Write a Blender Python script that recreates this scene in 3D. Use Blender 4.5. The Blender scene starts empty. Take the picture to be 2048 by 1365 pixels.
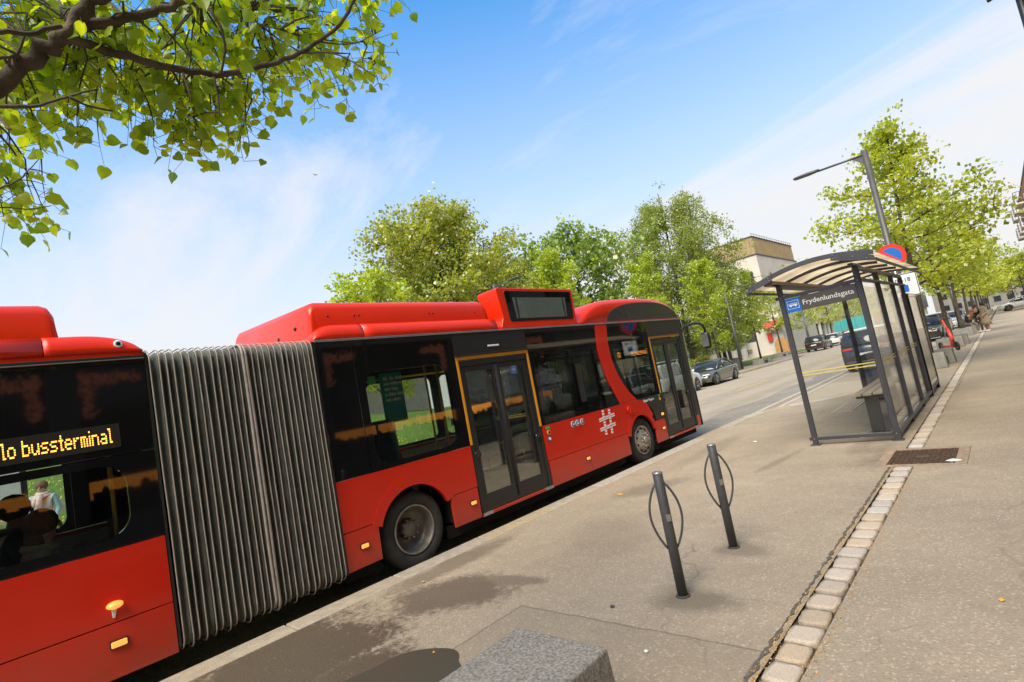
import bpy, bmesh, math, random
import numpy as np
from mathutils import Vector, Matrix, Euler
random.seed(7); rng = np.random.default_rng(7)
R = math.radians
scn = bpy.context.scene
# ------------------------------------------------------------------ camera
cam = bpy.data.cameras.new('camera'); camo = bpy.data.objects.new('camera', cam)
scn.collection.objects.link(camo); scn.camera = camo
cam.sensor_width = 36.0; cam.lens = 1060.8 / 2048 * 36; cam.clip_start = 0.05; cam.clip_end = 3000
def _cam():
    y, p, r = R(42.625), R(5.389), R(-10.761)
    f = Vector((-math.sin(y) * math.cos(p), math.cos(y) * math.cos(p), math.sin(p)))
    rt = Vector((math.cos(y), math.sin(y), 0)); up = rt.cross(f)
    r2 = rt * math.cos(r) + up * math.sin(r); u2 = -rt * math.sin(r) + up * math.cos(r)
    m = Matrix((r2, u2, -f)).transposed().to_4x4(); m.translation = (0, 0, 1.65); return m
camo.matrix_world = _cam()
# ------------------------------------------------------------------ light
SUN_AZ, SUN_EL = 168.0, 52.0          # degrees from +Y towards -X is negative
sv = Vector((math.sin(R(SUN_AZ)) * math.cos(R(SUN_EL)), math.cos(R(SUN_AZ)) * math.cos(R(SUN_EL)), math.sin(R(SUN_EL))))
sl = bpy.data.lights.new('sun', 'SUN'); sl.energy = 2.3; sl.angle = R(38); sl.color = (1, .89, .72)
so = bpy.data.objects.new('sun', sl); so.rotation_euler = sv.to_track_quat('Z', 'Y').to_euler(); scn.collection.objects.link(so)
so.location = (0, 0, 30)
w = bpy.data.worlds.new('World'); scn.world = w; w.use_nodes = True
nt = w.node_tree; nt.nodes.clear()
def N(t, **k):
    n = nt.nodes.new(t)
    for a, b in k.items(): setattr(n, a, b)
    return n
def Lk(a, b): nt.links.new(a, b)
def Mth(op, a, b=None, c=None, clamp=False):
    n = N('ShaderNodeMath', operation=op, use_clamp=clamp)
    for i, v in enumerate((a, b, c)):
        if v is None: continue
        if isinstance(v, (int, float)): n.inputs[i].default_value = v
        else: Lk(v, n.inputs[i])
    return n.outputs[0]
sky = N('ShaderNodeTexSky', sky_type='NISHITA', sun_disc=False, sun_elevation=R(SUN_EL), sun_rotation=R(SUN_AZ), air_density=1.0, dust_density=.6, ozone_density=2.0)
sky.altitude = 100
tint = N('ShaderNodeMix', data_type='RGBA', blend_type='MULTIPLY'); tint.inputs[0].default_value = 1
Lk(sky.outputs[0], tint.inputs[6]); tint.inputs[7].default_value = (.07, .93, 1.36, 1)
tc = N('ShaderNodeTexCoord'); sp = N('ShaderNodeSeparateXYZ'); Lk(tc.outputs['Generated'], sp.inputs[0])
z = sp.outputs[2]
zc = Mth('ADD', Mth('MAXIMUM', z, 0.0), .12)
cx_ = Mth('DIVIDE', sp.outputs[0], zc); cy_ = Mth('DIVIDE', sp.outputs[1], zc)
cmb = N('ShaderNodeCombineXYZ'); Lk(cx_, cmb.inputs[0]); Lk(cy_, cmb.inputs[1])
mp = N('ShaderNodeMapping'); Lk(cmb.outputs[0], mp.inputs[0]); mp.inputs['Rotation'].default_value = (0, 0, R(38)); mp.inputs['Scale'].default_value = (.42, 1.0, 1); mp.inputs['Location'].default_value = (10.3, 1.1, 0)
no = N('ShaderNodeTexNoise'); no.inputs['Scale'].default_value = .8; no.inputs['Detail'].default_value = 12; no.inputs['Roughness'].default_value = .62; no.inputs['Distortion'].default_value = .9
Lk(mp.outputs[0], no.inputs['Vector'])
cl = Mth('MULTIPLY', Mth('SUBTRACT', no.outputs[0], .455), 5.0, clamp=True)
hz = Mth('POWER', Mth('SUBTRACT', 1.0, Mth('DIVIDE', Mth('MAXIMUM', z, 0.0), .72), clamp=True), 1.2, clamp=True)
hz = Mth('MULTIPLY', hz, 1.32, clamp=True)
fac = Mth('SUBTRACT', 1.0, Mth('MULTIPLY', Mth('SUBTRACT', 1.0, Mth('MULTIPLY', cl, .93)), Mth('SUBTRACT', 1.0, hz)), clamp=True)
b1 = N('ShaderNodeBackground'); b1.inputs[1].default_value = .10; Lk(tint.outputs[2], b1.inputs[0])
b2 = N('ShaderNodeBackground'); b2.inputs[0].default_value = (.985, .985, 1.0, 1); b2.inputs[1].default_value = .36
mx = N('ShaderNodeMixShader'); Lk(fac, mx.inputs[0]); Lk(b1.outputs[0], mx.inputs[1]); Lk(b2.outputs[0], mx.inputs[2])
wo = N('ShaderNodeOutputWorld'); Lk(mx.outputs[0], wo.inputs[0])
vs = scn.view_settings; vs.view_transform = 'Standard'; vs.look = 'None'; vs.gamma = 1; vs.exposure = 1.36; vs.use_curve_mapping = False
scn.render.engine = 'CYCLES'
scn.cycles.max_bounces = 8; scn.cycles.transparent_max_bounces = 16

# ------------------------------------------------------------------ materials
def mat(name, col, rough=.6, metal=0, var=0, vscale=6, bump=0, bscale=60, spec=.5, coat=0, emit=None, estr=1, island=0, dirt=None):
    m = bpy.data.materials.new(name); m.use_nodes = True; t = m.node_tree; b = t.nodes['Principled BSDF']
    b.inputs['Base Color'].default_value = (*col, 1); b.inputs['Roughness'].default_value = rough; b.inputs['Metallic'].default_value = metal
    b.inputs['Specular IOR Level'].default_value = spec; b.inputs['Coat Weight'].default_value = coat; b.inputs['Coat Roughness'].default_value = .08
    if emit: b.inputs['Emission Color'].default_value = (*emit, 1); b.inputs['Emission Strength'].default_value = estr
    tc = t.nodes.new('ShaderNodeTexCoord'); last = None
    if var or dirt:
        n = t.nodes.new('ShaderNodeTexNoise'); n.inputs['Scale'].default_value = vscale; n.inputs['Detail'].default_value = 6; n.inputs['Roughness'].default_value = .6
        t.links.new(tc.outputs['Object'], n.inputs['Vector'])
        r = t.nodes.new('ShaderNodeValToRGB'); t.links.new(n.outputs[0], r.inputs[0])
        v = var or .1
        r.color_ramp.elements[0].position = .3; r.color_ramp.elements[1].position = .7
        r.color_ramp.elements[0].color = (*[c * (1 - v) for c in col], 1); r.color_ramp.elements[1].color = (*[min(1, c * (1 + v)) for c in col], 1)
        last = r.outputs[0]
        rr = t.nodes.new('ShaderNodeMapRange'); t.links.new(n.outputs[0], rr.inputs[0]); rr.inputs[3].default_value = max(.03, rough - .08); rr.inputs[4].default_value = min(1, rough + .08)
        t.links.new(rr.outputs[0], b.inputs['Roughness'])
    if dirt:      # grime that rises from the bottom of the thing in blotches: (colour, z0, z1)
        g = t.nodes.new('ShaderNodeNewGeometry'); s = t.nodes.new('ShaderNodeSeparateXYZ'); t.links.new(g.outputs['Position'], s.inputs[0])
        mr = t.nodes.new('ShaderNodeMapRange'); t.links.new(s.outputs[2], mr.inputs[0]); mr.inputs[1].default_value = dirt[2]; mr.inputs[2].default_value = dirt[1]
        n2 = t.nodes.new('ShaderNodeTexNoise'); n2.inputs['Scale'].default_value = 5; n2.inputs['Detail'].default_value = 8; n2.inputs['Roughness'].default_value = .7
        mpn = t.nodes.new('ShaderNodeMapping'); mpn.inputs['Scale'].default_value = (1, 1, .35); t.links.new(g.outputs['Position'], mpn.inputs[0]); t.links.new(mpn.outputs[0], n2.inputs['Vector'])
        ml = t.nodes.new('ShaderNodeMath'); ml.operation = 'MULTIPLY'; t.links.new(mr.outputs[0], ml.inputs[0]); t.links.new(n2.outputs[0], ml.inputs[1])
        mixn = t.nodes.new('ShaderNodeMix'); mixn.data_type = 'RGBA'; t.links.new(ml.outputs[0], mixn.inputs[0]); t.links.new(last, mixn.inputs[6]); mixn.inputs[7].default_value = (*dirt[0], 1)
        last = mixn.outputs[2]
    if island:
        g = t.nodes.new('ShaderNodeObjectInfo'); hs = t.nodes.new('ShaderNodeHueSaturation')
        mr = t.nodes.new('ShaderNodeMapRange'); t.links.new(g.outputs['Random'], mr.inputs[0]); mr.inputs[3].default_value = 1 - island; mr.inputs[4].default_value = 1 + island
        t.links.new(mr.outputs[0], hs.inputs['Value'])
        mr2 = t.nodes.new('ShaderNodeMapRange'); ml2 = t.nodes.new('ShaderNodeMath'); ml2.operation = 'FRACT'; mm = t.nodes.new('ShaderNodeMath'); mm.operation = 'MULTIPLY'; mm.inputs[1].default_value = 17.3
        t.links.new(g.outputs['Random'], mm.inputs[0]); t.links.new(mm.outputs[0], ml2.inputs[0]); t.links.new(ml2.outputs[0], mr2.inputs[0]); mr2.inputs[3].default_value = .6; mr2.inputs[4].default_value = 1.35
        t.links.new(mr2.outputs[0], hs.inputs['Saturation'])
        if last: t.links.new(last, hs.inputs['Color'])
        else: hs.inputs['Color'].default_value = (*col, 1)
        last = hs.outputs[0]
    if last: t.links.new(last, b.inputs['Base Color'])
    if bump:
        n = t.nodes.new('ShaderNodeTexNoise'); n.inputs['Scale'].default_value = bscale; n.inputs['Detail'].default_value = 5
        t.links.new(tc.outputs['Object'], n.inputs['Vector']); bp = t.nodes.new('ShaderNodeBump'); bp.inputs['Strength'].default_value = bump; bp.inputs['Distance'].default_value = .02
        t.links.new(n.outputs[0], bp.inputs['Height']); t.links.new(bp.outputs[0], b.inputs['Normal'])
    return m
def glass(name, tint=(.5, .55, .52), rough=.02, refl=1.0, ior=1.5):
    m = bpy.data.materials.new(name); m.use_nodes = True; t = m.node_tree; t.nodes.clear()
    o = t.nodes.new('ShaderNodeOutputMaterial'); mix = t.nodes.new('ShaderNodeMixShader'); tr = t.nodes.new('ShaderNodeBsdfTransparent'); gl = t.nodes.new('ShaderNodeBsdfGlossy')
    tr.inputs[0].default_value = (*tint, 1); gl.inputs[0].default_value = (1, 1, 1, 1); gl.inputs['Roughness'].default_value = rough
    fr = t.nodes.new('ShaderNodeFresnel'); fr.inputs[0].default_value = ior; ml = t.nodes.new('ShaderNodeMath'); ml.operation = 'MULTIPLY'; ml.inputs[1].default_value = refl
    t.links.new(fr.outputs[0], ml.inputs[0]); t.links.new(ml.outputs[0], mix.inputs[0]); t.links.new(tr.outputs[0], mix.inputs[1]); t.links.new(gl.outputs[0], mix.inputs[2]); t.links.new(mix.outputs[0], o.inputs[0])
    return m
def leafmat(name, col, trans, var=.35, gloss=.08):
    m = bpy.data.materials.new(name); m.use_nodes = True; t = m.node_tree; t.nodes.clear()
    o = t.nodes.new('ShaderNodeOutputMaterial'); g = t.nodes.new('ShaderNodeNewGeometry')
    outs = []
    for c in (col, trans):
        r = t.nodes.new('ShaderNodeValToRGB'); t.links.new(g.outputs['Random Per Island'], r.inputs[0])
        e = r.color_ramp.elements; e[0].color = (c[0] * (1 - var), c[1] * (1 - var * .8), c[2] * (1 - var), 1); e[1].color = (min(1, c[0] * (1 + var)), min(1, c[1] * (1 + var * .6)), c[2], 1)
        outs.append(r.outputs[0])
    d = t.nodes.new('ShaderNodeBsdfDiffuse'); tr = t.nodes.new('ShaderNodeBsdfTranslucent'); a = t.nodes.new('ShaderNodeAddShader'); gl = t.nodes.new('ShaderNodeBsdfGlossy'); gl.inputs['Roughness'].default_value = .4
    mx = t.nodes.new('ShaderNodeMixShader'); mx.inputs[0].default_value = gloss
    t.links.new(outs[0], d.inputs[0]); t.links.new(outs[1], tr.inputs[0]); t.links.new(d.outputs[0], a.inputs[0]); t.links.new(tr.outputs[0], a.inputs[1])
    t.links.new(a.outputs[0], mx.inputs[1]); t.links.new(gl.outputs[0], mx.inputs[2]); t.links.new(mx.outputs[0], o.inputs[0])
    return m
M = {}
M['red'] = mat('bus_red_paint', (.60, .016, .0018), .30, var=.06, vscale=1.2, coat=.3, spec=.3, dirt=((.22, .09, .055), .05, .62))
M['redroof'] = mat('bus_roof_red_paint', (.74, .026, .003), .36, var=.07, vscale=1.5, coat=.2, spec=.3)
M['black'] = mat('gloss_black', (.006, .006, .006), .04, spec=.8)
M['satin'] = mat('satin_black', (.018, .018, .018), .4)
M['rubber'] = mat('rubber', (.022, .021, .02), .75, var=.3, vscale=12, bump=.2, bscale=40)
M['tyre'] = mat('tyre_rubber', (.035, .033, .03), .8, var=.35, vscale=9, bump=.3, bscale=50)
M['under'] = mat('underbody', (.006, .006, .006), .9)
M['orange'] = mat('door_orange', (.72, .30, .012), .4, var=.05)
M['alu'] = mat('aluminium', (.42, .41, .39), .35, metal=.8, var=.15)
M['rim'] = mat('wheel_rim', (.20, .18, .155), .5, metal=.55, var=.3, vscale=14)
M['rimlight'] = mat('wheel_trim', (.40, .37, .32), .42, metal=.6, var=.25, vscale=14)
M['fabric'] = mat('bellows_fabric', (.088, .09, .074), .7, var=.35, vscale=5, bump=.25, bscale=26)
M['rib'] = mat('bellows_rib', (.31, .265, .22), .55, var=.2, vscale=12)
M['busglass'] = glass('bus_tinted_glass', (.90, .93, .89), refl=.95)
M['doorglass'] = glass('bus_door_glass', (.88, .90, .86), refl=.8)
M['clear'] = glass('clear_glass', (.95, .96, .95), refl=.6)
M['carglass'] = glass('car_glass', (.10, .12, .12), refl=1.6)
M['seat'] = mat('seat_fabric', (.06, .13, .14), .8, var=.2, vscale=20)
M['inner'] = mat('interior_grey', (.6, .61, .56), .6, var=.1)
M['innerdk'] = mat('interior_dark', (.2, .2, .185), .7)
M['pole'] = mat('grab_yellow', (.62, .42, .03), .35)
M['teal'] = mat('poster_teal', (.01, .20, .19), .5)
M['white'] = mat('white_print', (.78, .78, .76), .5)
M['led'] = mat('led_amber', (.8, .3, .02), .5, emit=(1, .42, .06), estr=1.1); M['led2'] = mat('led_amber_small', (.8, .3, .02), .5, emit=(1, .40, .05), estr=2.2)
M['ledboard'] = mat('led_board', (.02, .02, .018), .35, var=.2, vscale=80)
M['amber'] = mat('amber_lens', (.85, .26, .02), .25, emit=(1, .45, .1), estr=.35, var=.2, vscale=40)
M['steel'] = mat('grey_coated_steel', (.045, .045, .05), .48, var=.15, vscale=8, bump=.05)
M['post'] = mat('bollard_grey', (.066, .068, .072), .5, var=.16, vscale=10, bump=.06, bscale=90)
M['shelter'] = mat('shelter_frame', (.055, .054, .062), .42, var=.15, vscale=5)
M['wood'] = mat('bench_wood', (.52, .43, .32), .75, var=.25, vscale=9, bump=.2)
M['concrete'] = mat('planter_concrete', (.26, .245, .21), .9, var=.28, vscale=4, bump=.35, bscale=50)
M['sign_blue'] = mat('sign_blue', (.01, .14, .50), .4)
M['sign_red'] = mat('sign_red', (.72, .03, .015), .4)
M['sign_dark'] = mat('sign_panel_dark', (.075, .068, .06), .5)
M['yellow'] = mat('stripe_yellow', (.62, .48, .10), .5)
M['bark'] = mat('bark', (.085, .066, .048), .95, var=.5, vscale=9, bump=.8, bscale=24)
M['barklight'] = mat('bark_young', (.16, .13, .095), .92, var=.4, vscale=9, bump=.6, bscale=30)
M['soil'] = mat('soil', (.07, .05, .035), 1, var=.4, vscale=12, bump=.5, bscale=30)
M['skin'] = mat('skin', (.55, .33, .24), .55, var=.05)
M['leaf'] = leafmat('linden_leaf', (.075, .135, .012), (.34, .42, .014), .45)
M['leaf2'] = leafmat('young_linden_crown', (.22, .25, .032), (.34, .38, .02), .4)
M['leaf3'] = leafmat('maple_crown', (.19, .21, .034), (.25, .27, .02), .45)
M['leaf4'] = leafmat('hornbeam_crown', (.20, .25, .02), (.32, .37, .014), .35)
M['leaf5'] = leafmat('birch_crown', (.15, .185, .035), (.20, .23, .025), .45)
M['leaf6'] = leafmat('chestnut_crown', (.14, .19, .035), (.17, .24, .03), .45)

# ------------------------------------------------------------------ mesh helpers
def origin_of(p):
    v = Vector((0, 0, 0))
    while p is not None: v += p.location; p = p.parent
    return v
def tag(o, label=None, cat=None, group=None, kind=None):
    if label: o['label'] = label
    if cat: o['category'] = cat
    if group: o['group'] = group
    if kind: o['kind'] = kind
    return o
def empty(name, loc, rz=0, label=None, cat=None, group=None, kind=None):
    o = bpy.data.objects.new(name, None); o.location = loc; o.rotation_euler = (0, 0, rz); scn.collection.objects.link(o)
    o.empty_display_size = .2
    return tag(o, label, cat, group, kind)
def inst(name, mesh, parent=None, matrix=None):
    o = bpy.data.objects.new(name, mesh); scn.collection.objects.link(o)
    if parent: o.parent = parent
    if matrix is not None: o.matrix_local = matrix
    return o
def copy_tree(o, parent=None):
    c = o.copy(); scn.collection.objects.link(c); c.parent = parent
    if parent: c.matrix_parent_inverse = o.matrix_parent_inverse.copy()
    for ch in list(o.children): copy_tree(ch, c)
    return c
class MB:
    def __init__(s): s.v = []; s.f = []; s.s = []
    def add(s, vs, fs, sm=False):
        k = len(s.v); s.v.extend([tuple(map(float, v)) for v in vs]); s.f.extend([tuple(i + k for i in f) for f in fs]); s.s.extend([sm] * len(fs)); return s
    def box(s, x0, x1, y0, y1, z0, z1):
        v = [(x, y, z) for z in (z0, z1) for y in (y0, y1) for x in (x0, x1)]
        return s.add(v, [(0, 2, 3, 1), (4, 5, 7, 6), (0, 1, 5, 4), (2, 6, 7, 3), (0, 4, 6, 2), (1, 3, 7, 5)])
    def obox(s, c, sz, rot=(0, 0, 0)):
        m = Euler(rot).to_matrix(); h = [a / 2 for a in sz]; v = [m @ Vector((x * h[0], y * h[1], z * h[2])) + Vector(c) for z in (-1, 1) for y in (-1, 1) for x in (-1, 1)]
        return s.add(v, [(0, 2, 3, 1), (4, 5, 7, 6), (0, 1, 5, 4), (2, 6, 7, 3), (0, 4, 6, 2), (1, 3, 7, 5)])
    def prism(s, pts, ax, a, b, sm=False):
        # pts: 2-D outline in the plane normal to ax; x->(y,z), y->(x,z), z->(x,y)
        def P(p, t): return (t, p[0], p[1]) if ax == 'x' else (p[0], t, p[1]) if ax == 'y' else (p[0], p[1], t)
        n = len(pts); v = [P(p, a) for p in pts] + [P(p, b) for p in pts]
        s.add(v, [tuple(range(n)), tuple(range(2 * n - 1, n - 1, -1))]); k = len(s.v) - 2 * n
        fs = [(i, n + i, n + (i + 1) % n, (i + 1) % n) for i in range(n)]
        s.f.extend([tuple(i + k for i in f) for f in fs]); s.s.extend([sm] * n); return s
    def loft(s, rings, closed=True, caps=True, sm=True):
        n = len(rings[0]); v = [p for r in rings for p in r]; fs = []
        for i in range(len(rings) - 1):
            for j in range(n if closed else n - 1):
                fs.append((i * n + j, i * n + (j + 1) % n, (i + 1) * n + (j + 1) % n, (i + 1) * n + j))
        k = len(s.v); s.add(v, fs, sm)
        if caps and closed:
            s.f.append(tuple(k + j for j in range(n - 1, -1, -1))); s.f.append(tuple(k + (len(rings) - 1) * n + j for j in range(n))); s.s += [False, False]
        return s
    def tube(s, pts, r, n=8, caps=True):
        pts = [Vector(p) for p in pts]; m = len(pts)
        rs = [r] * m if isinstance(r, (int, float)) else ([r[0] + (r[1] - r[0]) * i / (m - 1) for i in range(m)] if len(r) == 2 and m != 2 else list(r))
        rings = []; up = None
        for i in range(m):
            d = (pts[min(i + 1, m - 1)] - pts[max(i - 1, 0)]).normalized()
            if up is None: up = d.orthogonal().normalized()
            else: up = (up - d * up.dot(d)); up = up.normalized() if up.length > 1e-6 else d.orthogonal().normalized()
            q = d.cross(up)
            rings.append([pts[i] + (up * math.cos(a) + q * math.sin(a)) * rs[i] for a in [2 * math.pi * k / n for k in range(n)]])
        return s.loft(rings, True, caps, True)
    def lathe(s, prof, c, ax='z', n=24, sgn=1, caps=True):
        rings = []
        for r, h in prof:
            ring = []
            for k in range(n):
                a = 2 * math.pi * k / n; u, v = r * math.cos(a), r * math.sin(a)
                ring.append((c[0] + u, c[1] + v, c[2] + h) if ax == 'z' else (c[0] + h * sgn, c[1] + u, c[2] + v) if ax == 'x' else (c[0] + u, c[1] + h * sgn, c[2] + v))
            rings.append(ring)
        return s.loft(rings, True, caps)
    def ball(s, c, r, n=12, sc=(1, 1, 1)):
        return s.loft([[(c[0] + sc[0] * r * math.sin(t) * math.cos(a), c[1] + sc[1] * r * math.sin(t) * math.sin(a), c[2] + sc[2] * r * math.cos(t)) for a in [2 * math.pi * k / n for k in range(n)]] for t in [math.pi * (i + .02) / (n // 2 + .04) for i in range(n // 2 + 1)]])
    def mesh(s, name, mt, off=Vector((0, 0, 0)), split=False):
        me = bpy.data.meshes.new(name); me.from_pydata([tuple(Vector(v) - off) for v in s.v], [], s.f)
        me.polygons.foreach_set('use_smooth', s.s)
        bm = bmesh.new(); bm.from_mesh(me); bmesh.ops.recalc_face_normals(bm, faces=bm.faces); bm.to_mesh(me); bm.free()
        if mt: me.materials.append(M[mt] if isinstance(mt, str) else mt)
        return me
    def build(s, name, mt, parent=None, bevel=0, local=False, origin=None, label=None, cat=None, group=None, kind=None, seg=2):
        off = Vector((0, 0, 0)) if local else (Vector(origin) if origin is not None else (origin_of(parent) if parent else Vector((0, 0, 0))))
        o = inst(name, s.mesh(name, mt, off), parent)
        if origin is not None and not parent: o.location = origin
        if bevel:
            b = o.modifiers.new('bevel', 'BEVEL'); b.width = bevel; b.segments = seg; b.limit_method = 'ANGLE'; b.angle_limit = R(40)
        return tag(o, label, cat, group, kind)
def rrect(y0, y1, z0, z1, r, n=6):
    pts = []
    for (cy, cz, a0) in ((y1 - r, z1 - r, 0), (y0 + r, z1 - r, 90), (y0 + r, z0 + r, 180), (y1 - r, z0 + r, 270)):
        for i in range(n + 1): a = R(a0 + 90 * i / n); pts.append((cy + r * math.cos(a), cz + r * math.sin(a)))
    return pts
def roundpoly(pts, r, n=5):
    out = []; m = len(pts)
    for i in range(m):
        p = Vector(pts[i]); a = (Vector(pts[i - 1]) - p); b = (Vector(pts[(i + 1) % m]) - p); q = min(r, a.length * .45, b.length * .45)
        A = p + a.normalized() * q; B = p + b.normalized() * q
        for k in range(n + 1): t = k / n; out.append(tuple(A * (1 - t) ** 2 + p * 2 * t * (1 - t) + B * t * t))
    return out
def plate_hole(mb, rect, hole, ax, a, b):
    # rectangular plate (u0,u1,v0,v1) between planes a and b with a convex hole
    u0, u1, v0, v1 = rect; cu = sum(p[0] for p in hole) / len(hole); cv = sum(p[1] for p in hole) / len(hole)
    H = sorted(hole, key=lambda p: math.atan2(p[1] - cv, p[0] - cu)); O = []
    for p in H:
        d = (p[0] - cu, p[1] - cv); t = 1e9
        if d[0] > 1e-9: t = min(t, (u1 - cu) / d[0])
        if d[0] < -1e-9: t = min(t, (u0 - cu) / d[0])
        if d[1] > 1e-9: t = min(t, (v1 - cv) / d[1])
        if d[1] < -1e-9: t = min(t, (v0 - cv) / d[1])
        O.append([cu + d[0] * t, cv + d[1] * t])
    for c in ((u0, v0), (u0, v1), (u1, v0), (u1, v1)):
        k = min(range(len(O)), key=lambda i: (O[i][0] - c[0]) ** 2 + (O[i][1] - c[1]) ** 2); O[k] = list(c)
    def P(p, t): return (t, p[0], p[1]) if ax == 'x' else (p[0], t, p[1]) if ax == 'y' else (p[0], p[1], t)
    n = len(H); v = [P(p, a) for p in O] + [P(p, a) for p in H] + [P(p, b) for p in H] + [P(p, b) for p in O]; fs = []
    for i in range(n):
        j = (i + 1) % n
        for k in range(4): fs.append((k * n + i, k * n + j, ((k + 1) % 4) * n + j, ((k + 1) % 4) * n + i))
    mb.add(v, fs); return mb
EU_X = Euler((R(90), 0, R(90))); EU_Y = Euler((R(90), 0, 0))
def text(name, s, size, mt, loc, rot, parent, align='LEFT', ext=.001, bold=0, sx=1, sub=True):
    cu = bpy.data.curves.new(name, 'FONT'); cu.body = s; cu.size = size; cu.align_x = align; cu.extrude = ext; cu.offset = bold; cu.resolution_u = 3
    t = bpy.data.objects.new(name, cu); scn.collection.objects.link(t); bpy.context.view_layer.update()
    me = bpy.data.meshes.new_from_object(t); bpy.data.objects.remove(t)
    me.materials.clear(); me.materials.append(M[mt])
    o = inst(name, me, parent); o.location = Vector(loc) - origin_of(parent); o.rotation_euler = rot; o.scale = (sx, 1, 1); return o
def box(name, mt, parent, x0, x1, y0, y1, z0, z1, bevel=0, **k): return MB().box(x0, x1, y0, y1, z0, z1).build(name, mt, parent, bevel=bevel, **k)

# ------------------------------------------------------------------ ground
def ground_mat(name, base, wets=(), stains=(), speck=.35, bump=.5, var=.19, crack=0, patches=()):
    """asphalt: aggregate, wear, and wet or stained places given as ellipses in ground metres"""
    m = bpy.data.materials.new(name); m.use_nodes = True; t = m.node_tree; b = t.nodes['Principled BSDF']; L = t.links.new
    g = t.nodes.new('ShaderNodeNewGeometry'); pos = g.outputs['Position']
    def noise(sc, det=5, ro=.6):
        n = t.nodes.new('ShaderNodeTexNoise'); n.inputs['Scale'].default_value = sc; n.inputs['Detail'].default_value = det; n.inputs['Roughness'].default_value = ro; L(pos, n.inputs['Vector']); return n.outputs[0]
    def mr(i, a, b_, c, d, clamp=True):
        n = t.nodes.new('ShaderNodeMapRange'); n.clamp = clamp; L(i, n.inputs[0])
        for k, v in zip((1, 2, 3, 4), (a, b_, c, d)): n.inputs[k].default_value = v
        return n.outputs[0]
    def mth(op, a, b_=None):
        n = t.nodes.new('ShaderNodeMath'); n.operation = op
        for i, v in enumerate((a, b_)):
            if v is None: continue
            if isinstance(v, (int, float)): n.inputs[i].default_value = v
            else: L(v, n.inputs[i])
        return n.outputs[0]
    def mix(f, a, c):
        n = t.nodes.new('ShaderNodeMix'); n.data_type = 'RGBA'
        L(f, n.inputs[0])
        for i, v in ((6, a), (7, c)):
            if isinstance(v, tuple): n.inputs[i].default_value = (*v, 1)
            else: L(v, n.inputs[i])
        return n.outputs[2]
    v = t.nodes.new('ShaderNodeTexVoronoi'); v.inputs['Scale'].default_value = 85; L(pos, v.inputs['Vector'])
    big = noise(.55, 6, .62); mid = noise(4.5, 6, .7); fine = noise(60, 3, .7)
    col = mix(mr(big, .3, .7, 0, 1), tuple(c * (1 - var) for c in base), tuple(c * (1 + var) for c in base))
    col = mix(mr(mid, .35, .7, 0, .30), col, tuple(c * .72 for c in base))
    col = mix(mth('MULTIPLY', mr(fine, .45, .62, 0, 1), speck), col, tuple(c * .5 for c in base))
    cs = t.nodes.new('ShaderNodeSeparateColor'); L(v.outputs['Color'], cs.inputs[0])
    col = mix(mth('MULTIPLY', mr(cs.outputs[0], .84, .98, 0, 1), speck * 1.3), col, tuple(min(1, c * 1.9) for c in base))
    col = mix(mth('MULTIPLY', mr(cs.outputs[1], .9, 1, 0, 1), speck), col, tuple(c * .4 for c in base))
    wv = t.nodes.new('ShaderNodeTexNoise'); wv.inputs['Scale'].default_value = 1.3; wv.inputs['Detail'].default_value = 6; L(pos, wv.inputs['Vector'])
    va = t.nodes.new('ShaderNodeVectorMath'); va.operation = 'MULTIPLY_ADD'; L(wv.outputs['Color'], va.inputs[0]); va.inputs[1].default_value = (.9, .9, .9); L(pos, va.inputs[2])
    vc = t.nodes.new('ShaderNodeTexVoronoi'); vc.feature = 'DISTANCE_TO_EDGE'; vc.inputs['Scale'].default_value = .42; L(va.outputs[0], vc.inputs['Vector'])
    ck = mth('MULTIPLY', mr(vc.outputs['Distance'], .001, .007, 1, 0), mr(noise(.8, 3), .5, .62, 0, .6)); col = mix(ck, col, tuple(c * .35 for c in base))
    rough = mr(mid, .3, .7, .82, .95)
    s = t.nodes.new('ShaderNodeSeparateXYZ'); L(pos, s.inputs[0])
    def ell(e, nz, amp):
        cx, cy, rx, ry, an = e[:5]; c_, s_ = math.cos(R(an)), math.sin(R(an))
        dx = mth('SUBTRACT', s.outputs[0], cx); dy = mth('SUBTRACT', s.outputs[1], cy)
        u = mth('DIVIDE', mth('ADD', mth('MULTIPLY', dx, c_), mth('MULTIPLY', dy, s_)), rx); w_ = mth('DIVIDE', mth('SUBTRACT', mth('MULTIPLY', dy, c_), mth('MULTIPLY', dx, s_)), ry)
        d = mth('SQRT', mth('ADD', mth('MULTIPLY', u, u), mth('MULTIPLY', w_, w_)))
        return mth('ADD', d, mth('MULTIPLY', mth('SUBTRACT', nz, .5), amp))
    n2 = noise(1.9, 8, .68)
    vg = t.nodes.new('ShaderNodeTexVoronoi'); vg.inputs['Scale'].default_value = 2.3; L(pos, vg.inputs['Vector']); gs = t.nodes.new('ShaderNodeSeparateColor'); L(vg.outputs['Color'], gs.inputs[0])
    gum = mth('MULTIPLY', mr(vg.outputs['Distance'], .028, .05, 1, 0), mr(gs.outputs[2], .72, .74, 0, .45)); col = mix(gum, col, tuple(c * .5 for c in base))
    wear = noise(.9, 9, .78); col = mix(mr(wear, .53, .60, 0, .22), col, tuple(c * .62 for c in base)); col = mix(mr(noise(2.6, 8, .75), .56, .62, 0, .20), col, tuple(min(1, c * 1.3) for c in base))
    for e in stains:
        d = ell(e, mth('ADD', mth('MULTIPLY', n2, .6), mth('MULTIPLY', mid, .4)), 2.6); f = mth('MULTIPLY', mr(d, .55, 1.15, 1, 0), e[5]); col = mix(f, col, tuple(c * .42 for c in base))
    wet = None
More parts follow.
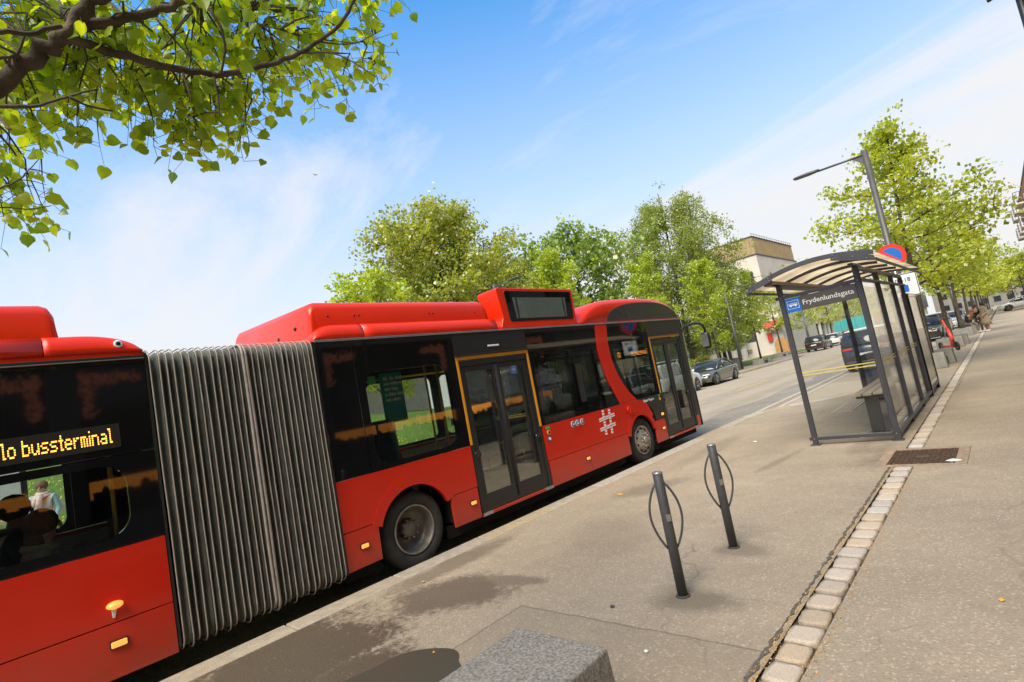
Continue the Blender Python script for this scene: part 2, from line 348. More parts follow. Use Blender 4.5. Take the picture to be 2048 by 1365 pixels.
    for e in wets:
        d = ell(e, mth('ADD', mth('MULTIPLY', n2, .45), mth('MULTIPLY', noise(14, 8, .8), .55)), 3.2); f = mr(d, .72, 1.12, 1, 0); f = mth('MULTIPLY', f, e[5]); wet = f if wet is None else mth('MAXIMUM', wet, f)
    if wet is not None:
        col = mix(wet, col, tuple(c * q for c, q in zip(base, (.30, .29, .28)))) 
        mxr = t.nodes.new('ShaderNodeMix'); L(wet, mxr.inputs[0]); L(rough, mxr.inputs[2]); mxr.inputs[3].default_value = .42; rough = mxr.outputs[0]
    for (x0, x1, y0, y1, k) in patches:      # relaid asphalt with its own tone and a seam round it
        f = None
        wob = mth('MULTIPLY', mth('SUBTRACT', noise(3, 4), .5), .06)
        for (sx, a, sg) in ((s.outputs[0], x0, 1), (s.outputs[0], x1, -1), (s.outputs[1], y0, 1), (s.outputs[1], y1, -1)):
            dd = mth('MULTIPLY', mth('ADD', mth('SUBTRACT', sx, a), wob), sg); f = dd if f is None else mth('MINIMUM', f, dd)
        col = mix(mth('MULTIPLY', mr(f, -.004, .004, 0, 1), k), col, tuple(c * .55 for c in base))
        edge = mr(mth('ABSOLUTE', f), .0, .014, .75, 0); col = mix(edge, col, tuple(c * .3 for c in base))
    L(col, b.inputs['Base Color']); L(rough, b.inputs['Roughness'])
    bp = t.nodes.new('ShaderNodeBump'); bp.inputs['Strength'].default_value = bump; bp.inputs['Distance'].default_value = .006
    L(mth('ADD', v.outputs['Distance'], mth('MULTIPLY', fine, .8)), bp.inputs['Height']); L(bp.outputs[0], b.inputs['Normal'])
    return m
WARM = (.358, .285, .203)
M['pave'] = ground_mat('sidewalk_asphalt', WARM,
    wets=((-4.35, 1.6, .75, .95, 0, 1), (-3.45, 1.7, .5, .55, 20, 1), (-4.05, 2.95, .62, .42, 25, .8), (-4.65, 3.5, .22, .9, 0, .55), (-3.7, 3.35, .5, .12, 12, .6)),
    stains=((-1.98, 3.45, .34, .22, 0, .75), (-2.0, 4.45, .3, .2, 0, .6), (-.8, 4.15, .13, .14, 0, .9), (-.83, 3.95, .09, .07, 0, .8), (-.95, 4.3, .1, .05, 0, .5), (-4.0, 6.5, .3, .6, -25, .6), (-2.7, 7.9, .09, .75, -8, .5), (-1.62, 10.8, .36, 3.1, 0, .75), (-.75, 6.4, .5, .3, 0, .25), (-1.0, 7.6, .75, .62, 0, .35), (-.25, 9.6, .35, .5, 0, .45), (-4.2, 9.2, .25, 1.5, 0, .35), (-3.2, 9.4, .5, .9, 0, .22), (-3.4, 4.6, .5, .7, 30, .28)),
    patches=((-3.16, -1.32, -1, 2.97, .28), (-4.8, -3.2, 11.9, 12.9, .16)))
M['pave2'] = ground_mat('footway_asphalt', (.368, .292, .208), stains=((.15, 4.6, .25, .5, 20, .25), (.2, 13.9, .5, .12, 0, .3)), patches=((-1.05, 3.0, 13.9, 30, .10),))
M['road'] = ground_mat('road_asphalt', (.37, .305, .23), speck=.2, bump=.4, var=.1,
    stains=((-9, 30, .8, 30, 0, .25), (-7, 40, .5, 40, 0, .3)), wets=())
M['gravelroad'] = ground_mat('bay_asphalt', (.06, .055, .05), speck=.3, wets=((-5.7, 6, .5, 16, 0, .8),))
M['far'] = ground_mat('far_ground', (.33, .275, .20), speck=.1, bump=.1)
KERB_X = -4.83
# kerb line of the near pavement (x, y); the pavement lies to its right
kl = [(-5.125, -30), (-5.125, 13.2), (-5.0, 14.0), (-4.5, 14.7), (-3.7, 15.4), (-3.1, 16.3), (-2.8, 17.8), (-2.72, 19.5), (-2.72, 190)]
kin = [(-4.84, -30), (-4.84, 13.1), (-4.74, 13.75), (-4.3, 14.4), (-3.5, 15.1), (-2.88, 16.1), (-2.6, 17.7), (-2.52, 19.5), (-2.52, 190)]
terr = MB().add([(-400, -300, -.40), (300, -300, -.40), (300, 900, -.40), (-400, 900, -.40)], [(0, 1, 2, 3)]).build('terrain', 'far', kind='structure')
road = MB().add([(-14.45, -60, -.13), (-2.4, -60, -.13), (-2.4, 230, -.13), (-14.45, 230, -.13)], [(0, 1, 2, 3)])
road.add([(-17.2, 56, -.134), (-14.3, 56, -.134), (-14.3, 190, -.134), (-17.2, 190, -.134)], [(0, 1, 2, 3)])
road = road.build('road', 'road', kind='structure')
# wet gutter strip beside and ahead of the bus, laid as its own thin sheet
m = M['gutter'] = ground_mat('wet_gutter', (.28, .235, .18), speck=.8, bump=1.0, var=.3); m.node_tree.nodes['Principled BSDF'].inputs['Specular IOR Level'].default_value = .9
for n_ in m.node_tree.nodes:
    if n_.type == 'MAP_RANGE' and abs(n_.inputs[3].default_value - .82) < .01: n_.inputs[3].default_value = .5; n_.inputs[4].default_value = .8
gm = MB(); pts_l = []; pts_r = []
for i in range(49):
    y = -14 + i * 1.0; wv = .35 + .25 * math.sin(y * .9) * math.cos(y * .37)
    pts_l.append((-5.9 - wv * (1 if y > 11 else .4) - (0.25 if 13 < y < 24 else 0), y)); pts_r.append((-5.127, y))
gm.add([(x, y, -.126) for x, y in pts_l] + [(x, y, -.126) for x, y in pts_r], [(i, 49 + i, 50 + i, i + 1) for i in range(48)])
gm.build('gutter_water_film', 'gutter', kind='structure')
# near pavement with its kerb side cut to the kerb line
pv = MB(); top = [(x, y, 0) for x, y in kin] + [(-1.272, 190, 0), (-1.272, 8.31, 0), (-1.47, 8.31, 0), (-1.47, 7.34, 0), (-1.272, 7.34, 0), (-1.272, -30, 0)]
pv.add(top, [tuple(range(len(top)))])
pavement = pv.build('pavement', 'pave', kind='structure')
fw = MB(); top = [(-1.082, -30, 0), (40, -30, 0), (40, 190, 0), (-1.082, 190, 0), (-1.082, 8.31, 0), (-.62, 8.31, 0), (-.62, 7.34, 0), (-1.082, 7.34, 0)]
fw.add(top, [tuple(range(8))])
footway = fw.build('footway', 'pave2', kind='structure')
# joint bed below cobbles and drain
M['joint'] = mat('joint_grit', (.10, .072, .04), 1, var=.5, vscale=40, bump=.8, bscale=120)
MB().add([(-1.29, -30, -.022), (-1.055, -30, -.022), (-1.055, 190, -.022), (-1.29, 190, -.022)], [(0, 1, 2, 3)]).build('cobble_joint', 'joint', pavement)
# cobbles: stones with uneven outlines, each its own object
M['cobble'] = mat('granite_cobble', (.50, .41, .32), .85, var=.2, vscale=14, bump=.35, bscale=60, island=.17)
cmesh = []
for k in range(9):
    mb = MB(); n = 16; base = []
    for i in range(n):
        a = 2 * math.pi * i / n; e = 9 + random.uniform(-4, 3)
        c, s_ = math.cos(a), math.sin(a); q = (abs(c) ** e + abs(s_) ** e) ** (-1 / e); q *= random.uniform(.95, 1.03); base.append((c * q, s_ * q))
    rings = [[(x * .5 * f + dx, y * .5 * f, zz + random.uniform(-.002, .002)) for x, y in base] for f, zz, dx in ((1.0, -.03, 0), (1.0, -.006, 0), (.972, .001, 0), (.72, .005, 0))]
    mb.loft(rings); cmesh.append(mb.mesh('cobble', 'cobble'))
def cobble(y, ln, w=.172, x=-1.178):
    o = inst('cobble', random.choice(cmesh), pavement); o.location = (x + random.uniform(-.006, .006), y, random.uniform(-.003, .003)); o.scale = (w * random.uniform(.94, 1.05), ln * random.uniform(.97, 1.03), 1); o.rotation_euler = (0, 0, random.uniform(-.07, .07) + random.choice((0, math.pi)))
cy = [2.38, 2.60, 2.81, 3.02, 3.23, 3.45, 3.68, 3.91, 4.13, 4.34, 4.56, 4.77, 4.99, 5.21, 5.43, 5.64, 5.85, 6.06, 6.27, 6.49, 6.73, 7.0, 7.24]
for i, y in enumerate(cy): cobble(y, .20 if i < len(cy) - 1 else .17)
y = 8.40
for i in range(170):
    ln = random.uniform(.13, .17) if y < 16 else random.uniform(.22, .3); cobble(y + ln / 2, ln * .93, .17); y += ln
# kerb stones, each its own object
M['kerb'] = mat('granite_kerb', (.40, .33, .245), .85, var=.18, vscale=9, bump=.4, bscale=90, island=.08)
kerb = empty('kerb', (-4.98, 4, 0), kind='structure')
def kerb_piece(x0, y0, x1, y1, x2, y2, x3, y3, par=kerb, z=.004):
    mb = MB(); v = [(x0, y0), (x1, y1), (x2, y2), (x3, y3)]
    mb.prism(v, 'z', -.16, z); mb.build('kerb_stone', 'kerb', par, bevel=.012)
ys = [-8, -6.6, -5.2, -3.8, -2.2, -.8, .55, 1.94, 3.07, 4.29, 5.52, 6.7, 7.9, 9.1, 10.4, 11.7, 13.1]
for a, b in zip(ys, ys[1:]): kerb_piece(-5.125, a + .006, -4.845, a + .006, -4.845, b - .006, -5.125, b - .006)
for i in range(1, 7):
    a, b = kl[i], kl[i + 1]; c, d = kin[i + 1], kin[i]
    kerb_piece(a[0], a[1] + .01, d[0] - .004, d[1] + .01, c[0] - .004, c[1], b[0], b[1])
y = 19.52
while y < 120: kerb_piece(-2.72, y, -2.526, y, -2.526, y + 1.48, -2.72, y + 1.48); y += 1.5
# flush line of concrete that runs on along the bay
M['lightline'] = mat('concrete_line', (.44, .375, .285), .9, var=.15, vscale=6)
for x in (-5.02, -5.42):
    yy = 13.6
    while yy < 40: MB().box(x, x + .13, yy, yy + .98, -.2, -.118).build('channel_stone', 'lightline', kerb); yy += 1.0
# far pavement, with lawn bank behind it
fk = MB(); fp = [(-14.3, -60), (-14.3, 52), (-15.2, 55), (-17.0, 58), (-17.0, 190)]
top = [(x, y, 0) for x, y in fp] + [(-60, 190, 0), (-60, -60, 0)]
fk.add(top, [tuple(range(len(top)))]).build('far_pavement', 'far', kind='structure')
fkb = empty('far_kerb', (-14.4, 30, 0), kind='structure')
y = -20
while y < 52: MB().box(-14.5, -14.295, y, y + 1.98, -.15, .006).build('kerb_stone', 'kerb', fkb, bevel=.012); y += 2
for a, b in zip(fp[1:-1], fp[2:]):
    n_ = max(1, int((Vector(b) - Vector(a)).length / 3)) if b[1] < 100 else 14
    for k in range(n_):
        p = Vector(a).lerp(Vector(b), k / n_); q = Vector(a).lerp(Vector(b), (k + 1) / n_) if b[1] < 100 else p + Vector((0, 3))
        if b[1] >= 100: p = Vector((a[0], a[1] + 3 * k)); q = p + Vector((0, 3))
        MB().prism([(p.x - .2, p.y), (p.x, p.y), (q.x, q.y), (q.x - .2, q.y)], 'z', -.15, .006).build('kerb_stone', 'kerb', fkb)
M['lawn'] = mat('lawn_soil', (.10, .16, .02), 1, var=.35, vscale=3, bump=.4, bscale=30)
lw = MB(); nx, ny = 14, 30; X = np.linspace(-17.6, -44, nx); Y = np.linspace(-45, 44, ny); vv = []
def lawnz(x, y): return .03 + .17 * max(0, -17.6 - x) ** .85 * (1 if y < 20 else max(.12, 1 - (y - 20) / 28))
for x in X:
    for y_ in Y: vv.append((x, y_, lawnz(x, y_)))
lw.add(vv, [(i * ny + j, (i + 1) * ny + j, (i + 1) * ny + j + 1, i * ny + j + 1) for i in range(nx - 1) for j in range(ny - 1)], True)
lawn = lw.build('lawn', 'lawn', kind='structure')
MB().prism([(-17.9, 46), (-17.9, 76), (-24, 78), (-26, 60), (-24, 46)], 'z', .0, .05).build('grass_patch', 'lawn', kind='structure')
# grass blades and dandelions as one uncountable cover
M['grassblade'] = leafmat('grass_blade', (.10, .19, .015), (.12, .22, .01), .4)
gb = MB(); P = []
for i in range(16000):
    x = -17.7 - abs(rng.normal(0, 7)); y_ = rng.uniform(-6, 34)
    h = rng.uniform(.05, .11); a = rng.uniform(0, 6.28); zz = lawnz(x, y_); w_ = .012
    gb.add([(x - w_ * math.cos(a), y_ - w_ * math.sin(a), zz), (x + w_ * math.cos(a), y_ + w_ * math.sin(a), zz), (x + rng.normal(0, .03), y_ + rng.normal(0, .03), zz + h)], [(0, 1, 2)])
me = bpy.data.meshes.new('grass'); me.from_pydata(gb.v, [], gb.f); me.materials.append(M['grassblade']); o = inst('grass', me); tag(o, 'short green grass covering the bank across the road', 'grass', kind='stuff')
M['dandelion'] = mat('dandelion_yellow', (.75, .6, .02), .8)
db = MB()
for i in range(1500):
    x = -17.7 - rng.uniform(0, 14); y_ = rng.uniform(-5, 14); zz = lawnz(x, y_) + .09; r_ = .03
    db.add([(x + r_ * math.cos(a), y_ + r_ * math.sin(a), zz + .02 * math.sin(a)) for a in (0, 1.26, 2.5, 3.8, 5.0)] + [(x, y_, zz + .03)], [(0, 1, 5), (1, 2, 5), (2, 3, 5), (3, 4, 5), (4, 0, 5)])
me = bpy.data.meshes.new('dandelions'); me.from_pydata(db.v, [], db.f); me.materials.append(M['dandelion']); o = inst('dandelions', me); tag(o, 'yellow dandelion heads scattered over the green bank', 'flowers', kind='stuff')
# yellow centre dashes and a faint white edge line
M['yline'] = mat('road_yellow', (.62, .42, .10), .8, var=.25, vscale=9)
mk = empty('road_marking', (-9.05, 20, -.13), kind='structure')
for k in range(16):
    y = 8.6 + k * 7.4; MB().add([(-9.11, y, -.124), (-9.0, y, -.124), (-9.0, y + 4.2, -.124), (-9.11, y + 4.2, -.124)], [(0, 1, 2, 3)]).build('yellow_dash', 'yline', mk)
# puddle
M['puddle'] = mat('puddle_water', (.075, .067, .05), .25, spec=.22)
pd = MB(); cpx = []
for i in range(40):
    a = 2 * math.pi * i / 40; rr_ = 1 + .12 * math.sin(3 * a + 1) + .05 * math.sin(5 * a)
    cpx.append((-3.24 + .30 * rr_ * math.cos(a) + .14 * math.sin(a), 1.92 + .34 * rr_ * math.sin(a), .003))
pd.add(cpx, [tuple(range(40))]).build('puddle', 'puddle', kind='structure')
# drain cover across the cobble strip
M['iron'] = mat('rusty_iron', (.13, .082, .055), .7, metal=.4, var=.4, vscale=18, bump=.4, bscale=60)
M['ironframe'] = mat('rusty_frame', (.32, .225, .155), .8, var=.3, vscale=12, bump=.3, bscale=60)
dc = empty('manhole_cover', (-1.05, 7.82, 0), label='square rusty iron manhole cover set across the cobble strip', cat='manhole cover')
fr = MB()
for b_ in ((-1.468, -1.36, 7.342, 8.308), (-.73, -.622, 7.342, 8.308), (-1.36, -.73, 7.342, 7.41), (-1.36, -.73, 8.24, 8.308)): fr.box(b_[0], b_[1], b_[2], b_[3], -.05, .006)
fr.build('frame', 'ironframe', dc, bevel=.004)
box('tray', 'iron', dc, -1.36, -.73, 7.41, 8.24, -.05, -.012)
sm_ = MB()
for i in range(13):
    for j in range(17):
        x = -1.335 + i * .0485; y = 7.435 + j * .0485
        if abs(i - 6) < 2 and abs(j - 8) < 1: continue
        sm_.obox((x, y, -.008), (.040, .017, .016), (0, 0, R(45 if (i + j) % 2 else -45) + random.uniform(-.15, .15)))
sm_.build('stud_pattern', 'iron', dc, kind='stuff')
box('lifting_plate', 'iron', dc, -1.12, -.98, 7.78, 7.86, -.012, .003, bevel=.004)
# ribbed grate by the bench
M['ribplate'] = mat('ribbed_slab', (.46, .38, .28), .8, var=.12)
gt = empty('ribbed_slab', (-2.75, 13.1, 0), label='pale ribbed slab in the pavement beyond the bench', cat='paving slab')
MB().prism([(-3.0, 12.35), (-2.58, 12.35), (-2.62, 13.95), (-3.0, 13.95)], 'z', -.02, .004).build('base_plate', 'ribplate', gt)
for k in range(5):
    x = -2.96 + k * .08; MB().box(x, x + .04, 12.4, 13.9, .004, .016).build('rib', 'ribplate', gt, bevel=.003)

# ------------------------------------------------------------------ articulated bus
BX = -5.28; BF = -7.72       # kerb-side and street-side skins
bus = empty('articulated_bus', (-6.5, 4, -.13), label='red and black articulated city bus standing at the kerb', cat='bus')
ZT, ZB, ZS, ZL = 2.555, 1.07, .54, .16
T = .03
def sidebox(name, mt, y0, y1, z0, z1, bevel=.004, x=BX, t=T, **k): return box(name, mt, bus, x - t, x, y0, y1, z0, z1, bevel=bevel, **k)
def spoly(name, mt, pts, x=BX, t=T, bevel=.003, parent=None, **k): return MB().prism(pts, 'x', x - t, x).build(name, mt, parent or bus, bevel=bevel, **k)
def band(y0, y1, hole, z0=ZB, z1=ZT):
    mb = MB(); plate_hole(mb, (y0, y1, z0, z1), hole, 'x', BX - T, BX); fr = mb.build('window_surround', 'black', bus)
    MB().prism(hole, 'x', BX - .012, BX - .004).build('window_pane', 'busglass', fr); return fr
# --- front unit, kerb side
W1 = rrect(3.215, 4.40, 1.135, 2.17, .16)
sidebox('black_panel', 'black', 2.69, 3.117, ZB, ZT)
band(3.123, 4.585, W1)
W2 = rrect(6.2, 7.10, 1.13, 2.19, .12); band(6.045, 7.20, W2)
W3 = roundpoly([(7.28, 1.15), (8.16, 1.15), (7.99, 1.6), (7.92, 1.95), (7.90, 2.2), (7.33, 2.2)], .09); band(7.206, 8.19, W3)
W4 = roundpoly([(8.86, 1.13), (9.66, 1.12), (9.70, 2.18), (8.35, 2.2), (8.40, 1.85), (8.56, 1.5)], .08); band(8.195, 9.765, W4)
sidebox('header_panel', 'satin', 4.585, 6.045, 2.25, ZT, bevel=.003)
sidebox('header_panel', 'satin', 9.765, 11.33, 2.25, ZT, bevel=.003)
sidebox('door_camera_slot', 'white', 5.22, 5.44, 2.335, 2.36, x=BX + .012, t=.02)
# trim rail
tr = MB().box(BX - .02, BX + .014, 2.69, 11.34, ZT - .005, ZT + .018).build('gutter_trim', 'alu', bus, bevel=.004)
# swoosh
def curve(pts, n=6):
    out = []; P = [Vector(p) for p in pts]; P = [P[0] * 2 - P[1]] + P + [P[-1] * 2 - P[-2]]
    for i in range(1, len(P) - 2):
        for k in range(n):
            t = k / n; a, b, c, d = P[i - 1], P[i], P[i + 1], P[i + 2]
            out.append(tuple(.5 * ((2 * b) + (-a + c) * t + (2 * a - 5 * b + 4 * c - d) * t * t + (-a + 3 * b - 3 * c + d) * t ** 3)))
    out.append(tuple(P[-2])); return out
sl_ = curve([(7.95, 2.545), (7.885, 2.2), (7.915, 1.86), (8.03, 1.48), (8.25, 1.075)]); sr_ = curve([(8.33, 2.545), (8.26, 2.2), (8.29, 1.82), (8.43, 1.5), (8.63, 1.25), (8.84, 1.075)])
mb = MB(); k = len(sl_); n_ = 24
def resamp(P, n):
    P = [Vector(p) for p in P]; d = [0]
    for a, b in zip(P, P[1:]): d.append(d[-1] + (b - a).length)
    out = []
    for i in range(n):
        t = d[-1] * i / (n - 1); j = min(len(P) - 2, max(0, sum(1 for q in d if q <= t) - 1)); u = (t - d[j]) / max(1e-9, d[j + 1] - d[j]); out.append(P[j].lerp(P[j + 1], u))
    return out
A_, B_ = resamp(sl_, n_), resamp(sr_, n_)
v = [(BX + .003, p.x, p.y) for p in A_] + [(BX + .003, p.x, p.y) for p in B_] + [(BX - .01, p.x, p.y) for p in A_] + [(BX - .01, p.x, p.y) for p in B_]
f = [(i, i + 1, n_ + i + 1, n_ + i) for i in range(n_ - 1)] + [(i, i + 1, 2 * n_ + i + 1, 2 * n_ + i) for i in range(n_ - 1)] + [(n_ + i, n_ + i + 1, 3 * n_ + i + 1, 3 * n_ + i) for i in range(n_ - 1)]
MB().add(v, f).build('red_swoosh', 'red', bus)
# lower red side with wheel arches
def arc(yc, zc, r, a0, a1, n=22): return [(yc + r * math.cos(R(a0 + (a1 - a0) * i / n)), zc + r * math.sin(R(a0 + (a1 - a0) * i / n))) for i in range(n + 1)]
YA, YF, ZC, RA = 3.61, 8.84, .31, .54
spoly('side_panel', 'red', [(2.69, ZS + .004), (3.05, ZS + .004)] + arc(YA, ZC, .585, 157, 23) + [(4.17, ZS + .004), (4.585, ZS + .004), (4.585, ZB - .003), (2.69, ZB - .003)])
def archring(yc, r0, r1, a0, a1, x=BX + .006, mt='red'):
    mb = MB(); a = arc(yc, ZC, r0, a0, a1); b = arc(yc, ZC, r1, a0, a1); n = len(a)
    v = [(x, *p) for p in a] + [(x, *p) for p in b] + [(x - .05, *p) for p in a] + [(x - .05, *p) for p in b]
    mb.add(v, [(i, i + 1, n + i + 1, n + i) for i in range(n - 1)] + [(i, i + 1, 2 * n + i + 1, 2 * n + i) for i in range(n - 1)] + [(n + i, n + i + 1, 3 * n + i + 1, 3 * n + i) for i in range(n - 1)])
    return mb.build('wheel_arch', mt, bus)
archring(YA, .50, .62, 160, 22); 
spoly('skirt_panel', 'red', [(2.69, ZL - .01), (3.09, ZL), (3.10, ZS - .004), (2.69, ZS - .004)])
spoly('skirt_panel', 'red', [(4.135, ZL), (4.575, ZL), (4.575, ZS - .004), (4.125, ZS - .004)])
sidebox('side_panel', 'red', 6.045, 7.10, ZS + .004, ZB - .003)
sidebox('side_panel', 'red', 7.106, 8.36, ZS + .004, ZB - .003)
sidebox('skirt_panel', 'red', 6.045, 7.08, ZL, ZS - .004); sidebox('skirt_panel', 'red', 7.086, 8.30, ZL, ZS - .004)
spoly('side_panel', 'red', [(8.366, ZS + .004)] + arc(YF, ZC, .52, 154, 40) + [(9.33, .72), (9.15, 1.0), (8.9, 1.066), (8.366, 1.066)])
archring(YF, .47, .56, 162, 16)
spoly('front_black_panel', 'satin', [(8.86, ZB - .003)] + [(9.04, 1.03), (9.22, .93), (9.36, .78), (9.42, .58)] + [(9.755, .58), (9.755, ZB - .003)], x=BX + .002)
spoly('skirt_panel', 'red', [(9.31, ZL), (9.745, ZL), (9.745, .575), (9.40, .575), (9.33, .50)])
# small lamps, buttons, emblems
def lamp(y, z, w_=.10, h=.042, x=BX):
    b_ = MB().box(x, x + .014, y - w_ / 2 - .008, y + w_ / 2 + .008, z - h / 2 - .008, z + h / 2 + .008).build('marker_lamp', 'satin', bus, bevel=.004)
    MB().box(x + .008, x + .026, y - w_ / 2, y + w_ / 2, z - h / 2, z + h / 2).build('lens', 'amber', b_, bevel=.008)
for y, z in ((2.9, .36), (4.46, .37), (6.99, .375), (9.60, .40)): lamp(y, z, .085)
lamp(9.66, .67, .09, .05)
def disc(name, y, z, r, mt, parent=None, x=BX, t=.006, n=20): return MB().lathe([(r, -.003), (r, t)], (x, y, z), 'x', n).build(name, mt, parent or bus)
M['dsteel'] = mat('disc_blue', (.03, .10, .22), .4); M['green'] = mat('sticker_green', (.05, .35, .14), .5)
for y, kd in ((6.785, 0), (6.905, 1), (7.035, 2)):
    d = disc('pictogram', y, .965, .052, 'white'); disc('blue_field', y, .965, .044, 'dsteel', d, x=BX + .005)
    if kd == 0: MB().box(BX + .010, BX + .013, y - .022, y + .022, .95, .98).build('symbol', 'white', d)
    elif kd == 1: MB().lathe([(.017, .010), (.017, .014)], (BX, y, .955), 'x', 14).box(BX + .010, BX + .013, y - .006, y + .004, .965, .998).box(BX + .010, BX + .013, y, y + .026, .962, .97).build('symbol', 'white', d)
    else: MB().box(BX + .010, BX + .013, y - .02, y - .012, .945, .99).box(BX + .010, BX + .013, y - .02, y + .018, .958, .97).lathe([(.009, .010), (.009, .014)], (BX, y + .004, .99), 'x', 12).build('symbol', 'white', d)
sidebox('sticker', 'green', 6.11, 6.21, 1.0, 1.04, x=BX + .004, t=.004); sidebox('sticker', 'green', 9.66, 9.735, 1.02, 1.055, x=BX + .006, t=.004)
b_ = disc('door_button', 6.16, .95, .038, 'orange', t=.012); disc('button_cap', 6.16, .95, .02, 'satin', b_, x=BX + .012)
b_ = disc('door_button', 6.15, .855, .038, 'dsteel', t=.012); disc('button_cap', 6.15, .855, .022, 'white', b_, x=BX + .012)
b_ = disc('door_button', 9.70, .97, .03, 'orange', t=.012)
b_ = disc('fuel_cap', 8.5, .93, .075, 'red', t=.03); MB().box(BX + .02, BX + .045, 8.485, 8.515, .87, .99).build('cap_handle', 'red', b_, bevel=.005)
text('lettering', 'Ruter', .075, 'white', (BX + .004, 9.06, .985), EU_X, bus, bold=.0012); text('lettering', 'Region', .075, 'white', (BX + .004, 9.26, .985), EU_X, bus)
# hash emblem made of short white bars
em = MB()
def dash(y0, z0, y1, z1, n):
    for row in (-1, 1):
        for i in range(n):
            t = (i + .5) / n; yy = y0 + (y1 - y0) * t; zz = z0 + (z1 - z0) * t; L_ = math.hypot(y1 - y0, z1 - z0); dy, dz = (y1 - y0) / L_, (z1 - z0) / L_
            c = (BX + .002, yy - dz * .017 * row, zz + dy * .017 * row); em.obox(c, (.005, L_ / n * .72, .022), (math.atan2(dz, dy), 0, 0))
dash(7.51, .90, 8.0, .93, 12); dash(7.49, .74, 7.98, .77, 12)
dash(7.64, .63, 7.67, 1.06, 9); dash(7.82, .62, 7.86, 1.05, 9)
em.build('hash_emblem', 'white', bus)
# --- doors
def door(y0, y1, zt, orange_left=True, orange_right=True):
    fr = MB()   # dark frame round both leaves
    fr.box(BX - .06, BX - .006, y0, y0 + .055, .19, zt - .06).box(BX - .06, BX - .006, y1 - .055, y1, .19, zt - .06).box(BX - .06, BX - .006, y0, y1, zt - .13, zt - .06)
    df = fr.build('door_frame', 'satin', bus, bevel=.006)
    mid = (y0 + y1) / 2
    for a, b, s in ((y0 + .06, mid - .004, -1), (mid + .004, y1 - .06, 1)):
        lf = MB(); plate_hole(lf, (a, b, .22, zt - .135), roundpoly([(a + .085 if s < 0 else a + .07, .40), (b - .07 if s < 0 else b - .085, .40), (b - .07 if s < 0 else b - .085, zt - .21), (a + .085 if s < 0 else a + .07, zt - .21)], .02), 'x', BX - .055, BX - .022)
        lf = lf.build('door_leaf', 'satin', bus, bevel=.004)
        MB().box(BX - .042, BX - .036, a + .06, b - .06, .38, zt - .19).build('door_pane', 'doorglass', lf)
        yk = a + .04 if s < 0 else b - .04
        MB().lathe([(.052, 0), (.052, .02), (.036, .028), (.03, .018)], (BX - .03, yk, .93), 'x', 20).build('door_knob', 'black', lf)
        MB().tube([(BX - .03, (b - .012) if s < 0 else (a + .012), .25), (BX - .03, (b - .012) if s < 0 else (a + .012), zt - .15)], .014, 8).build('rubber_seal', 'rubber', lf)
    if orange_left: spoly('orange_surround', 'orange', [(y0 - .012, ZB), (y0 + .028, ZB), (y0 + .028, zt - .05), (y0 - .012, zt - .05)], x=BX + .004)
    if orange_right: spoly('orange_surround', 'orange', [(y1 - .035, ZB), (y1 + .005, ZB), (y1 + .005, zt - .05), (y1 - .035, zt - .05)], x=BX + .004)
    sidebox('orange_surround', 'orange', y0 - .012, y1 + .005, zt - .047, zt, x=BX + .004)
    sidebox('door_canopy_trim', 'satin', y0 - .03, y1 + .02, zt + .003, zt + .022, x=BX + .03, t=.06)
    sill = MB().box(BX - .3, BX + .004, y0 - .005, y1 + .005, .15, .185).build('door_sill', 'red', bus, bevel=.004)
    MB().box(BX - .05, BX + .009, y0 - .002, y0 + .17, .155, .192).build('sill_plate', 'alu', sill); MB().box(BX - .05, BX + .009, y1 - .17, y1 + .002, .155, .192).build('sill_plate', 'alu', sill)
door(4.60, 6.03, 2.235); door(9.78, 11.16, 2.235, True, False)
sidebox('front_post', 'satin', 11.17, 11.34, ZL + .1, 2.25, bevel=.02)
# --- front end, rounded corner and windscreen
def rect_ring(y, x0, x1, z0, z1, r, n=5): return [(p[0], y, p[1]) for p in rrect(x0, x1, z0, z1, r, n)]
def front_part(name, mt, z0, z1, caps):
    rings = []
    for dy, ins in ((0, 0), (.10, .02), (.17, .06), (.21, .14), (.225, .25), (.235, .6)): rings.append([(BF + ins, 11.34 + dy, z0), (BX - ins, 11.34 + dy, z0), (BX - ins, 11.34 + dy, z1), (BF + ins, 11.34 + dy, z1)])
    MB().loft(rings, True, caps).build(name, mt, bus)
front_part('front_mask', 'black', .16, .98, True); front_part('front_header', 'black', 2.24, 2.56, True)
wsr = MB(); P_ = [(BX - ins, 11.34 + dy) for dy, ins in ((.02, .004), (.10, .02), (.17, .06), (.21, .14), (.225, .25), (.235, .6))]; P_ = P_ + [(BX + BF - x, y) for x, y in P_[::-1]]
wsr.add([(x, y, .98) for x, y in P_] + [(x, y, 2.24) for x, y in P_], [(i, i + 1, 13 + i, 12 + i) for i in range(11)], True); wsr.build('windscreen', 'doorglass', bus)
sidebox('front_bumper_corner', 'red', 11.17, 11.30, ZL, .40, bevel=.02, x=BX + .004)
MB().box(BF + .05, BX - .1, 11.40, 11.60, .16, .42).build('front_bumper', 'red', bus, bevel=.05)
MB().prism([(-7.3, 11.566), (-5.7, 11.566), (-5.7, 11.576), (-7.3, 11.576)], 'z', 2.2, 2.42).build('front_destination_sign', 'ledboard', bus)
for x in (-7.35, -5.75): MB().obox((x, 11.60, .6), (.3, .04, .16)).build('headlight', 'clear', bus, bevel=.03)
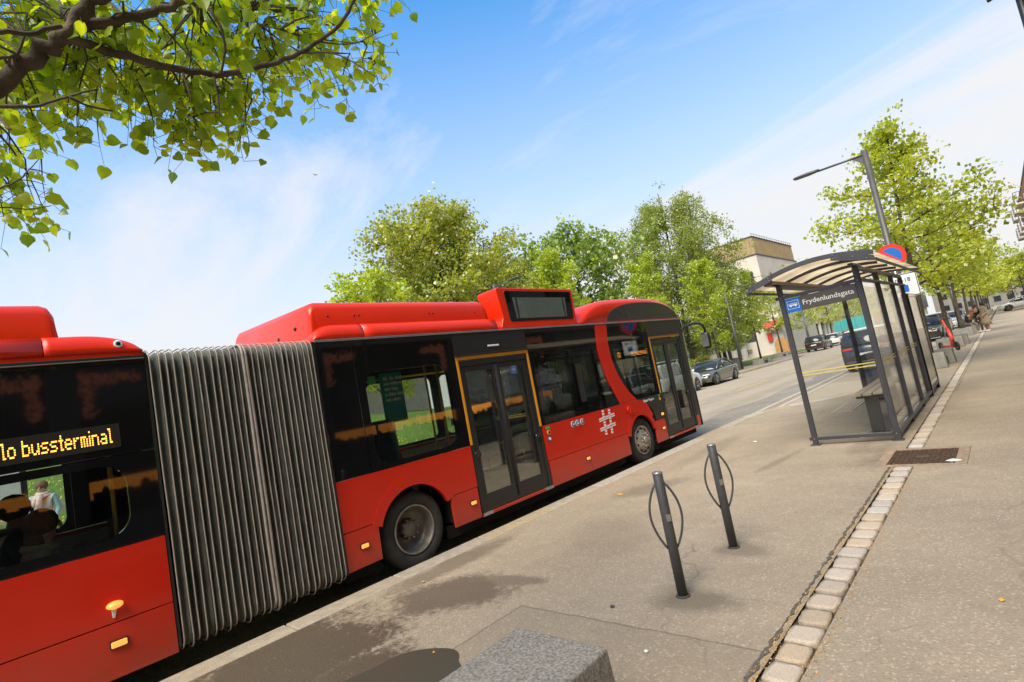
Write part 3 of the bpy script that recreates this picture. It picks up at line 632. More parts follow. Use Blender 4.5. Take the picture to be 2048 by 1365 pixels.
# mirror arm and mirror head
ma = MB().tube(curve([(BX, 0), (BX, 1)], 1) and [(BX - .03, 11.28, 2.30), (BX + .03, 11.5, 2.37), (BX + .06, 11.8, 2.42), (BX + .07, 12.1, 2.42), (BX + .07, 12.32, 2.37), (BX + .06, 12.44, 2.27), (BX + .04, 12.46, 2.18)], [.028, .030, .032, .034, .034, .03, .03], 10).build('mirror_arm', 'satin', bus)
mh = MB(); 
mh.loft([[(BX + .03 + .11 * math.cos(a) * q, 12.46 + .07 * math.sin(a) * q, zz) for a in [2 * math.pi * i / 14 for i in range(14)]] for zz, q in ((1.80, .55), (1.83, .9), (1.95, 1), (2.12, 1), (2.18, .85), (2.20, .4))])
mh = mh.build('mirror_head', 'satin', bus)
MB().prism(rrect(BX - .05, BX + .11, 1.85, 2.14, .03), 'y', 12.383, 12.394).build('mirror_glass', 'alu', mh)
# --- body shell: floor, ceiling, far side, rear walls
def shell(y0, y1, holes):
    box('floor', 'innerdk', bus, BF + .03, BX - .47, y0, y1, .17, .215)
    for a_, b_ in ([(y0, YA - .63), (YA + .63, YF - .63), (YF + .63, y1)] if y1 > 5 else [(y0, -3.83), (-2.57, y1)]): box('floor', 'innerdk', bus, BX - .47, BX - .05, a_, b_, .17, .215)
    box('ceiling', 'inner', bus, BF + .02, BX - .06, y0, y1, 2.40, 2.44)
    box('ceiling_duct', 'inner', bus, BX - .42, BX - .06, y0, y1, 2.22, 2.40, bevel=.06)
    box('lower_far_side', 'red', bus, BF, BF + T, y0, y1, .16, ZB - .003)
    box('inner_lining', 'inner', bus, BF + .035, BF + .05, y0, y1, .22, 1.02); box('roof_side_far', 'redroof', bus, BF, BF + T, y0, y1, ZT + .003, 2.7)
    yy = sorted(holes); cur = y0
    for a, b in yy:
        mb = MB(); m0 = (cur + a) / 2 if cur > y0 else y0
        plate_hole(mb, (cur, b + .06, ZB, ZT), rrect(a, b, 1.12, 2.2, .12), 'x', BF, BF + T); s = mb.build('window_surround', 'satin', bus)
        MB().prism(rrect(a, b, 1.12, 2.2, .12), 'x', BF + .01, BF + .018).build('window_pane', 'busglass', s); cur = b + .063
    if cur < y1: box('black_panel', 'satin', bus, BF, BF + T, cur, y1, ZB, ZT)
shell(2.69, 11.34, [(3.1, 4.5), (4.66, 6.0), (6.2, 7.5), (7.7, 8.9), (9.4, 10.9)])
shell(-7.5, 1.17, [(-6.6, -5.2), (-5.0, -3.6), (-3.4, -2.0), (-1.8, -.35), (-.2, .83)])
def wellbox(yc): MB().box(BX - .62, BX - .45, yc - .56, yc + .56, .10, .92).box(BX - .45, BX - .035, yc - .60, yc + .60, .90, .95).box(BX - .45, BX - .035, yc - .62, yc - .57, .2, .9).box(BX - .45, BX - .035, yc + .57, yc + .62, .2, .9).build('wheel_housing', 'under', bus)
for yc in (YA, YF, -3.2): wellbox(yc)
for a, b in ((2.72, 3.15), (4.1, 8.3), (9.3, 11.3), (-7.4, -3.7), (-2.7, 1.1)): box('underframe', 'under', bus, BF + .15, BX - .15, a, b, .02, .168)
# rear end wall of the front unit and end wall of the rear unit beside the bellows
for y0, y1 in ((2.665, 2.69), (1.17, 1.19)):
    mb = MB(); plate_hole(mb, (BF + .0, BX + .0, .14, 2.56), rrect(BF + .45, BX - .45, .22, 2.3, .1), 'y', y0, y1); mb.build('joint_frame', 'satin', bus)
# --- wheels
def wheel(yc, deep, x=BX - .10, r=.435):
    t = empty('x', (0, 0, 0)); bpy.data.objects.remove(t)
    ty = MB().lathe([(.275, -.02), (.30, .012), (.36, .022), (.405, .012), (.428, -.02), (.435, -.06), (.435, -.23), (.40, -.27), (.27, -.27)], (x, yc, ZC - .005), 'x', 48, 1, False).build('wheel', 'tyre', bus)
    if deep:
        MB().lathe([(.278, -.03), (.282, .006), (.268, .012), (.258, 0), (.245, -.09), (.225, -.15), (.12, -.17), (.001, -.17)], (x, yc, ZC - .005), 'x', 40, 1, False).build('rim', 'rim', ty)
        MB().lathe([(.262, .013), (.268, .015), (.274, .011)], (x, yc, ZC - .005), 'x', 40, 1, False).build('rim_edge', 'rimlight', ty)
        hb = MB().lathe([(.105, -.168), (.10, -.10), (.085, -.085), (.03, -.08), (.001, -.08)], (x, yc, ZC - .005), 'x', 24, 1, False)
        for k in range(10): a = 2 * math.pi * k / 10; hb.lathe([(.014, -.16), (.014, -.075), (.004, -.072)], (x, yc + .108 * math.cos(a), ZC - .005 + .108 * math.sin(a)), 'x', 8)
        hb.build('hub', 'rim', ty)
        for k in range(10): a = 2 * math.pi * (k + .5) / 10; MB().lathe([(.021, -.172), (.021, -.164)], (x, yc + .175 * math.cos(a), ZC - .005 + .175 * math.sin(a)), 'x', 10).build('vent_hole', 'under', ty)
    else:
        MB().lathe([(.278, -.02), (.275, .012), (.255, .016), (.235, -.02), (.20, .01), (.15, .05), (.13, .055), (.001, .055)], (x, yc, ZC - .005), 'x', 40, 1, False).build('rim', 'rimlight', ty)
        hb = MB()
        for k in range(10): a = 2 * math.pi * k / 10; hb.lathe([(.017, .03), (.017, .075), (.006, .078)], (x, yc + .118 * math.cos(a), ZC - .005 + .118 * math.sin(a)), 'x', 8)
        hb.lathe([(.075, .05), (.07, .085), (.02, .09)], (x, yc, ZC - .005), 'x', 20)
        hb.build('hub', 'rimlight', ty)
        for k in range(10): a = 2 * math.pi * (k + .5) / 10; MB().lathe([(.023, -.006), (.023, .014)], (x, yc + .212 * math.cos(a), ZC - .005 + .212 * math.sin(a)), 'x', 10).build('vent_hole', 'under', ty)
wheel(YA, True); wheel(YF + .08, False); wheel(-3.2, True)
MB().box(BF + .3, BX - .4, YA - .06, YA + .06, .24, .36).box(BF + .3, BX - .4, YF - .06, YF + .06, .24, .36).build('axle', 'under', bus)
for yc in (YA, YF, -3.2): MB().lathe([(.27, 0), (.43, .02), (.43, .24), (.27, .26)], (BF + .06, yc, ZC - .005), 'x', 32).build('wheel', 'tyre', bus)
# --- roofs: curved cantrail plus pods
def cant(y0, y1, z1=2.75, x=BX, taper0=0, taper1=0):
    rings = []; n = 9; ys_ = np.linspace(y0, y1, 15)
    for yy in ys_:
        s = 1.0
        if taper0 and yy - y0 < taper0: s = math.sqrt(max(.02, 1 - (1 - (yy - y0) / taper0) ** 2)) * .97 + .03
        if taper1 and y1 - yy < taper1: s = math.sqrt(max(.02, 1 - (1 - (y1 - yy) / taper1) ** 2)) * .97 + .03
        h = (z1 - 2.575) * s
        prof = [(x - .5, 2.572)] + [(x - .02, 2.572)] + [(x - .10 + .10 * math.cos(a), 2.575 + h * math.sin(a)) for a in [R(90 * i / n) for i in range(1, n + 1)]] + [(x - .5, 2.575 + h)]
        rings.append([(p[0], yy, p[1]) for p in prof])
    return MB().loft(rings)
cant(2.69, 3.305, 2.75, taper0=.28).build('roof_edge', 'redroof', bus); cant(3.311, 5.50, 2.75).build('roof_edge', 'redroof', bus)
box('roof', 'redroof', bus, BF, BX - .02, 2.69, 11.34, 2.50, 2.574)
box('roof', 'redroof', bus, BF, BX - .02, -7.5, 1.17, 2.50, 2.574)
# battery pod with sloped ends and rounded edges
def pod(y0, y1, zt, x0=BF + .1, x1=BX - .10, lean=.07, label=None):
    mb = MB(); rings = []
    for s in (0, 1):
        pass
    sec = lambda yy, top: [(x0, yy, 2.57), (x1 + .0, yy, 2.57), (x1 - .015, yy, top - .08), (x1 - .04, yy, top - .03), (x1 - .09, yy, top), (x0 + .09, yy, top + .11 * (top > 2.8)), (x0 + .03, yy, top + .06 * (top > 2.8))]
    for yy, top in ((y0, 2.62), (y0 + .03, zt - .08), (y0 + .07, zt - .015), (y0 + .12, zt), (y1 - .11, zt), (y1 - .06, zt - .02), (y1 - .03, zt - .08), (y1, 2.60)): rings.append(sec(yy, top))
    return mb.loft(rings).build('roof_pod', 'redroof', bus, bevel=.02)
p1 = pod(2.72, 5.46, 3.03)
for i, x in enumerate((-5.75, -6.2, -6.7)): MB().lathe([(.022, 0), (.022, .012), (.01, .014)], (x, 2.735, 2.80 - .03 * i), 'y', 12, -1).build('bolt', 'satin', p1)
for y_ in (3.3, 4.4): MB().box(BF + .2, BX - .19, y_, y_ + .008, 3.028, 3.034).build('pod_seam', 'satin', p1)
for y_ in (2.95, 3.28, 3.34, 4.38, 4.44, 5.2): MB().lathe([(.012, 0), (.012, .006), (.004, .008)], (BX - .113, y_, 2.86), 'x', 8).build('bolt', 'satin', p1)
p2 = pod(-6.5, .66, 3.02)
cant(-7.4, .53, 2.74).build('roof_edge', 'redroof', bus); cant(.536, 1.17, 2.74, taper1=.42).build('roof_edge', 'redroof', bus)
cm = MB().lathe([(.036, 0), (.036, .02), (.030, .028), (.030, .045), (.018, .05), (.016, .035)], (BX - .045, 1.005, 2.645), 'x', 20).build('side_camera', 'white', bus)
MB().lathe([(.013, .04), (.012, .054)], (BX - .045, 1.005, 2.645), 'x', 12).build('camera_lens', 'black', cm)
# roof sign box
sb = MB().prism(roundpoly([(5.58, 2.578), (7.50, 2.578), (7.46, 2.64), (7.49, 3.20), (5.60, 3.20), (5.66, 2.74)], .05), 'x', BX - .42, BX - .01).build('roof_sign_box', 'redroof', bus, bevel=.015)
M['screenoff'] = mat('screen_off', (.10, .125, .105), .25, var=.12, vscale=2)
MB().prism(roundpoly([(5.80, 2.68), (7.38, 2.68), (7.42, 3.155), (5.76, 3.155)], .03), 'x', BX - .011, BX - .003).build('screen_frame', 'black', sb, bevel=.004)
MB().prism([(5.95, 2.725), (7.20, 2.725), (7.24, 3.05), (5.92, 3.05)], 'x', BX - .005, BX).build('screen', 'screenoff', sb)
for y in (5.98, 7.14): MB().box(BX - .002, BX + .001, y, y + .035, 2.726, 3.045).build('screen_mullion', 'satin', sb)
# front dome with black side screen
dome = curve([(7.42, 2.58), (7.62, 2.70), (7.80, 2.82), (8.05, 2.935), (8.43, 3.01), (9.3, 3.055), (10.19, 3.055), (10.81, 2.98), (11.17, 2.85), (11.40, 2.58)], 4)
mb = MB(); x0, x1 = BF + .02, BX - .015
rings = []
for y_, z_ in dome:
    h = z_ - 2.572; rr_ = min(.12, h * .8); rings.append([(x0, y_, 2.572), (x1, y_, 2.572)] + [(x1 - rr_ + rr_ * math.cos(R(a)), y_, z_ - rr_ + rr_ * math.sin(R(a))) for a in (10, 35, 60, 90)] + [(x0 + rr_ + rr_ * math.cos(R(a)), y_, z_ - rr_ + rr_ * math.sin(R(a))) for a in (90, 120, 150, 175)])
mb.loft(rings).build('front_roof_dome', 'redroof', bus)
M['domeglass'] = mat('dark_dome_screen', (.035, .035, .034), .22, spec=.6, var=.1, vscale=2)
sc_ = curve([(8.37, 2.60), (8.46, 2.70), (8.62, 2.80), (9.02, 2.905), (9.61, 2.955), (10.35, 2.95), (10.85, 2.88), (11.18, 2.75), (11.33, 2.60)], 4)
MB().prism(sc_, 'x', BX - .08, BX - .008).build('side_screen', 'domeglass', bus, bevel=.006)
box('roof_hatch_cover', 'white', bus, BF + .5, BX - .35, 7.45, 8.0, 2.58, 2.80, bevel=.03)
M['copper'] = mat('charging_pipe', (.55, .33, .24), .4, metal=.3)
for y_ in (9.75, 6.04, 4.59): MB().box(BX - .001, BX + .0015, y_ - .003, y_ + .003, ZL, ZS).build('panel_seam', 'under', bus)
ch = MB()
for k, (x, y) in enumerate(((-6.0, 7.95), (-6.25, 8.15), (-6.5, 7.7))): ch.tube([(x, y - .25, 2.75), (x, y - .22, 3.1), (x, y - .1, 3.24), (x, y + .12, 3.27), (x, y + .25, 3.18)], .022, 8)
ch.tube([(-5.9, 7.6, 3.0), (-6.6, 8.2, 3.12)], .02, 8); ch.build('charging_arm', 'copper', bus)
# --- rear unit, kerb side
RW = rrect(-.55, .955, 1.115, 1.675, .17)
mb = MB(); plate_hole(mb, (-.62, 1.165, ZB - .035, 1.74), RW, 'x', BX - T, BX); fr_ = mb.build('window_surround', 'black', bus)
MB().prism(RW, 'x', BX - .012, BX - .004).build('window_pane', 'busglass', fr_)
sidebox('black_panel', 'black', -.62, 1.165, 1.746, 2.50)
band(-2.2, -.626, rrect(-2.05, -.78, 1.13, 2.2, .12)); band(-3.8, -2.206, rrect(-3.65, -2.36, 1.13, 2.2, .12)); band(-7.4, -3.806, rrect(-7.2, -3.96, 1.13, 2.2, .12))
MB().box(BX - .02, BX + .014, -7.45, 1.165, 2.505, 2.54).build('gutter_trim', 'satin', bus, bevel=.004); MB().box(BX, BX + .02, -7.4, 1.165, 2.508, 2.516).build('gutter_trim', 'alu', bus)
ZB2 = 1.03
spoly('side_panel', 'red', [(-2.66, .50), (1.165, .50), (1.165, ZB2), (-2.66, ZB2)]); spoly('skirt_panel', 'red', [(-2.66, .10), (1.165, .10), (1.165, .492), (-2.66, .492)])
spoly('side_panel', 'red', [(-7.4, .50), (-3.74, .50), (-3.74, ZB2), (-7.4, ZB2)]); spoly('skirt_panel', 'red', [(-7.4, .10), (-3.74, .10), (-3.74, .492), (-7.4, .492)])
spoly('side_panel', 'red', [(-3.735, .5)] + arc(-3.2, ZC, .50, 158, 22) + [(-2.665, .5), (-2.665, ZB2), (-3.735, ZB2)])
MB().box(BF, BX, -7.53, -7.5, .16, 2.5).build('rear_wall', 'red', bus, bevel=.01)
lamp(.79, .345, .10, .045)
tl = MB().loft([[(BX + d, .79 + w_ * math.cos(a), .625 + h * math.sin(a)) for a in [2 * math.pi * i / 16 for i in range(16)]] for d, w_, h in ((0, .055, .030), (.02, .052, .028), (.045, .035, .018), (.05, .01, .005))]).build('turn_indicator', 'amber', bus)
MB().prism([(.765, .60), (.80, .60), (.785, .535), (.77, .535)], 'x', BX, BX + .012).build('indicator_bracket', 'inner', tl, bevel=.003)
# LED boards with dot letters
FONT = {'O': '01110 10001 10001 10001 10001 10001 01110', 's': '00000 00000 01111 10000 01110 00001 11110', 'l': '110 010 010 010 010 010 011', 'o': '00000 00000 01110 10001 10001 10001 01110',
 'b': '10000 10000 11110 10001 10001 10001 11110', 'u': '00000 00000 10001 10001 10001 10011 01101', 't': '010 010 111 010 010 010 011', 'e': '00000 00000 01110 10001 11111 10000 01110', 'r': '0000 0000 1011 1100 1000 1000 1000',
 'm': '00000 00000 11110 10101 10101 10101 10101', 'i': '1 0 1 1 1 1 1', 'n': '00000 00000 11110 10001 10001 10001 10001', 'a': '00000 00000 01110 00001 01111 10001 01111', '1': '010 110 010 010 010 010 111', '0': '01110 10001 10001 10001 10001 10001 01110', ' ': '00 00 00 00 00 00 00'}
def ledtext(s, y_end, z0, z1, par, x, align_end=True, y_start=None, mt='led', qf=.36):
    p = (z1 - z0) / 7; cols = []
    for ch_ in s:
        rows = FONT[ch_].split()
        for c in range(len(rows[0])): cols.append([rows[r_][c] == '1' for r_ in range(7)])
        cols.append([False] * 7)
    px_ = p * .50; ys0 = y_end - len(cols) * px_ if align_end else y_start
    mb = MB(); q = p * qf
    for i, col in enumerate(cols):
        for r_ in range(7):
            if col[r_]:
                y = ys0 + i * px_; zc_ = z1 - (r_ + .5) * p
                for dy in (0,):
                    yy = y; mb.add([(x, yy - q * .66, zc_ - q), (x, yy + q * .66, zc_ - q), (x, yy + q * .66, zc_ + q), (x, yy - q * .66, zc_ + q)], [(0, 1, 2, 3)])
    mb.build('led_lettering', mt, par, kind='stuff')
lb = box('destination_board', 'ledboard', bus, BX - .008, BX + .002, -.62, .945, 1.805, 1.995, label='amber lettered destination board in the rear unit')
ledtext('Oslo bussterminal', .905, 1.845, 1.965, lb, BX + .0035)
lb = box('destination_board', 'ledboard', bus, BX - .035, BX - .02, 8.50, 9.68, 1.86, 2.045, label='small amber destination board behind the front side glass')
ledtext('100', 0, 1.90, 2.0, lb, BX - .0185, False, 8.55, 'led2', .5); ledtext('Oslo bussterminal', 9.66, 1.90, 2.0, lb, BX - .0185, True, None, 'led2', .5)
# --- bellows
ribY = [y + random.uniform(-.006, .006) for y in np.linspace(1.205, 1.90, 13)] + [1.945, 1.975] + [y + random.uniform(-.009, .009) for y in np.linspace(2.03, 2.645, 12)]
def bloop(y, inset, wob=0, z1=2.585):
    x0, x1, z0 = BF + .03 + inset, BX + .035 - inset, .10 + inset * .8 - wob
    return [(x, y, z_) for x, z_ in rrect(x0, x1, z0, z1 - inset, max(.02, .11 - inset * .3), 5)]
fb = MB(); rings = []
for i, y in enumerate(ribY):
    dz = .02 * math.sin(i * 1.9)
    rings.append(bloop(y, .016, 0)); 
    if i < len(ribY) - 1:
        g_ = ribY[i + 1] - y
        for t, ins in ((.18, .028 + .02 * (i * 7 % 5) / 5), (.5, .075 + .04 * (i * 3 % 7) / 7), (.82, .03 + .02 * (i * 5 % 3) / 3)):
            lp = bloop(y + g_ * t, ins if g_ > .03 else .03, .05 if abs(t - .5) < .01 else .02)
            lp = [(p[0] + .010 * math.sin(p[2] * 9 + i * 2.1) * (1 if p[0] > -6 else 0), p[1] + .006 * math.sin(p[2] * 5 + i), p[2]) for p in lp]
            rings.append(lp)
# denser loops down the side so folds can sway: subdivide long vertical edges
def densify(r):
    out = []
    for i in range(len(r)):
        a, b = Vector(r[i]), Vector(r[(i + 1) % len(r)]); d = (b - a).length; k = max(1, int(d / .25)) if d > .5 else 1
        for j in range(k): out.append(a.lerp(b, j / k))
    return out
rings = [densify(bloop(0, 0)) and densify(r) for r in rings]; mn = min(len(r) for r in rings)
mx_ = max(len(r) for r in rings)
if mn != mx_:
    rings = [[Vector(p) for p in r] for r in rings]
    def resloop(r, n):
        d = [0]
        for a, b in zip(r, r[1:] + r[:1]): d.append(d[-1] + (b - a).length)
        out = []; j = 0
        for i in range(n):
            t = d[-1] * i / n
            while d[j + 1] < t: j += 1
            out.append(r[j].lerp(r[(j + 1) % len(r)], (t - d[j]) / max(1e-9, d[j + 1] - d[j])))
        return out
    rings = [resloop(r, 120) for r in rings]
rng2 = random.Random(3)
for k, r in enumerate(rings):
    ph = rng2.uniform(0, 6)
    for p in r:
        if p[0] > -5.5 and k % 4: p[0] += .006 * math.sin(p[2] * 5 + ph) + .003 * math.sin(p[2] * 13 + 2 * ph) + rng2.uniform(-.001, .001); p[1] += .002 * math.sin(p[2] * 3.3 + ph)
bellows = fb.loft(rings, True, False).build('bellows', 'fabric', bus)
for i, y in enumerate(ribY):
    lp = [Vector(p) for p in bloop(y, 0)]; lp = [Vector((p.x, p.y + .0025 * math.sin(p.z * 2.2 + i * 1.7) + .001 * math.sin(p.z * 7 + i), p.z - (.018 * math.sin(i * 2.3) if p.z < .3 else 0))) for p in densify(lp)]
    r_ = .0058 if i not in (13, 14) else .014
    MB().tube(lp + [lp[0]], r_, 6, False).build('bellows_rib', 'rib', bellows)
bpy.context.view_layer.update()
# --- interior fittings
def seat(x, y, face=1):
    q = .32 if 2.9 < y < 4 and x > -7 else .12 if y < 1 else 0
    b_ = MB().obox((x, y, .62 + q), (.42, .42, .09)).build('seat', 'seat', bus, bevel=.03)
    MB().obox((x, y - face * .23, .95 + q), (.42, .07, .68), (R(8) * face, 0, 0)).build('backrest', 'seat', b_, bevel=.04)
    MB().box(x - .1, x + .1, y - .05, y + .05, .21, .6 + q).build('seat_leg', 'innerdk', b_)
for y, xs in ((3.0, (-5.75, -6.2, -7.3)), (3.9, (-5.75, -6.2, -7.3)), (6.6, (-7.3,)), (7.4, (-7.3, -6.85)), (8.6, (-7.3,)), (-.55, (-5.85, -6.3, -7.3)), (.25, (-5.85, -6.3)), (-1.5, (-5.85, -6.3, -7.3)), (-2.4, (-5.85, -7.3))):
    for x in xs: seat(x, y)
for x, y in ((-5.62, 4.52), (-5.62, 6.15), (-6.9, 5.3), (-5.7, 7.2), (-6.9, 7.0), (-5.7, 8.3), (-5.62, 9.65), (-5.75, .93), (-6.9, -.2)):
    MB().tube([(x, y, .2), (x, y, 2.42)], .018, 8).build('grab_pole', 'pole', bus)
MB().tube([(-5.95, 2.8, 2.12), (-5.95, 9.6, 2.12)], .016, 8).build('grab_rail', 'pole', bus); MB().tube([(-5.66, 5.5, .95), (-5.66, 5.9, .95), (-5.66, 5.95, .5)], .018, 8).build('grab_rail', 'pole', bus); MB().tube([(-5.7, 7.3, .98), (-5.7, 8.1, .98)], .018, 8).build('grab_rail', 'pole', bus)
pst = MB().obox((-5.62, 3.78, 1.86), (.006, .34, .62), (R(0), 0, R(4))).build('hanging_poster', 'teal', bus)
text('poster_lettering', 'Når du skal\nleve videre\nuten han\ndu ikke kan\nleve uten', .066, 'white', (-5.610, 3.63, 2.08), EU_X, pst, bold=.0006)
pst = MB().obox((-5.62, 7.62, 1.95), (.006, .26, .5), (0, 0, R(4))).build('hanging_poster', 'teal', bus); text('poster_lettering', 'Når du skal\nleve videre\nuten han\ndu ikke kan\nleve uten', .05, 'white', (-5.610, 7.51, 2.12), EU_X, pst)
MB().box(BX - .016, BX - .013, 3.25, 3.36, 2.03, 2.12).build('exit_sticker', 'green', bus); MB().box(BX - .016, BX - .013, 6.24, 6.36, 2.05, 2.13).build('exit_sticker', 'green', bus)
# mirrored slogan on the far side glass, readable from the road side
tx = text('far_window_lettering', 'SLIPPER\nUT BARE\nDAMP', .135, 'white', (BF + .06, 7.28, 1.72), EU_X, bus, bold=.002, sx=-1)
pp = MB().box(-5.66, -5.655, 5.42, 5.78, 1.55, 1.95).build('notice_sheet', 'white', bus)
MB().box(-6.7, -6.3, 5.5, 5.7, 1.3, 1.42).build('blue_box', 'sign_blue', bus)
# driver's place
box('driver_screen', 'innerdk', bus, -7.6, -6.5, 9.95, 10.0, .22, 1.2); MB().lathe([(.21, -.01), (.225, 0), (.21, .01)], (-7.1, 10.8, 1.0), 'z', 24).build('steering_wheel', 'innerdk', bus)
box('dashboard', 'innerdk', bus, -7.6, -6.2, 10.95, 11.3, .22, 1.05, bevel=.05)

# ------------------------------------------------------------------ bicycle stands
M['lip_'] = mat('sealant', (.05, .045, .04), .9, var=.4, vscale=60)
def bollard(x, y, label):
    b = empty('bicycle_stand', (x, y, 0), label=label, cat='bicycle stand', group='bicycle stands on the pavement')
    MB().lathe([(.036, 0), (.036, .875), (.033, .878)], (x, y, 0), 'z', 28).build('post', 'post', b)
    MB().lathe([(.0375, .868), (.0375, .882), (.03, .886), (.004, .886)], (x, y, 0), 'z', 28).build('cap', 'alu', b)
    MB().lathe([(.052, 0), (.05, .006), (.036, .012)], (x, y, 0), 'z', 20).build('collar', 'lip_', b)
    MB().obox((x + .030, y - .024, .56), (.034, .002, .05), (0, 0, .9)).build('worn_sticker', 'alu', b)
    for s in (-1, 1):
        pts = []
        for i in range(17):
            t = i / 16; zz = .80 - .46 * t; wd = .033 + .078 * math.sin(math.pi * t) ** .85 * (1 - .12 * (t - .5)); pts.append((x + s * wd * .80, y + s * wd * .60, zz))
        MB().tube(pts, .0085, 8).build('hoop', 'post', b)
bollard(-2.045, 3.49, 'nearest dark grey bicycle post with leaf-shaped hoops, stained asphalt round its foot')
bollard(-2.06, 4.50, 'second dark grey bicycle post with leaf-shaped hoops, closer to the bus shelter')
# ------------------------------------------------------------------ bus shelter
sh = empty('bus_shelter', (-1.93, 11.2, 0), label='dark grey glass bus shelter with arched roof and white street name', cat='bus shelter')
XL, XR, Y0, Y1 = -2.46, -1.42, 8.95, 13.35
def sp(x, y, zt, r=.034, z0=0): # fluted square post
    mb = MB(); mb.box(x - r, x + r, y - r, y + r, z0, zt).box(x - r - .008, x - r + .01, y - .012, y + .012, z0 + .1, zt - .03).box(x + r - .01, x + r + .008, y - .012, y + .012, z0 + .1, zt - .03).box(x - .012, x + .012, y - r - .007, y - r + .01, z0 + .1, zt - .03)
    return mb.build('post', 'shelter', sh, bevel=.006)
def roofz(x): # arch across the shelter
    t = (x + 2.80) / (2.80 - 1.12); t = max(0, min(1, t)); return 2.485 + .215 * math.sin(math.pi * (.07 + t * .80)) - .047 * (1 - t)
sp(XL, Y0, 2.50); sp(XR, Y0, 2.52); sp(XL, Y1, 2.50); 
for y in (10.5, 12.1, Y1): sp(XR, y, 2.50, .03)
def rail(name, x0, x1, y0, y1, z0, z1): return box(name, 'shelter', sh, x0, x1, y0, y1, z0, z1, bevel=.006)
rail('bottom_rail', XL - .07, XR - .036, Y0 - .03, Y0 + .02, .075, .125)
rail('top_rail', XL - .08, XR - .036, Y0 - .035, Y0 + .03, 2.27, 2.32)
rail('bottom_rail', XR - .025, XR + .04, Y0 + .04, Y1 + 1.0, .075, .125); rail('top_rail', XR - .025, XR + .035, Y0 + .036, Y1 + .35, 2.285, 2.325)
rail('side_beam', XL - .03, XL + .03, Y0 + .05, Y1 - .05, 2.44, 2.50); rail('side_beam', XR - .03, XR + .03, Y0 + .05, Y1 - .05, 2.45, 2.51)
M['yline2'] = M['yellow']
def pane(ax, a, b, z0, z1, c):
    mb = MB()
    if ax == 'y': mb.box(a, b, c - .004, c + .004, z0, z1)
    else: mb.box(c - .004, c + .004, a, b, z0, z1)
    return mb.build('glass_pane', 'clear', sh)
g = pane('y', XL + .04, XR - .04, .13, 2.04, Y0)
for z_ in (1.06, 1.105): MB().box(XL + .04, XR - .04, Y0 - .0065, Y0 - .0045, z_, z_ + .014).build('yellow_stripe', 'yellow', g)
for a, b in ((Y0 + .04, 10.46), (10.54, 12.06), (12.14, Y1 - .04)):
    g = pane('x', a, b, .13, 2.28, XR)
    for z_ in (1.06, 1.105): MB().box(XR + .0045, XR + .0065, a, b, z_, z_ + .014).build('yellow_stripe', 'yellow', g)
g = pane('y', XL + .04, XR - .04, .13, 2.2, Y1)
for y_, z_ in ((Y0 + .5, 1.62), (Y0 + .5, 1.50), (10.9, 1.7)): MB().box(XR - .007, XR - .0045, y_, y_ + .09, z_, z_ + .07).build('sticker', 'white', g)
for x_ in (XL, XR):
    for z_ in (.1, 2.295): MB().lathe([(.009, 0), (.008, .008), (.001, .009)], (x_, Y0 - .034, z_), 'y', 8, -1).build('bolt', 'alu', sh)
    box('base_plate', 'steel', sh, x_ - .07, x_ + .07, Y0 - .06, Y0 + .06, 0, .012, bevel=.003)
# street name sign
sg = box('name_sign', 'sign_dark', sh, XL + .045, XR - .04, Y0 - .022, Y0 + .012, 2.045, 2.262, bevel=.004)
bs = MB().box(XL + .045, XL + .255, Y0 - .027, Y0 - .023, 2.046, 2.262).build('blue_field', 'sign_blue', sg)
# bus pictogram
x0 = XL + .15; pic = MB(); ccc = (x0, 2.156)
plate_hole(pic, (x0 - .082, x0 + .082, 2.095, 2.22), rrect(x0 - .077, x0 + .077, 2.10, 2.215, .012), 'y', Y0 - .030, Y0 - .0275)
pic.prism(rrect(x0 - .06, x0 + .06, 2.142, 2.182, .008), 'y', Y0 - .030, Y0 - .0275)
for dx in (-.035, .035): pic.lathe([(.012, .0275), (.012, .031)], (x0 + dx, Y0, 2.138), 'y', 12, -1)
pic.build('bus_pictogram', 'white', sg)
wn = MB()
for k in range(4): wn.box(x0 - .052 + k * .028, x0 - .032 + k * .028, Y0 - .0315, Y0 - .0305, 2.160, 2.177)
wn.build('pictogram_windows', 'sign_blue', sg)
text('lettering', 'Frydenlundsgata', .105, 'white', (XL + .28, Y0 - .024, 2.125), EU_Y, sg, bold=.0004, ext=.0008)
# roof: arched edge plate, ribs and translucent panels
M['opal'] = bpy.data.materials.new('opal_roof_panel'); m = M['opal']; m.use_nodes = True; t = m.node_tree; t.nodes.clear()
o_ = t.nodes.new('ShaderNodeOutputMaterial'); a_ = t.nodes.new('ShaderNodeAddShader'); d_ = t.nodes.new('ShaderNodeBsdfDiffuse'); r_ = t.nodes.new('ShaderNodeBsdfTranslucent')
tn = t.nodes.new('ShaderNodeTexNoise'); tn.inputs['Scale'].default_value = 2.2; tn.inputs['Detail'].default_value = 7; tcc = t.nodes.new('ShaderNodeTexCoord'); t.links.new(tcc.outputs['Object'], tn.inputs[0])
rp = t.nodes.new('ShaderNodeValToRGB'); rp.color_ramp.elements[0].color = (.46, .40, .31, 1); rp.color_ramp.elements[0].position = .3; rp.color_ramp.elements[1].color = (.72, .66, .55, 1); rp.color_ramp.elements[1].position = .65; t.links.new(tn.outputs[0], rp.inputs[0])
d_.inputs[0].default_value = (.25, .21, .16, 1); t.links.new(rp.outputs[0], r_.inputs[0]); t.links.new(d_.outputs[0], a_.inputs[0]); t.links.new(r_.outputs[0], a_.inputs[1]); t.links.new(a_.outputs[0], o_.inputs[0])
XA, XB_ = -2.80, -1.12; RY0, RY1 = 8.58, 13.85
xs = [XA + (XB_ - XA) * i / 20 for i in range(21)]
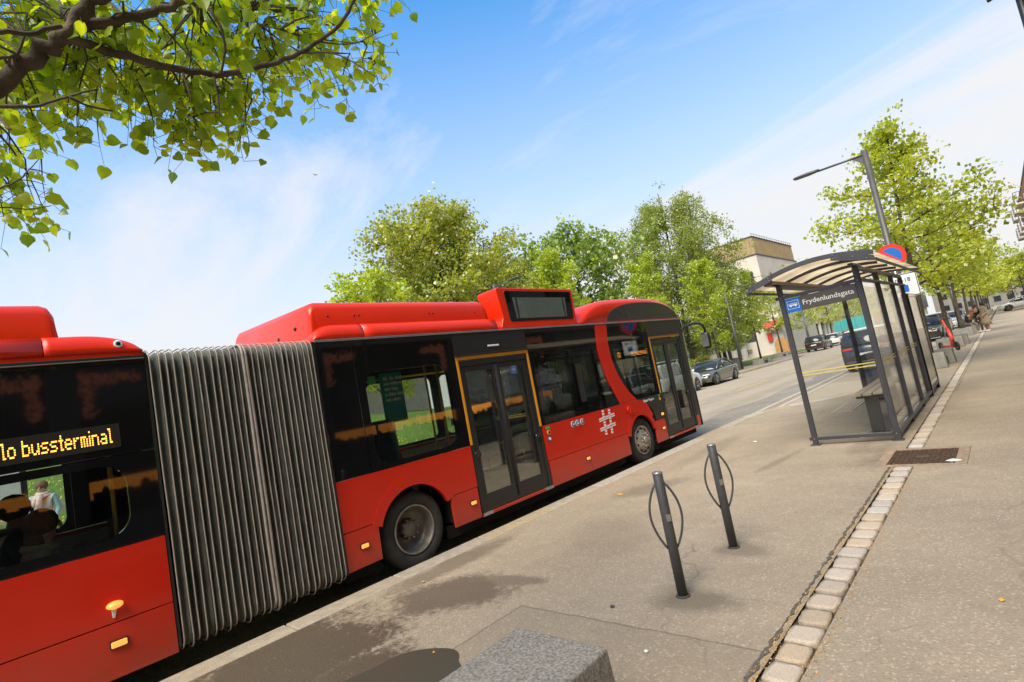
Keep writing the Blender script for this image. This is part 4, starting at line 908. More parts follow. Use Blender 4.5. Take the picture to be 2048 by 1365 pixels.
def arcplate(y0, y1, xs_, th, name, mt, dz=0):
    mb = MB(); rings = [[(x, y0, roofz(x) + dz), (x, y1, roofz(x) + dz), (x, y1, roofz(x) + dz + th), (x, y0, roofz(x) + dz + th)] for x in xs_]
    return mb.loft(rings, sm=False).build(name, mt, sh)
ribs_y = [RY0, 9.65, 10.7, 11.75, 12.8, RY1]
for i in range(5): arcplate(ribs_y[i] + .03, ribs_y[i + 1] - .0, xs, .008, 'roof_panel', 'opal', .03)
arcplate(RY0 - .01, RY0 + .035, xs, .065, 'roof_edge', 'shelter', -.01)
arcplate(RY1, RY1 + .04, xs, .065, 'roof_edge', 'shelter', -.01)
for y in ribs_y[1:-1]: arcplate(y - .02, y + .02, xs[3:-3], .045, 'roof_rib', 'shelter', -.016)
# end fins with bolts
fin = MB().prism([(-2.83, 2.45), (-2.42, 2.555), (-2.42, 2.64), (-2.83, 2.485)], 'y', RY0 - .02, RY0 - .011).build('roof_fin', 'shelter', sh)
fin2 = MB().prism([(-1.10, 2.47), (-1.12, 2.55), (-1.60, 2.725), (-1.62, 2.62)], 'y', RY0 - .02, RY0 - .011).build('roof_fin', 'shelter', sh)
for p, q in ((fin, ((-2.75, 2.485), (-2.46, 2.575), (-2.47, 2.615))), (fin2, ((-1.58, 2.64), (-1.58, 2.69), (-1.35, 2.60), (-1.2, 2.53)))):
    for a, b in q: MB().lathe([(.008, .011), (.006, .026)], (a, RY0 - .005, b), 'y', 8, -1).build('bolt', 'alu', p)
M['tan'] = mat('gutter_trough', (.20, .15, .11), .5, var=.2)
box('roof_gutter', 'tan', sh, -2.57, -2.42, RY0 + .04, RY1, 2.50, 2.56, bevel=.01); box('roof_edge_strip', 'shelter', sh, -1.13, -1.10, RY0 + .03, RY1, 2.48, 2.515, bevel=.004); box('roof_edge_strip', 'shelter', sh, -2.83, -2.80, RY0 + .03, RY1, 2.44, 2.48, bevel=.004)
for x in (XL, XR): box('bracket', 'shelter', sh, x - .03, x + .03, Y0 - .3, Y0 + .3, 2.50, 2.53)
# ------------------------------------------------------------------ information case at the shelter end
ic = empty('information_case', (XR, 14.0, 0), label='tall black framed glass information case at the far end of the shelter', cat='display case')
for y in (13.43, 14.88): box('case_post', 'black', ic, XR - .06, XR + .06, y, y + .07, .12, 2.12, bevel=.006)
box('case_rail', 'black', ic, XR - .06, XR + .06, 13.5, 14.88, 2.05, 2.12, bevel=.006); box('case_rail', 'shelter', ic, XR - .06, XR + .06, 13.5, 14.88, .12, .19, bevel=.006)
for y in (13.46, 14.9): box('foot', 'black', ic, XR - .05, XR + .05, y - .03, y + .06, 0, .12)
box('case_glass', 'clear', ic, XR + .045, XR + .05, 13.5, 14.88, .19, 2.05)
M['poster'] = mat('faded_poster', (.46, .41, .34), .5, var=.25, vscale=3)
bp_ = box('poster_back', 'poster', ic, XR - .02, XR + .02, 13.5, 14.88, .19, 2.05)
for k in range(5): box('printed_sheet', ['white', 'tan', 'inner', 'sign_red', 'inner'][k], bp_, XR + .0205, XR + .023, 13.6 + (k % 2) * .62, 14.1 + (k % 2) * .62, 1.75 - (k // 2) * .42, 1.98 - (k // 2) * .3)
# notice holder inside the shelter
nh = box('notice_board', 'black', sh, XR - .10, XR - .045, 12.2, 12.5, .75, 2.15, bevel=.006); box('notice_sheet', 'white', nh, XR - .103, XR - .1005, 12.23, 12.47, 1.0, 2.1)
# ------------------------------------------------------------------ bench, bin
bn = empty('bench', (-1.74, 10.6, 0), label='slatted wooden bench on a grey steel leg inside the shelter', cat='bench')
for k in range(3):
    x = -1.965 + k * .135; MB().box(x, x + .122, 9.52 + .03 * k, 11.9, .585, .625).build('plank', 'wood', bn, bevel=.006)
for y in (9.68, 11.5):
    box('leg', 'steel', bn, -1.84, -1.66, y - .02, y + .02, .02, .54, bevel=.006); box('cross_beam', 'steel', bn, -1.94, -1.58, y - .03, y + .03, .54, .584, bevel=.004); box('foot_plate', 'steel', bn, -1.88, -1.62, y - .06, y + .06, 0, .02)
bi = empty('litter_bin', (-2.33, 13.95, 0), label='dark grey litter bin with rounded top standing behind the shelter', cat='litter bin')
M['bin'] = mat('bin_grey', (.10, .10, .095), .5, var=.2, vscale=6)
MB().loft([[(-2.33 + p[0] * q, 13.95 + p[1] * q, z_) for p in rrect(-.27, .27, -.22, .22, .06)] for z_, q in ((.02, .93), (.04, 1), (.70, 1))]).build('bin_body', 'bin', bi)
MB().loft([[(-2.33 + p[0] * q, 13.95 + p[1] * q, z_) for p in rrect(-.29, .29, -.24, .24, .07)] for z_, q in ((.70, 1), (.74, 1.02), (.76, .98))]).build('rim_band', 'alu', bi)
hd = MB(); 
for s in (-1, 1): hd.box(-2.33 + s * .24 - .015, -2.33 + s * .24 + .015, 13.75, 14.15, .76, .93)
hd.build('hood_support', 'bin', bi)
MB().prism([(-2.61, .90)] + [(-2.33 + .28 * math.cos(R(a)), .90 + .13 * math.sin(R(a))) for a in range(180, -1, -15)] + [(-2.05, .90)], 'y', 13.72, 14.18).build('hood', 'bin', bi, bevel=.01)
MB().box(-2.43, -2.25, 13.722, 13.726, .55, .62).build('blue_label', 'sign_blue', bi)
# ------------------------------------------------------------------ signs and lamps
sn = empty('traffic_sign', (-1.68, 15.35, 0), label='round red and blue no-stopping sign above a white panel behind the shelter', cat='road sign')
MB().tube([(-1.68, 15.35, 0), (-1.68, 15.35, 3.3)], .03, 12).build('sign_post', 'alu', sn)
MB().lathe([(.30, .04), (.30, .05)], (-1.68, 15.35, 3.10), 'y', 40, -1).build('sign_face', 'sign_red', sn)
MB().lathe([(.215, .048), (.215, .056)], (-1.68, 15.35, 3.10), 'y', 40, -1).build('blue_centre', 'sign_blue', sn)
MB().obox((-1.68, 15.294, 3.10), (.55, .006, .065), (0, R(45), 0)).build('red_bar', 'sign_red', sn)
fp_ = MB().prism(roundpoly([(-1.86, 2.1), (-1.30, 2.1), (-1.30, 2.66), (-1.86, 2.66)], .03), 'y', 15.30, 15.31).build('white_panel', 'white', sn)
pb = MB(); plate_hole(pb, (-1.85, -1.31, 2.11, 2.65), rrect(-1.835, -1.325, 2.125, 2.635, .02), 'y', 15.294, 15.299); pb.build('panel_border', 'satin', fp_)
text('panel_lettering', '07-18', .13, 'satin', (-1.58, 15.294, 2.46), EU_Y, fp_, align='CENTER'); MB().box(-1.68, -1.5, 15.293, 15.298, 2.22, 2.38).build('blue_symbol', 'sign_blue', fp_)
def lampmat():
    m = mat('lamp_grey', (.105, .10, .095), .45, metal=.3, var=.1); return m
M['lamp'] = lampmat()
def lamp_post(x, y, H, arm, s, label, r0=.11, r1=.075):
    b = empty('street_lamp', (x, y, 0), label=label, cat='street lamp', group='tall street lamps along the road')
    MB().tube([(x, y, 0), (x, y, H * .55), (x, y, H * .55 + .02), (x, y, H)], [r0, r0 * .93, r1, r1], 16).build('pole', 'lamp', b)
    ez = H - .12; MB().tube([(x, y, ez), (x + s * arm * .8, y - .0, ez + .02)], .03, 10).build('arm', 'lamp', b)
    MB().prism([(x, ez - .3), (x, ez + .0), (x + s * .35, ez)], 'y', y - .01, y + .01).build('gusset', 'lamp', b)
    hx = x + s * arm
    mb = MB(); secs = [(0, .05, .05), (.12, .09, .06), (.3, .13, .07), (.62, .14, .05), (.68, .11, .03)]
    mb.loft([[(x + s * (arm * .78 + d), y + w_ * math.cos(a), ez + .03 + h * math.sin(a) * (.5 if math.sin(a) < 0 else 1)) for a in [2 * math.pi * k / 14 for k in range(14)]] for d, w_, h in secs]).build('lamp_head', 'lamp', b)
    return b
LM = M['lamp']
lamp_post(-1.9, 17.5, 6.34, 1.45, -1, 'nearest grey street lamp rising behind the bus shelter')
lamp_post(-16.1, 17.0, 6.5, 1.2, 1, 'street lamp across the road showing its head above the bus roof')
lamp_post(-16.1, 43.9, 6.55, 1.75, 1, 'street lamp across the road behind the parked grey car')
lamp_post(-2.3, 44.8, 6.4, 1.4, -1, 'street lamp among the near row of trees')
lamp_post(-17.6, 71, 6.4, 1.4, 1, 'farther street lamp across the road past the black car')
lamp_post(-2.3, 72, 6.4, 1.4, -1, 'distant street lamp at the end of the near tree row')
# corner of a sign high on a post at the right edge
hs = empty('hanging_sign', (.66, 6.9, 0), label='white sign with dark edge on a dark post, cut by the top right corner', cat='sign')
MB().tube([(.665, 6.97, 0), (.665, 6.97, 6)], .03, 12).build('post', 'satin', hs)
MB().obox((.60, 6.9, 4.62), (.33, .03, .36), (0, R(0), R(-32))).build('sign_panel', 'satin', hs, bevel=.01); MB().obox((.60, 6.885, 4.62), (.29, .02, .32), (0, 0, R(-32))).build('sign_face', 'white', hs)
cb = empty('street_cabinet', (-15.9, 42.3, 0), label='dark litter bin beside the lamp behind the grey car', cat='litter bin')
box('bin_body', 'bin', cb, -16.2, -15.7, 42.1, 42.6, .0, .95, bevel=.03); box('bin_lid', 'satin', cb, -16.22, -15.68, 42.08, 42.62, .953, 1.0, bevel=.01)
# ------------------------------------------------------------------ concrete tree planters
def planter(x, y, label, far=False, wmul=1.0, hh=.45):
    p = empty('planter', (x, y, 0), label=label, cat='planter', group='concrete tree planters')
    s = wmul
    for (a, b, c, d) in ((-.45, .45, -1.0, -.62), (-.35, .55, .45, 1.0)):
        mb = MB(); mb.loft([[(x + u * s, y + v_ * s, z_) for u, v_ in ((a - e, c - e), (b + e, c - e), (b + e, d + e), (a - e, d + e))] for z_, e in ((0, .015), (hh, -.01))], sm=False); mb.build('concrete_block', 'concrete', p, bevel=.02)
        MB().box(x + (a + .02) * s, x + (b - .02) * s, y + (c + .02) * s, y + (d - .02) * s, hh + .001, hh + .006).build('cap', 'concrete', p)
    box('soil', 'soil', p, x - .4 * s, x + .4 * s, y - .60 * s, y + .43 * s, 0, hh * .55)
    return p
fb_ = empty('concrete_block', (-1.86, 1.5, 0), label='large rough grey concrete block in the foreground', cat='concrete block')
M['roughblock'] = mat('rough_block', (.34, .31, .27), .92, var=.6, vscale=75, bump=1.0, bscale=230)
mb = MB(); bxs = (-2.135, -1.575, .95, 1.955)
mb.loft([[(x, y, z_) for x, y in ((bxs[0] - e, bxs[2] - e), (bxs[1] + e, bxs[2] - e), (bxs[1] + e, bxs[3] + e), (bxs[0] - e, bxs[3] + e))] for z_, e in ((0, .02), (.45, 0))], sm=False)
mb.build('block', 'roughblock', fb_, bevel=.014, seg=3)
# ------------------------------------------------------------------ litter, leaves, grit
M['litter_w'] = mat('paper_litter', (.7, .68, .62), .8); M['litter_o'] = mat('orange_crumbs', (.62, .34, .06), .9, var=.3, vscale=30); M['litter_d'] = mat('dark_litter', (.02, .02, .03), .5)
def scrap(x, y, s, mt, label, cat='litter'):
    n = 7; pts = [(x + s * random.uniform(.6, 1) * math.cos(2 * math.pi * i / n), y + s * random.uniform(.5, 1) * math.sin(2 * math.pi * i / n), random.uniform(.004, .012)) for i in range(n)]
    MB().add(pts + [(x, y, .02)], [(i, (i + 1) % n, n) for i in range(n)]).build('scrap', mt, origin=(x, y, 0), label=label, cat=cat)
scrap(-2.44, 3.17, .022, 'litter_d', 'small dark blue scrap on the asphalt left of the nearest bicycle post')
scrap(-.34, 3.94, .02, 'litter_o', 'small brown pebble on the asphalt at far right')
scrap(-4.26, 6.19, .05, 'litter_o', 'flattened reddish paper near the kerb beside the bus door')
scrap(-4.55, 3.05, .025, 'litter_o', 'orange crumb lying by the kerb behind the rear wheel')
scrap(-1.91, 2.72, .018, 'litter_w', 'tiny white and orange scrap in front of the concrete block')
scrap(-3.25, 2.17, .014, 'litter_o', 'orange crumb at the edge of the puddle')
scrap(-.74, 7.52, .09, 'litter_w', 'white crumpled paper on the manhole cover')
scrap(-1.9, 9.3, .045, 'litter_w', 'white scrap under the shelter bench')
scrap(-3.6, 9.6, .06, 'litter_w', 'pale paper scrap on the pavement left of the shelter')
cr = MB()
for i in range(1700):
    k = rng.random(); y = 2.3 + 5.2 * rng.random() ** 1.3
    x = (-1.285 if k < .62 else -1.06) + rng.normal(0, .014 + .02 * (rng.random() < .2)); s = rng.uniform(.002, .0055); a = rng.uniform(0, 6.28); z_ = .002 + rng.uniform(0, .003)
    cr.add([(x + s * math.cos(a + q), y + 1.6 * s * math.sin(a + q), z_ + (s * .8 if j == 1 else 0)) for j, q in enumerate((0, 2, 4))], [(0, 1, 2)])
for (cx_, cy2, sd, n) in ((-1.0, 2.62, .03, 160), (-1.46, 8.3, .05, 160), (-1.2, 8.9, .07, 120)):
    for i in range(n):
        x, y = cx_ + rng.normal(0, sd), cy2 + rng.normal(0, sd * .5); s = rng.uniform(.002, .006); a = rng.uniform(0, 6.28)
        cr.add([(x + s * math.cos(a + q), y + s * math.sin(a + q), .008) for q in (0, 2, 4)], [(0, 1, 2)])
me = bpy.data.meshes.new('fallen_bud_scales'); me.from_pydata(cr.v, [], cr.f); me.materials.append(M['litter_o']); o = inst('bud_scales', me); tag(o, 'orange bud scales caught along the cobble strip', 'plant litter', kind='stuff')
gr = MB()
for i in range(2600):
    x = rng.uniform(-4.8, 1.6); y = 1.4 + 9 * rng.random() ** 1.4; s = rng.uniform(.0015, .004); a = rng.uniform(0, 6.28)
    if abs(x + 1.17) < .13: continue
    gr.add([(x + s * math.cos(a + q), y + s * math.sin(a + q), .001 + (.003 if j == 3 else 0)) for j, q in enumerate((0, 2, 4))] + [(x, y, .001 + s)], [(0, 1, 3), (1, 2, 3), (2, 0, 3)])
M['grit'] = mat('loose_grit', (.45, .38, .29), .9, var=.3, vscale=100)
me = bpy.data.meshes.new('grit'); me.from_pydata(gr.v, [], gr.f); me.materials.append(M['grit']); o = inst('loose_grit', me); tag(o, 'fine loose grit scattered on the pavement', 'grit', kind='stuff')
# ragged dark asphalt lip along the left side of the cobbles
lp = MB(); M['lip'] = mat('broken_asphalt', (.12, .10, .08), .95, var=.4, vscale=40, bump=.8, bscale=80)
L_ = []; y = 2.2
while y < 7.32: L_.append((y, -1.297 + random.uniform(-.016, .010), -1.318 + random.uniform(-.014, .006))); y += .035
n_ = len(L_); lp.add([(a, y, .005) for y, a, b in L_] + [(b, y, .0015) for y, a, b in L_] + [(a + .006, y, -.018) for y, a, b in L_], [(i, i + 1, n_ + i + 1, n_ + i) for i in range(n_ - 1)] + [(i, i + 1, 2 * n_ + i + 1, 2 * n_ + i) for i in range(n_ - 1)])
lp.build('broken_asphalt_edge', 'lip', pavement)
# ------------------------------------------------------------------ electric scooter
sc = empty('electric_scooter', (-1.62, 27.5, 0), R(0), label='coral red electric scooter parked against the planters', cat='scooter')
M['coral'] = mat('coral_red', (.72, .07, .05), .4)
def scx(): pass
u = lambda t, h, o=0: (-2.05 + t * .42, 28.1 - t * 1.0 + o * .1, h)
MB().tube([u(-.35, .16), u(.62, .16)], .055, 8).build('deck', 'coral', sc); MB().prism([(-2.2, 28.42), (-2.1, 28.46), (-1.76, 27.55), (-1.88, 27.5)], 'z', .14, .19).build('foot_board', 'coral', sc)
MB().tube([u(.62, .16), u(.66, .5), u(.50, .86)], [.07, .075, .05], 8).build('stem_lower', 'coral', sc); MB().tube([u(.52, .8), u(.22, 1.25)], .032, 8).build('stem', 'coral', sc)
MB().tube([(u(.22, 1.25)[0] - .26, u(.22, 1.25)[1] - .1, 1.27), u(.22, 1.27), (u(.22, 1.25)[0] + .26, u(.22, 1.25)[1] + .1, 1.27)], .02, 8).build('handlebar', 'satin', sc)
for t_ in (.95, -.5):
    c = u(t_, .14); w_ = MB(); rings = []
    for k in range(20):
        a = 2 * math.pi * k / 20; d = Vector((.39, -.92, 0)); rings.append(Vector(c) + d * .15 * math.cos(a) + Vector((0, 0, .15)) * math.sin(a) + Vector((0, 0, .03)))
    w_.tube(rings + [rings[0]], .035, 8, False); wo_ = w_.build('wheel', 'tyre', sc); MB().ball((c[0], c[1], .17), .05, 10).build('wheel_hub', 'satin', wo_)
MB().tube([u(.95, .17), u(.7, .42)], .03, 8).build('fork', 'satin', sc); MB().tube([u(.4, .15), u(.3, 0.0)], .012, 6).build('kick_stand', 'satin', sc)

# ------------------------------------------------------------------ trees
def leaf_cloud(name, C_, size, mt, parent, droop=0.0, flat=.5, seed=0, shape='rh'):
    g = np.random.default_rng(seed); n = len(C_); C_ = np.asarray(C_)
    nrm = g.normal(0, 1, (n, 3)); nrm[:, 2] += flat * 1.5; nrm /= np.linalg.norm(nrm, axis=1)[:, None]
    a = g.normal(0, 1, (n, 3)); a[:, 2] -= droop * 2; a -= nrm * (a * nrm).sum(1)[:, None]; a /= np.linalg.norm(a, axis=1)[:, None]; b = np.cross(nrm, a)
    s = size * g.uniform(.65, 1.3, (n, 1)); 
    if shape == 'rh': prof = [(-.5, 0, 0), (.0, .42, .12), (.55, 0, -.05), (.0, -.42, .12)]
    else: prof = [(-.5, 0, 0), (-.25, .40, .08), (.2, .42, .1), (.6, 0, -.1), (.2, -.42, .1), (-.25, -.40, .08)]
    k = len(prof); V = np.empty((n, k, 3))
    for i, (u, v_, w_) in enumerate(prof): V[:, i] = C_ + a * s * u + b * s * v_ + nrm * s * w_
    me = bpy.data.meshes.new(name); me.vertices.add(n * k); me.vertices.foreach_set('co', V.ravel())
    me.loops.add(n * k); me.loops.foreach_set('vertex_index', np.arange(n * k)); me.polygons.add(n); me.polygons.foreach_set('loop_start', np.arange(n) * k); me.polygons.foreach_set('loop_total', np.full(n, k))
    me.update(); me.validate(); me.materials.append(M[mt]); return inst(name, me, parent)
PROF = {
 'round': lambda t: math.sin(math.pi * min(1, max(0, .12 + t * .85))) ** .75,
 'linden': lambda t: (1.0 - t) ** .72 * min(1, .55 + t * 4),
 'spire': lambda t: (1.0 - t) ** 1.0 * min(1, .6 + t * 4) + .03,
 'maple': lambda t: min(1, .62 + t * 2.6) * (1 - t) ** .48,
 'column': lambda t: min(1, .45 + t * 2.2) * (1 - t) ** .55,
 'birch': lambda t: min(1, .7 + t * 1.5) * (1 - t) ** .55,
}
def tree(name, label, x, y, h, cr, th, shape, nleaf, ls, lm, tr, seed, cat='tree', group=None, nl=16, up=.5, z0=0, droop=0, lean=(0, 0), bark='bark', sparse=.0, tuft=.32):
    g = random.Random(seed); gn = np.random.default_rng(seed); P = PROF[shape]
    root = empty(name, (x, y, z0), label=label, cat=cat, group=group)
    tk = MB(); pts = []
    for i in range(9):
        t = i / 8; pts.append(Vector((lean[0] * t + .12 * math.sin(t * 4 + seed) * t, lean[1] * t + .12 * math.cos(t * 3 + seed) * t, h * .95 * t)))
    tk.tube(pts, [tr * (1.25 if i == 0 else 1 - .9 * (i / 8) ** .9) + .008 for i in range(9)], 9)
    def at(t): i = min(7, int(t * 8)); return pts[i].lerp(pts[i + 1], t * 8 - i)
    tips = []; ga = g.uniform(0, 6)
    for i in range(nl):
        u = (i + .5) / nl; hz = th + (h - th) * (u ** 1.15) * .86; ga += 2.4 + g.uniform(-.3, .3)
        base = at(hz / (h * .95) * .999 if hz < h * .95 else .999)
        tt = min(1, (hz - th) / (h - th) + .05); rad = cr * P(tt) * g.uniform(.72, 1.12)
        rise = min(rad * up * g.uniform(.5, 1.2), max(.1, (h * .97 - hz)) * g.uniform(.6, 1))
        end = base + Vector((math.cos(ga) * rad, math.sin(ga) * rad, rise)); mid = base.lerp(end, .5) + Vector((0, 0, (-.10 if shape != 'column' else -.22) * rad * up))
        ns = 7; bp = [base * (1 - s_) ** 2 + mid * 2 * s_ * (1 - s_) + end * s_ * s_ for s_ in [k / (ns - 1) for k in range(ns)]]
        bp = [p + Vector((g.gauss(0, .03), g.gauss(0, .03), g.gauss(0, .03))) * rad * (k > 0) for k, p in enumerate(bp)]
        r0 = max(.012, tr * .42 * (1 - u * .6)); tk.tube(bp, [max(.006, r0 * (1 - .85 * k / (ns - 1))) for k in range(ns)], 6, False)
        for k in range(2, ns):
            w_ = 1.2 if k == ns - 1 else 1; tips.append((bp[k], w_))
            for q in range(2):
                L_ = rad * g.uniform(.22, .42) * (1.1 - k / ns * .4); a2 = ga + g.choice((-1, 1)) * g.uniform(.5, 1.3)
                e2 = bp[k] + Vector((math.cos(a2) * L_, math.sin(a2) * L_, L_ * g.uniform(-.25, .75 if shape != 'column' else 1.3)))
                if droop: e2.z -= droop * L_
                m2 = bp[k].lerp(e2, .55) + Vector((0, 0, .08 * L_))
                tk.tube([bp[k], m2, e2], [r0 * .28 + .004, r0 * .2 + .003, .003], 5, False); tips.append((m2, .8)); tips.append((e2, 1.3))
                if droop:
                    for dd in (.25, .5, .8): tips.append((e2 - Vector((0, 0, dd * droop)), .7))
    tips.append((at(.97), 2)); tips.append((at(.99) + Vector((0, 0, .05 * h)), 1))
    tk.build('trunk', bark, root, local=True)
    W_ = np.array([t[1] for t in tips]); W_ /= W_.sum(); idx = gn.choice(len(tips), nleaf, p=W_); T_ = np.array([tuple(t[0]) for t in tips])[idx]
    # small sprays round each twig end keep gaps between them
    spray = gn.normal(0, 1, (len(tips) * 5, 3)) * tuft * .75 * np.array([1, 1, .6]); sid = idx * 5 + gn.integers(0, 5, nleaf)
    Cn = T_ + spray[sid] + gn.normal(0, 1, (nleaf, 3)) * tuft * .36
    Cn = Cn[Cn[:, 2] > th * .72]
    leaf_cloud('crown', Cn, ls * gn.uniform(.75, 1.3, (len(Cn), 1)), lm, root, droop=.4 if droop else .2, seed=seed, flat=.45, shape='rh')
    return root
# near row of young lindens in planters
rowY = [20.7, 30.0, 39.4, 48.9, 58.4, 68, 78, 88, 98, 110, 124]
nm = ['tallest linden', 'second linden', 'third linden', 'fourth linden', 'fifth linden', 'sixth linden', 'seventh linden', 'eighth linden', 'ninth linden', 'tenth linden', 'last linden']
for i, y in enumerate(rowY):
    h = 8.1 if i == 0 else 6.6 + .5 * math.sin(i * 2.3); big = i < 4
    tree('linden_tree', [ 'tall young linden with bright green leaves right behind the bus shelter', 'linden with a forked pale trunk behind the red scooter', 'third linden from the shelter, its trunk rising from a concrete planter', 'fourth linden from the shelter, beside a grey lamp pole', 'fifth linden from the shelter, near the couple on the pavement', 'sixth linden down the near row of planters', 'seventh linden down the near row of planters', 'eighth linden down the near row of planters', 'ninth linden down the near row of planters', 'tenth linden, small in the distance', 'last and smallest linden of the near row'][i],
         -1.98, y, h, 3.0 if i == 0 else 2.8, 2.35, 'spire' if i == 0 else 'linden', 8500 if i == 0 else (8000 if big else 3500), .115 if i == 0 else (.12 if big else .2), 'leaf2', .10, 40 + i, cat='linden tree', group='lindens in the planters along the near pavement', nl=19 if i == 0 else 15, up=.42, tuft=.27, lean=(.45 if i == 0 else .15, 0), z0=.12)
    if y < 112: planter(-1.98, y, ['weathered concrete planter of the linden right behind the shelter', 'concrete planter beside the red scooter', 'third concrete planter from the shelter, behind the scooter', 'fourth concrete planter from the shelter, where a person sits', 'fifth concrete planter, beside the person in the beige coat', 'sixth concrete planter down the pavement', 'seventh concrete planter down the pavement', 'eighth concrete planter down the pavement', 'ninth concrete planter down the pavement', 'tenth and smallest concrete planter'][i], hh=.45)
# hornbeams along the far kerb
hb = [(10.6, 7.2), (21.6, 8.7), (30.6, 9.1), (39.7, 9.4)]
hl = ['bright yellow-green hornbeam seen left of the big maple above the bus', 'bright yellow-green hornbeam behind the roof sign of the bus', 'bright hornbeam between the chestnut and the birch', 'bright slender hornbeam behind the grey car in front of the bus']
for i, (y, h) in enumerate(hb):
    tree('hornbeam_tree', hl[i], -16.1, y, h, 1.75, 2.0, 'column', 8500, .12, 'leaf4', .09, 70 + i, group='hornbeams along the far kerb', nl=20, up=1.5, tuft=.2, cat='hornbeam tree')
    if y > 15: planter(-16.1, y, ['concrete planter across the road behind the bus middle', 'concrete planter across the road behind the bus front', 'concrete planter across the road behind the grey car'][i - 1])
tree('hornbeam_tree', 'slim small hornbeam before the white building, in a low planter', -16.2, 49.0, 8.9, 1.35, 2.1, 'column', 5200, .12, 'leaf4', .08, 80, group='hornbeams along the far kerb', nl=18, up=1.3, tuft=.2, cat='hornbeam tree', z0=.3)
planter(-16.2, 49.0, 'low grey concrete planter before the white building')
planter(-17.7, 59.5, 'low grey concrete planter across the road, left of the black car')
for i, (x, y, h) in enumerate(((-18.2, 62, 8.2), (-18.0, 73, 8.0), (-17.8, 84, 8.2), (-17.8, 96, 8), (-17.6, 110, 8), (-17.6, 126, 9))):
    tree('street_tree', ['thin young tree behind the blue bus emblem of the shelter sign', 'young tree behind the black car, seen under the shelter sign', 'young tree before the turquoise hoarding', 'small tree beyond the turquoise hoarding', 'distant tree across the road', 'farthest tree across the road'][i], x, y, h, 2.6, 2.4, 'linden', 3000, .17, 'leaf2', .10, 90 + i, nl=14, up=.7, tuft=.32, group='young trees before the shops')
# large trees beyond the far pavement
tree('maple_tree', 'largest round-headed maple rising above the middle of the bus', -22.4, 19.6, 12.2, 5.0, 2.4, 'maple', 46000, .16, 'leaf3', .27, 101, nl=34, up=.85, tuft=.5, z0=.7, cat='maple tree')
tree('maple_tree', 'smaller maple to the right of the largest one', -26.0, 28.4, 10.4, 4.8, 2.2, 'maple', 21000, .17, 'leaf3', .2, 102, nl=24, up=.7, tuft=.5, z0=1.2, cat='maple tree')
tree('chestnut_tree', 'horse chestnut with large leaves and pale blossom candles behind the bus front', -22.2, 32.4, 12.4, 4.8, 2.2, 'round', 12000, .27, 'leaf6', .25, 104, nl=28, up=.75, tuft=.48, z0=.3, cat='chestnut tree')
tree('birch_tree', 'tall feathery birch standing above the front of the bus', -21.4, 47.0, 18.4, 6.6, 2.2, 'birch', 70000, .155, 'leaf5', .22, 105, nl=44, up=.62, tuft=.42, droop=1.1, cat='birch tree')
tree('birch_tree', 'lower drooping birch leaning against the tall one, before the beige tower', -22.4, 57.0, 13.0, 3.8, 2.2, 'birch', 26000, .155, 'leaf5', .2, 106, nl=30, up=.55, tuft=.4, droop=1.1, cat='birch tree')
for i, (x, y, h, r_) in enumerate(((-33, 8, 4.0, 3.0), (-36, 24, 7, 4.5), (-33, 40, 9, 5), (-30, -7, 3.2, 2.6), (-38, -3, 3.6, 3))):
    tree('garden_tree', ['leafy tree on the green bank seen through the bus windows', 'rounded tree at the back of the green bank', 'broad tree behind the chestnut', 'low tree at the far left of the green bank', 'tree high on the green bank behind the low one'][i], x, y, h, r_, 1.6, 'round', 8000, .24, 'leaf3', .18, 120 + i, nl=20, up=.6, tuft=.6, z0=2.0)
# chestnut blossom candles
M['blossom'] = mat('chestnut_blossom', (.55, .50, .36), .8)
bl = MB(); g_ = random.Random(5)
for i in range(150):
    a = g_.uniform(0, 6.28); t = g_.uniform(.15, .95); z_ = 3.0 + 9.6 * t; r_ = 4.9 * PROF['round'](t) * g_.uniform(.75, 1.0)
    c = (-22.2 + r_ * math.cos(a), 32.4 + r_ * math.sin(a), z_); bl.tube([c, (c[0], c[1], c[2] + .16), (c[0], c[1], c[2] + .32)], [.06, .05, .01], 5)
ch_t = [o for o in scn.objects if o.name.startswith('chestnut_tree')][0]; bl.build('blossom', 'blossom', ch_t, kind='stuff')
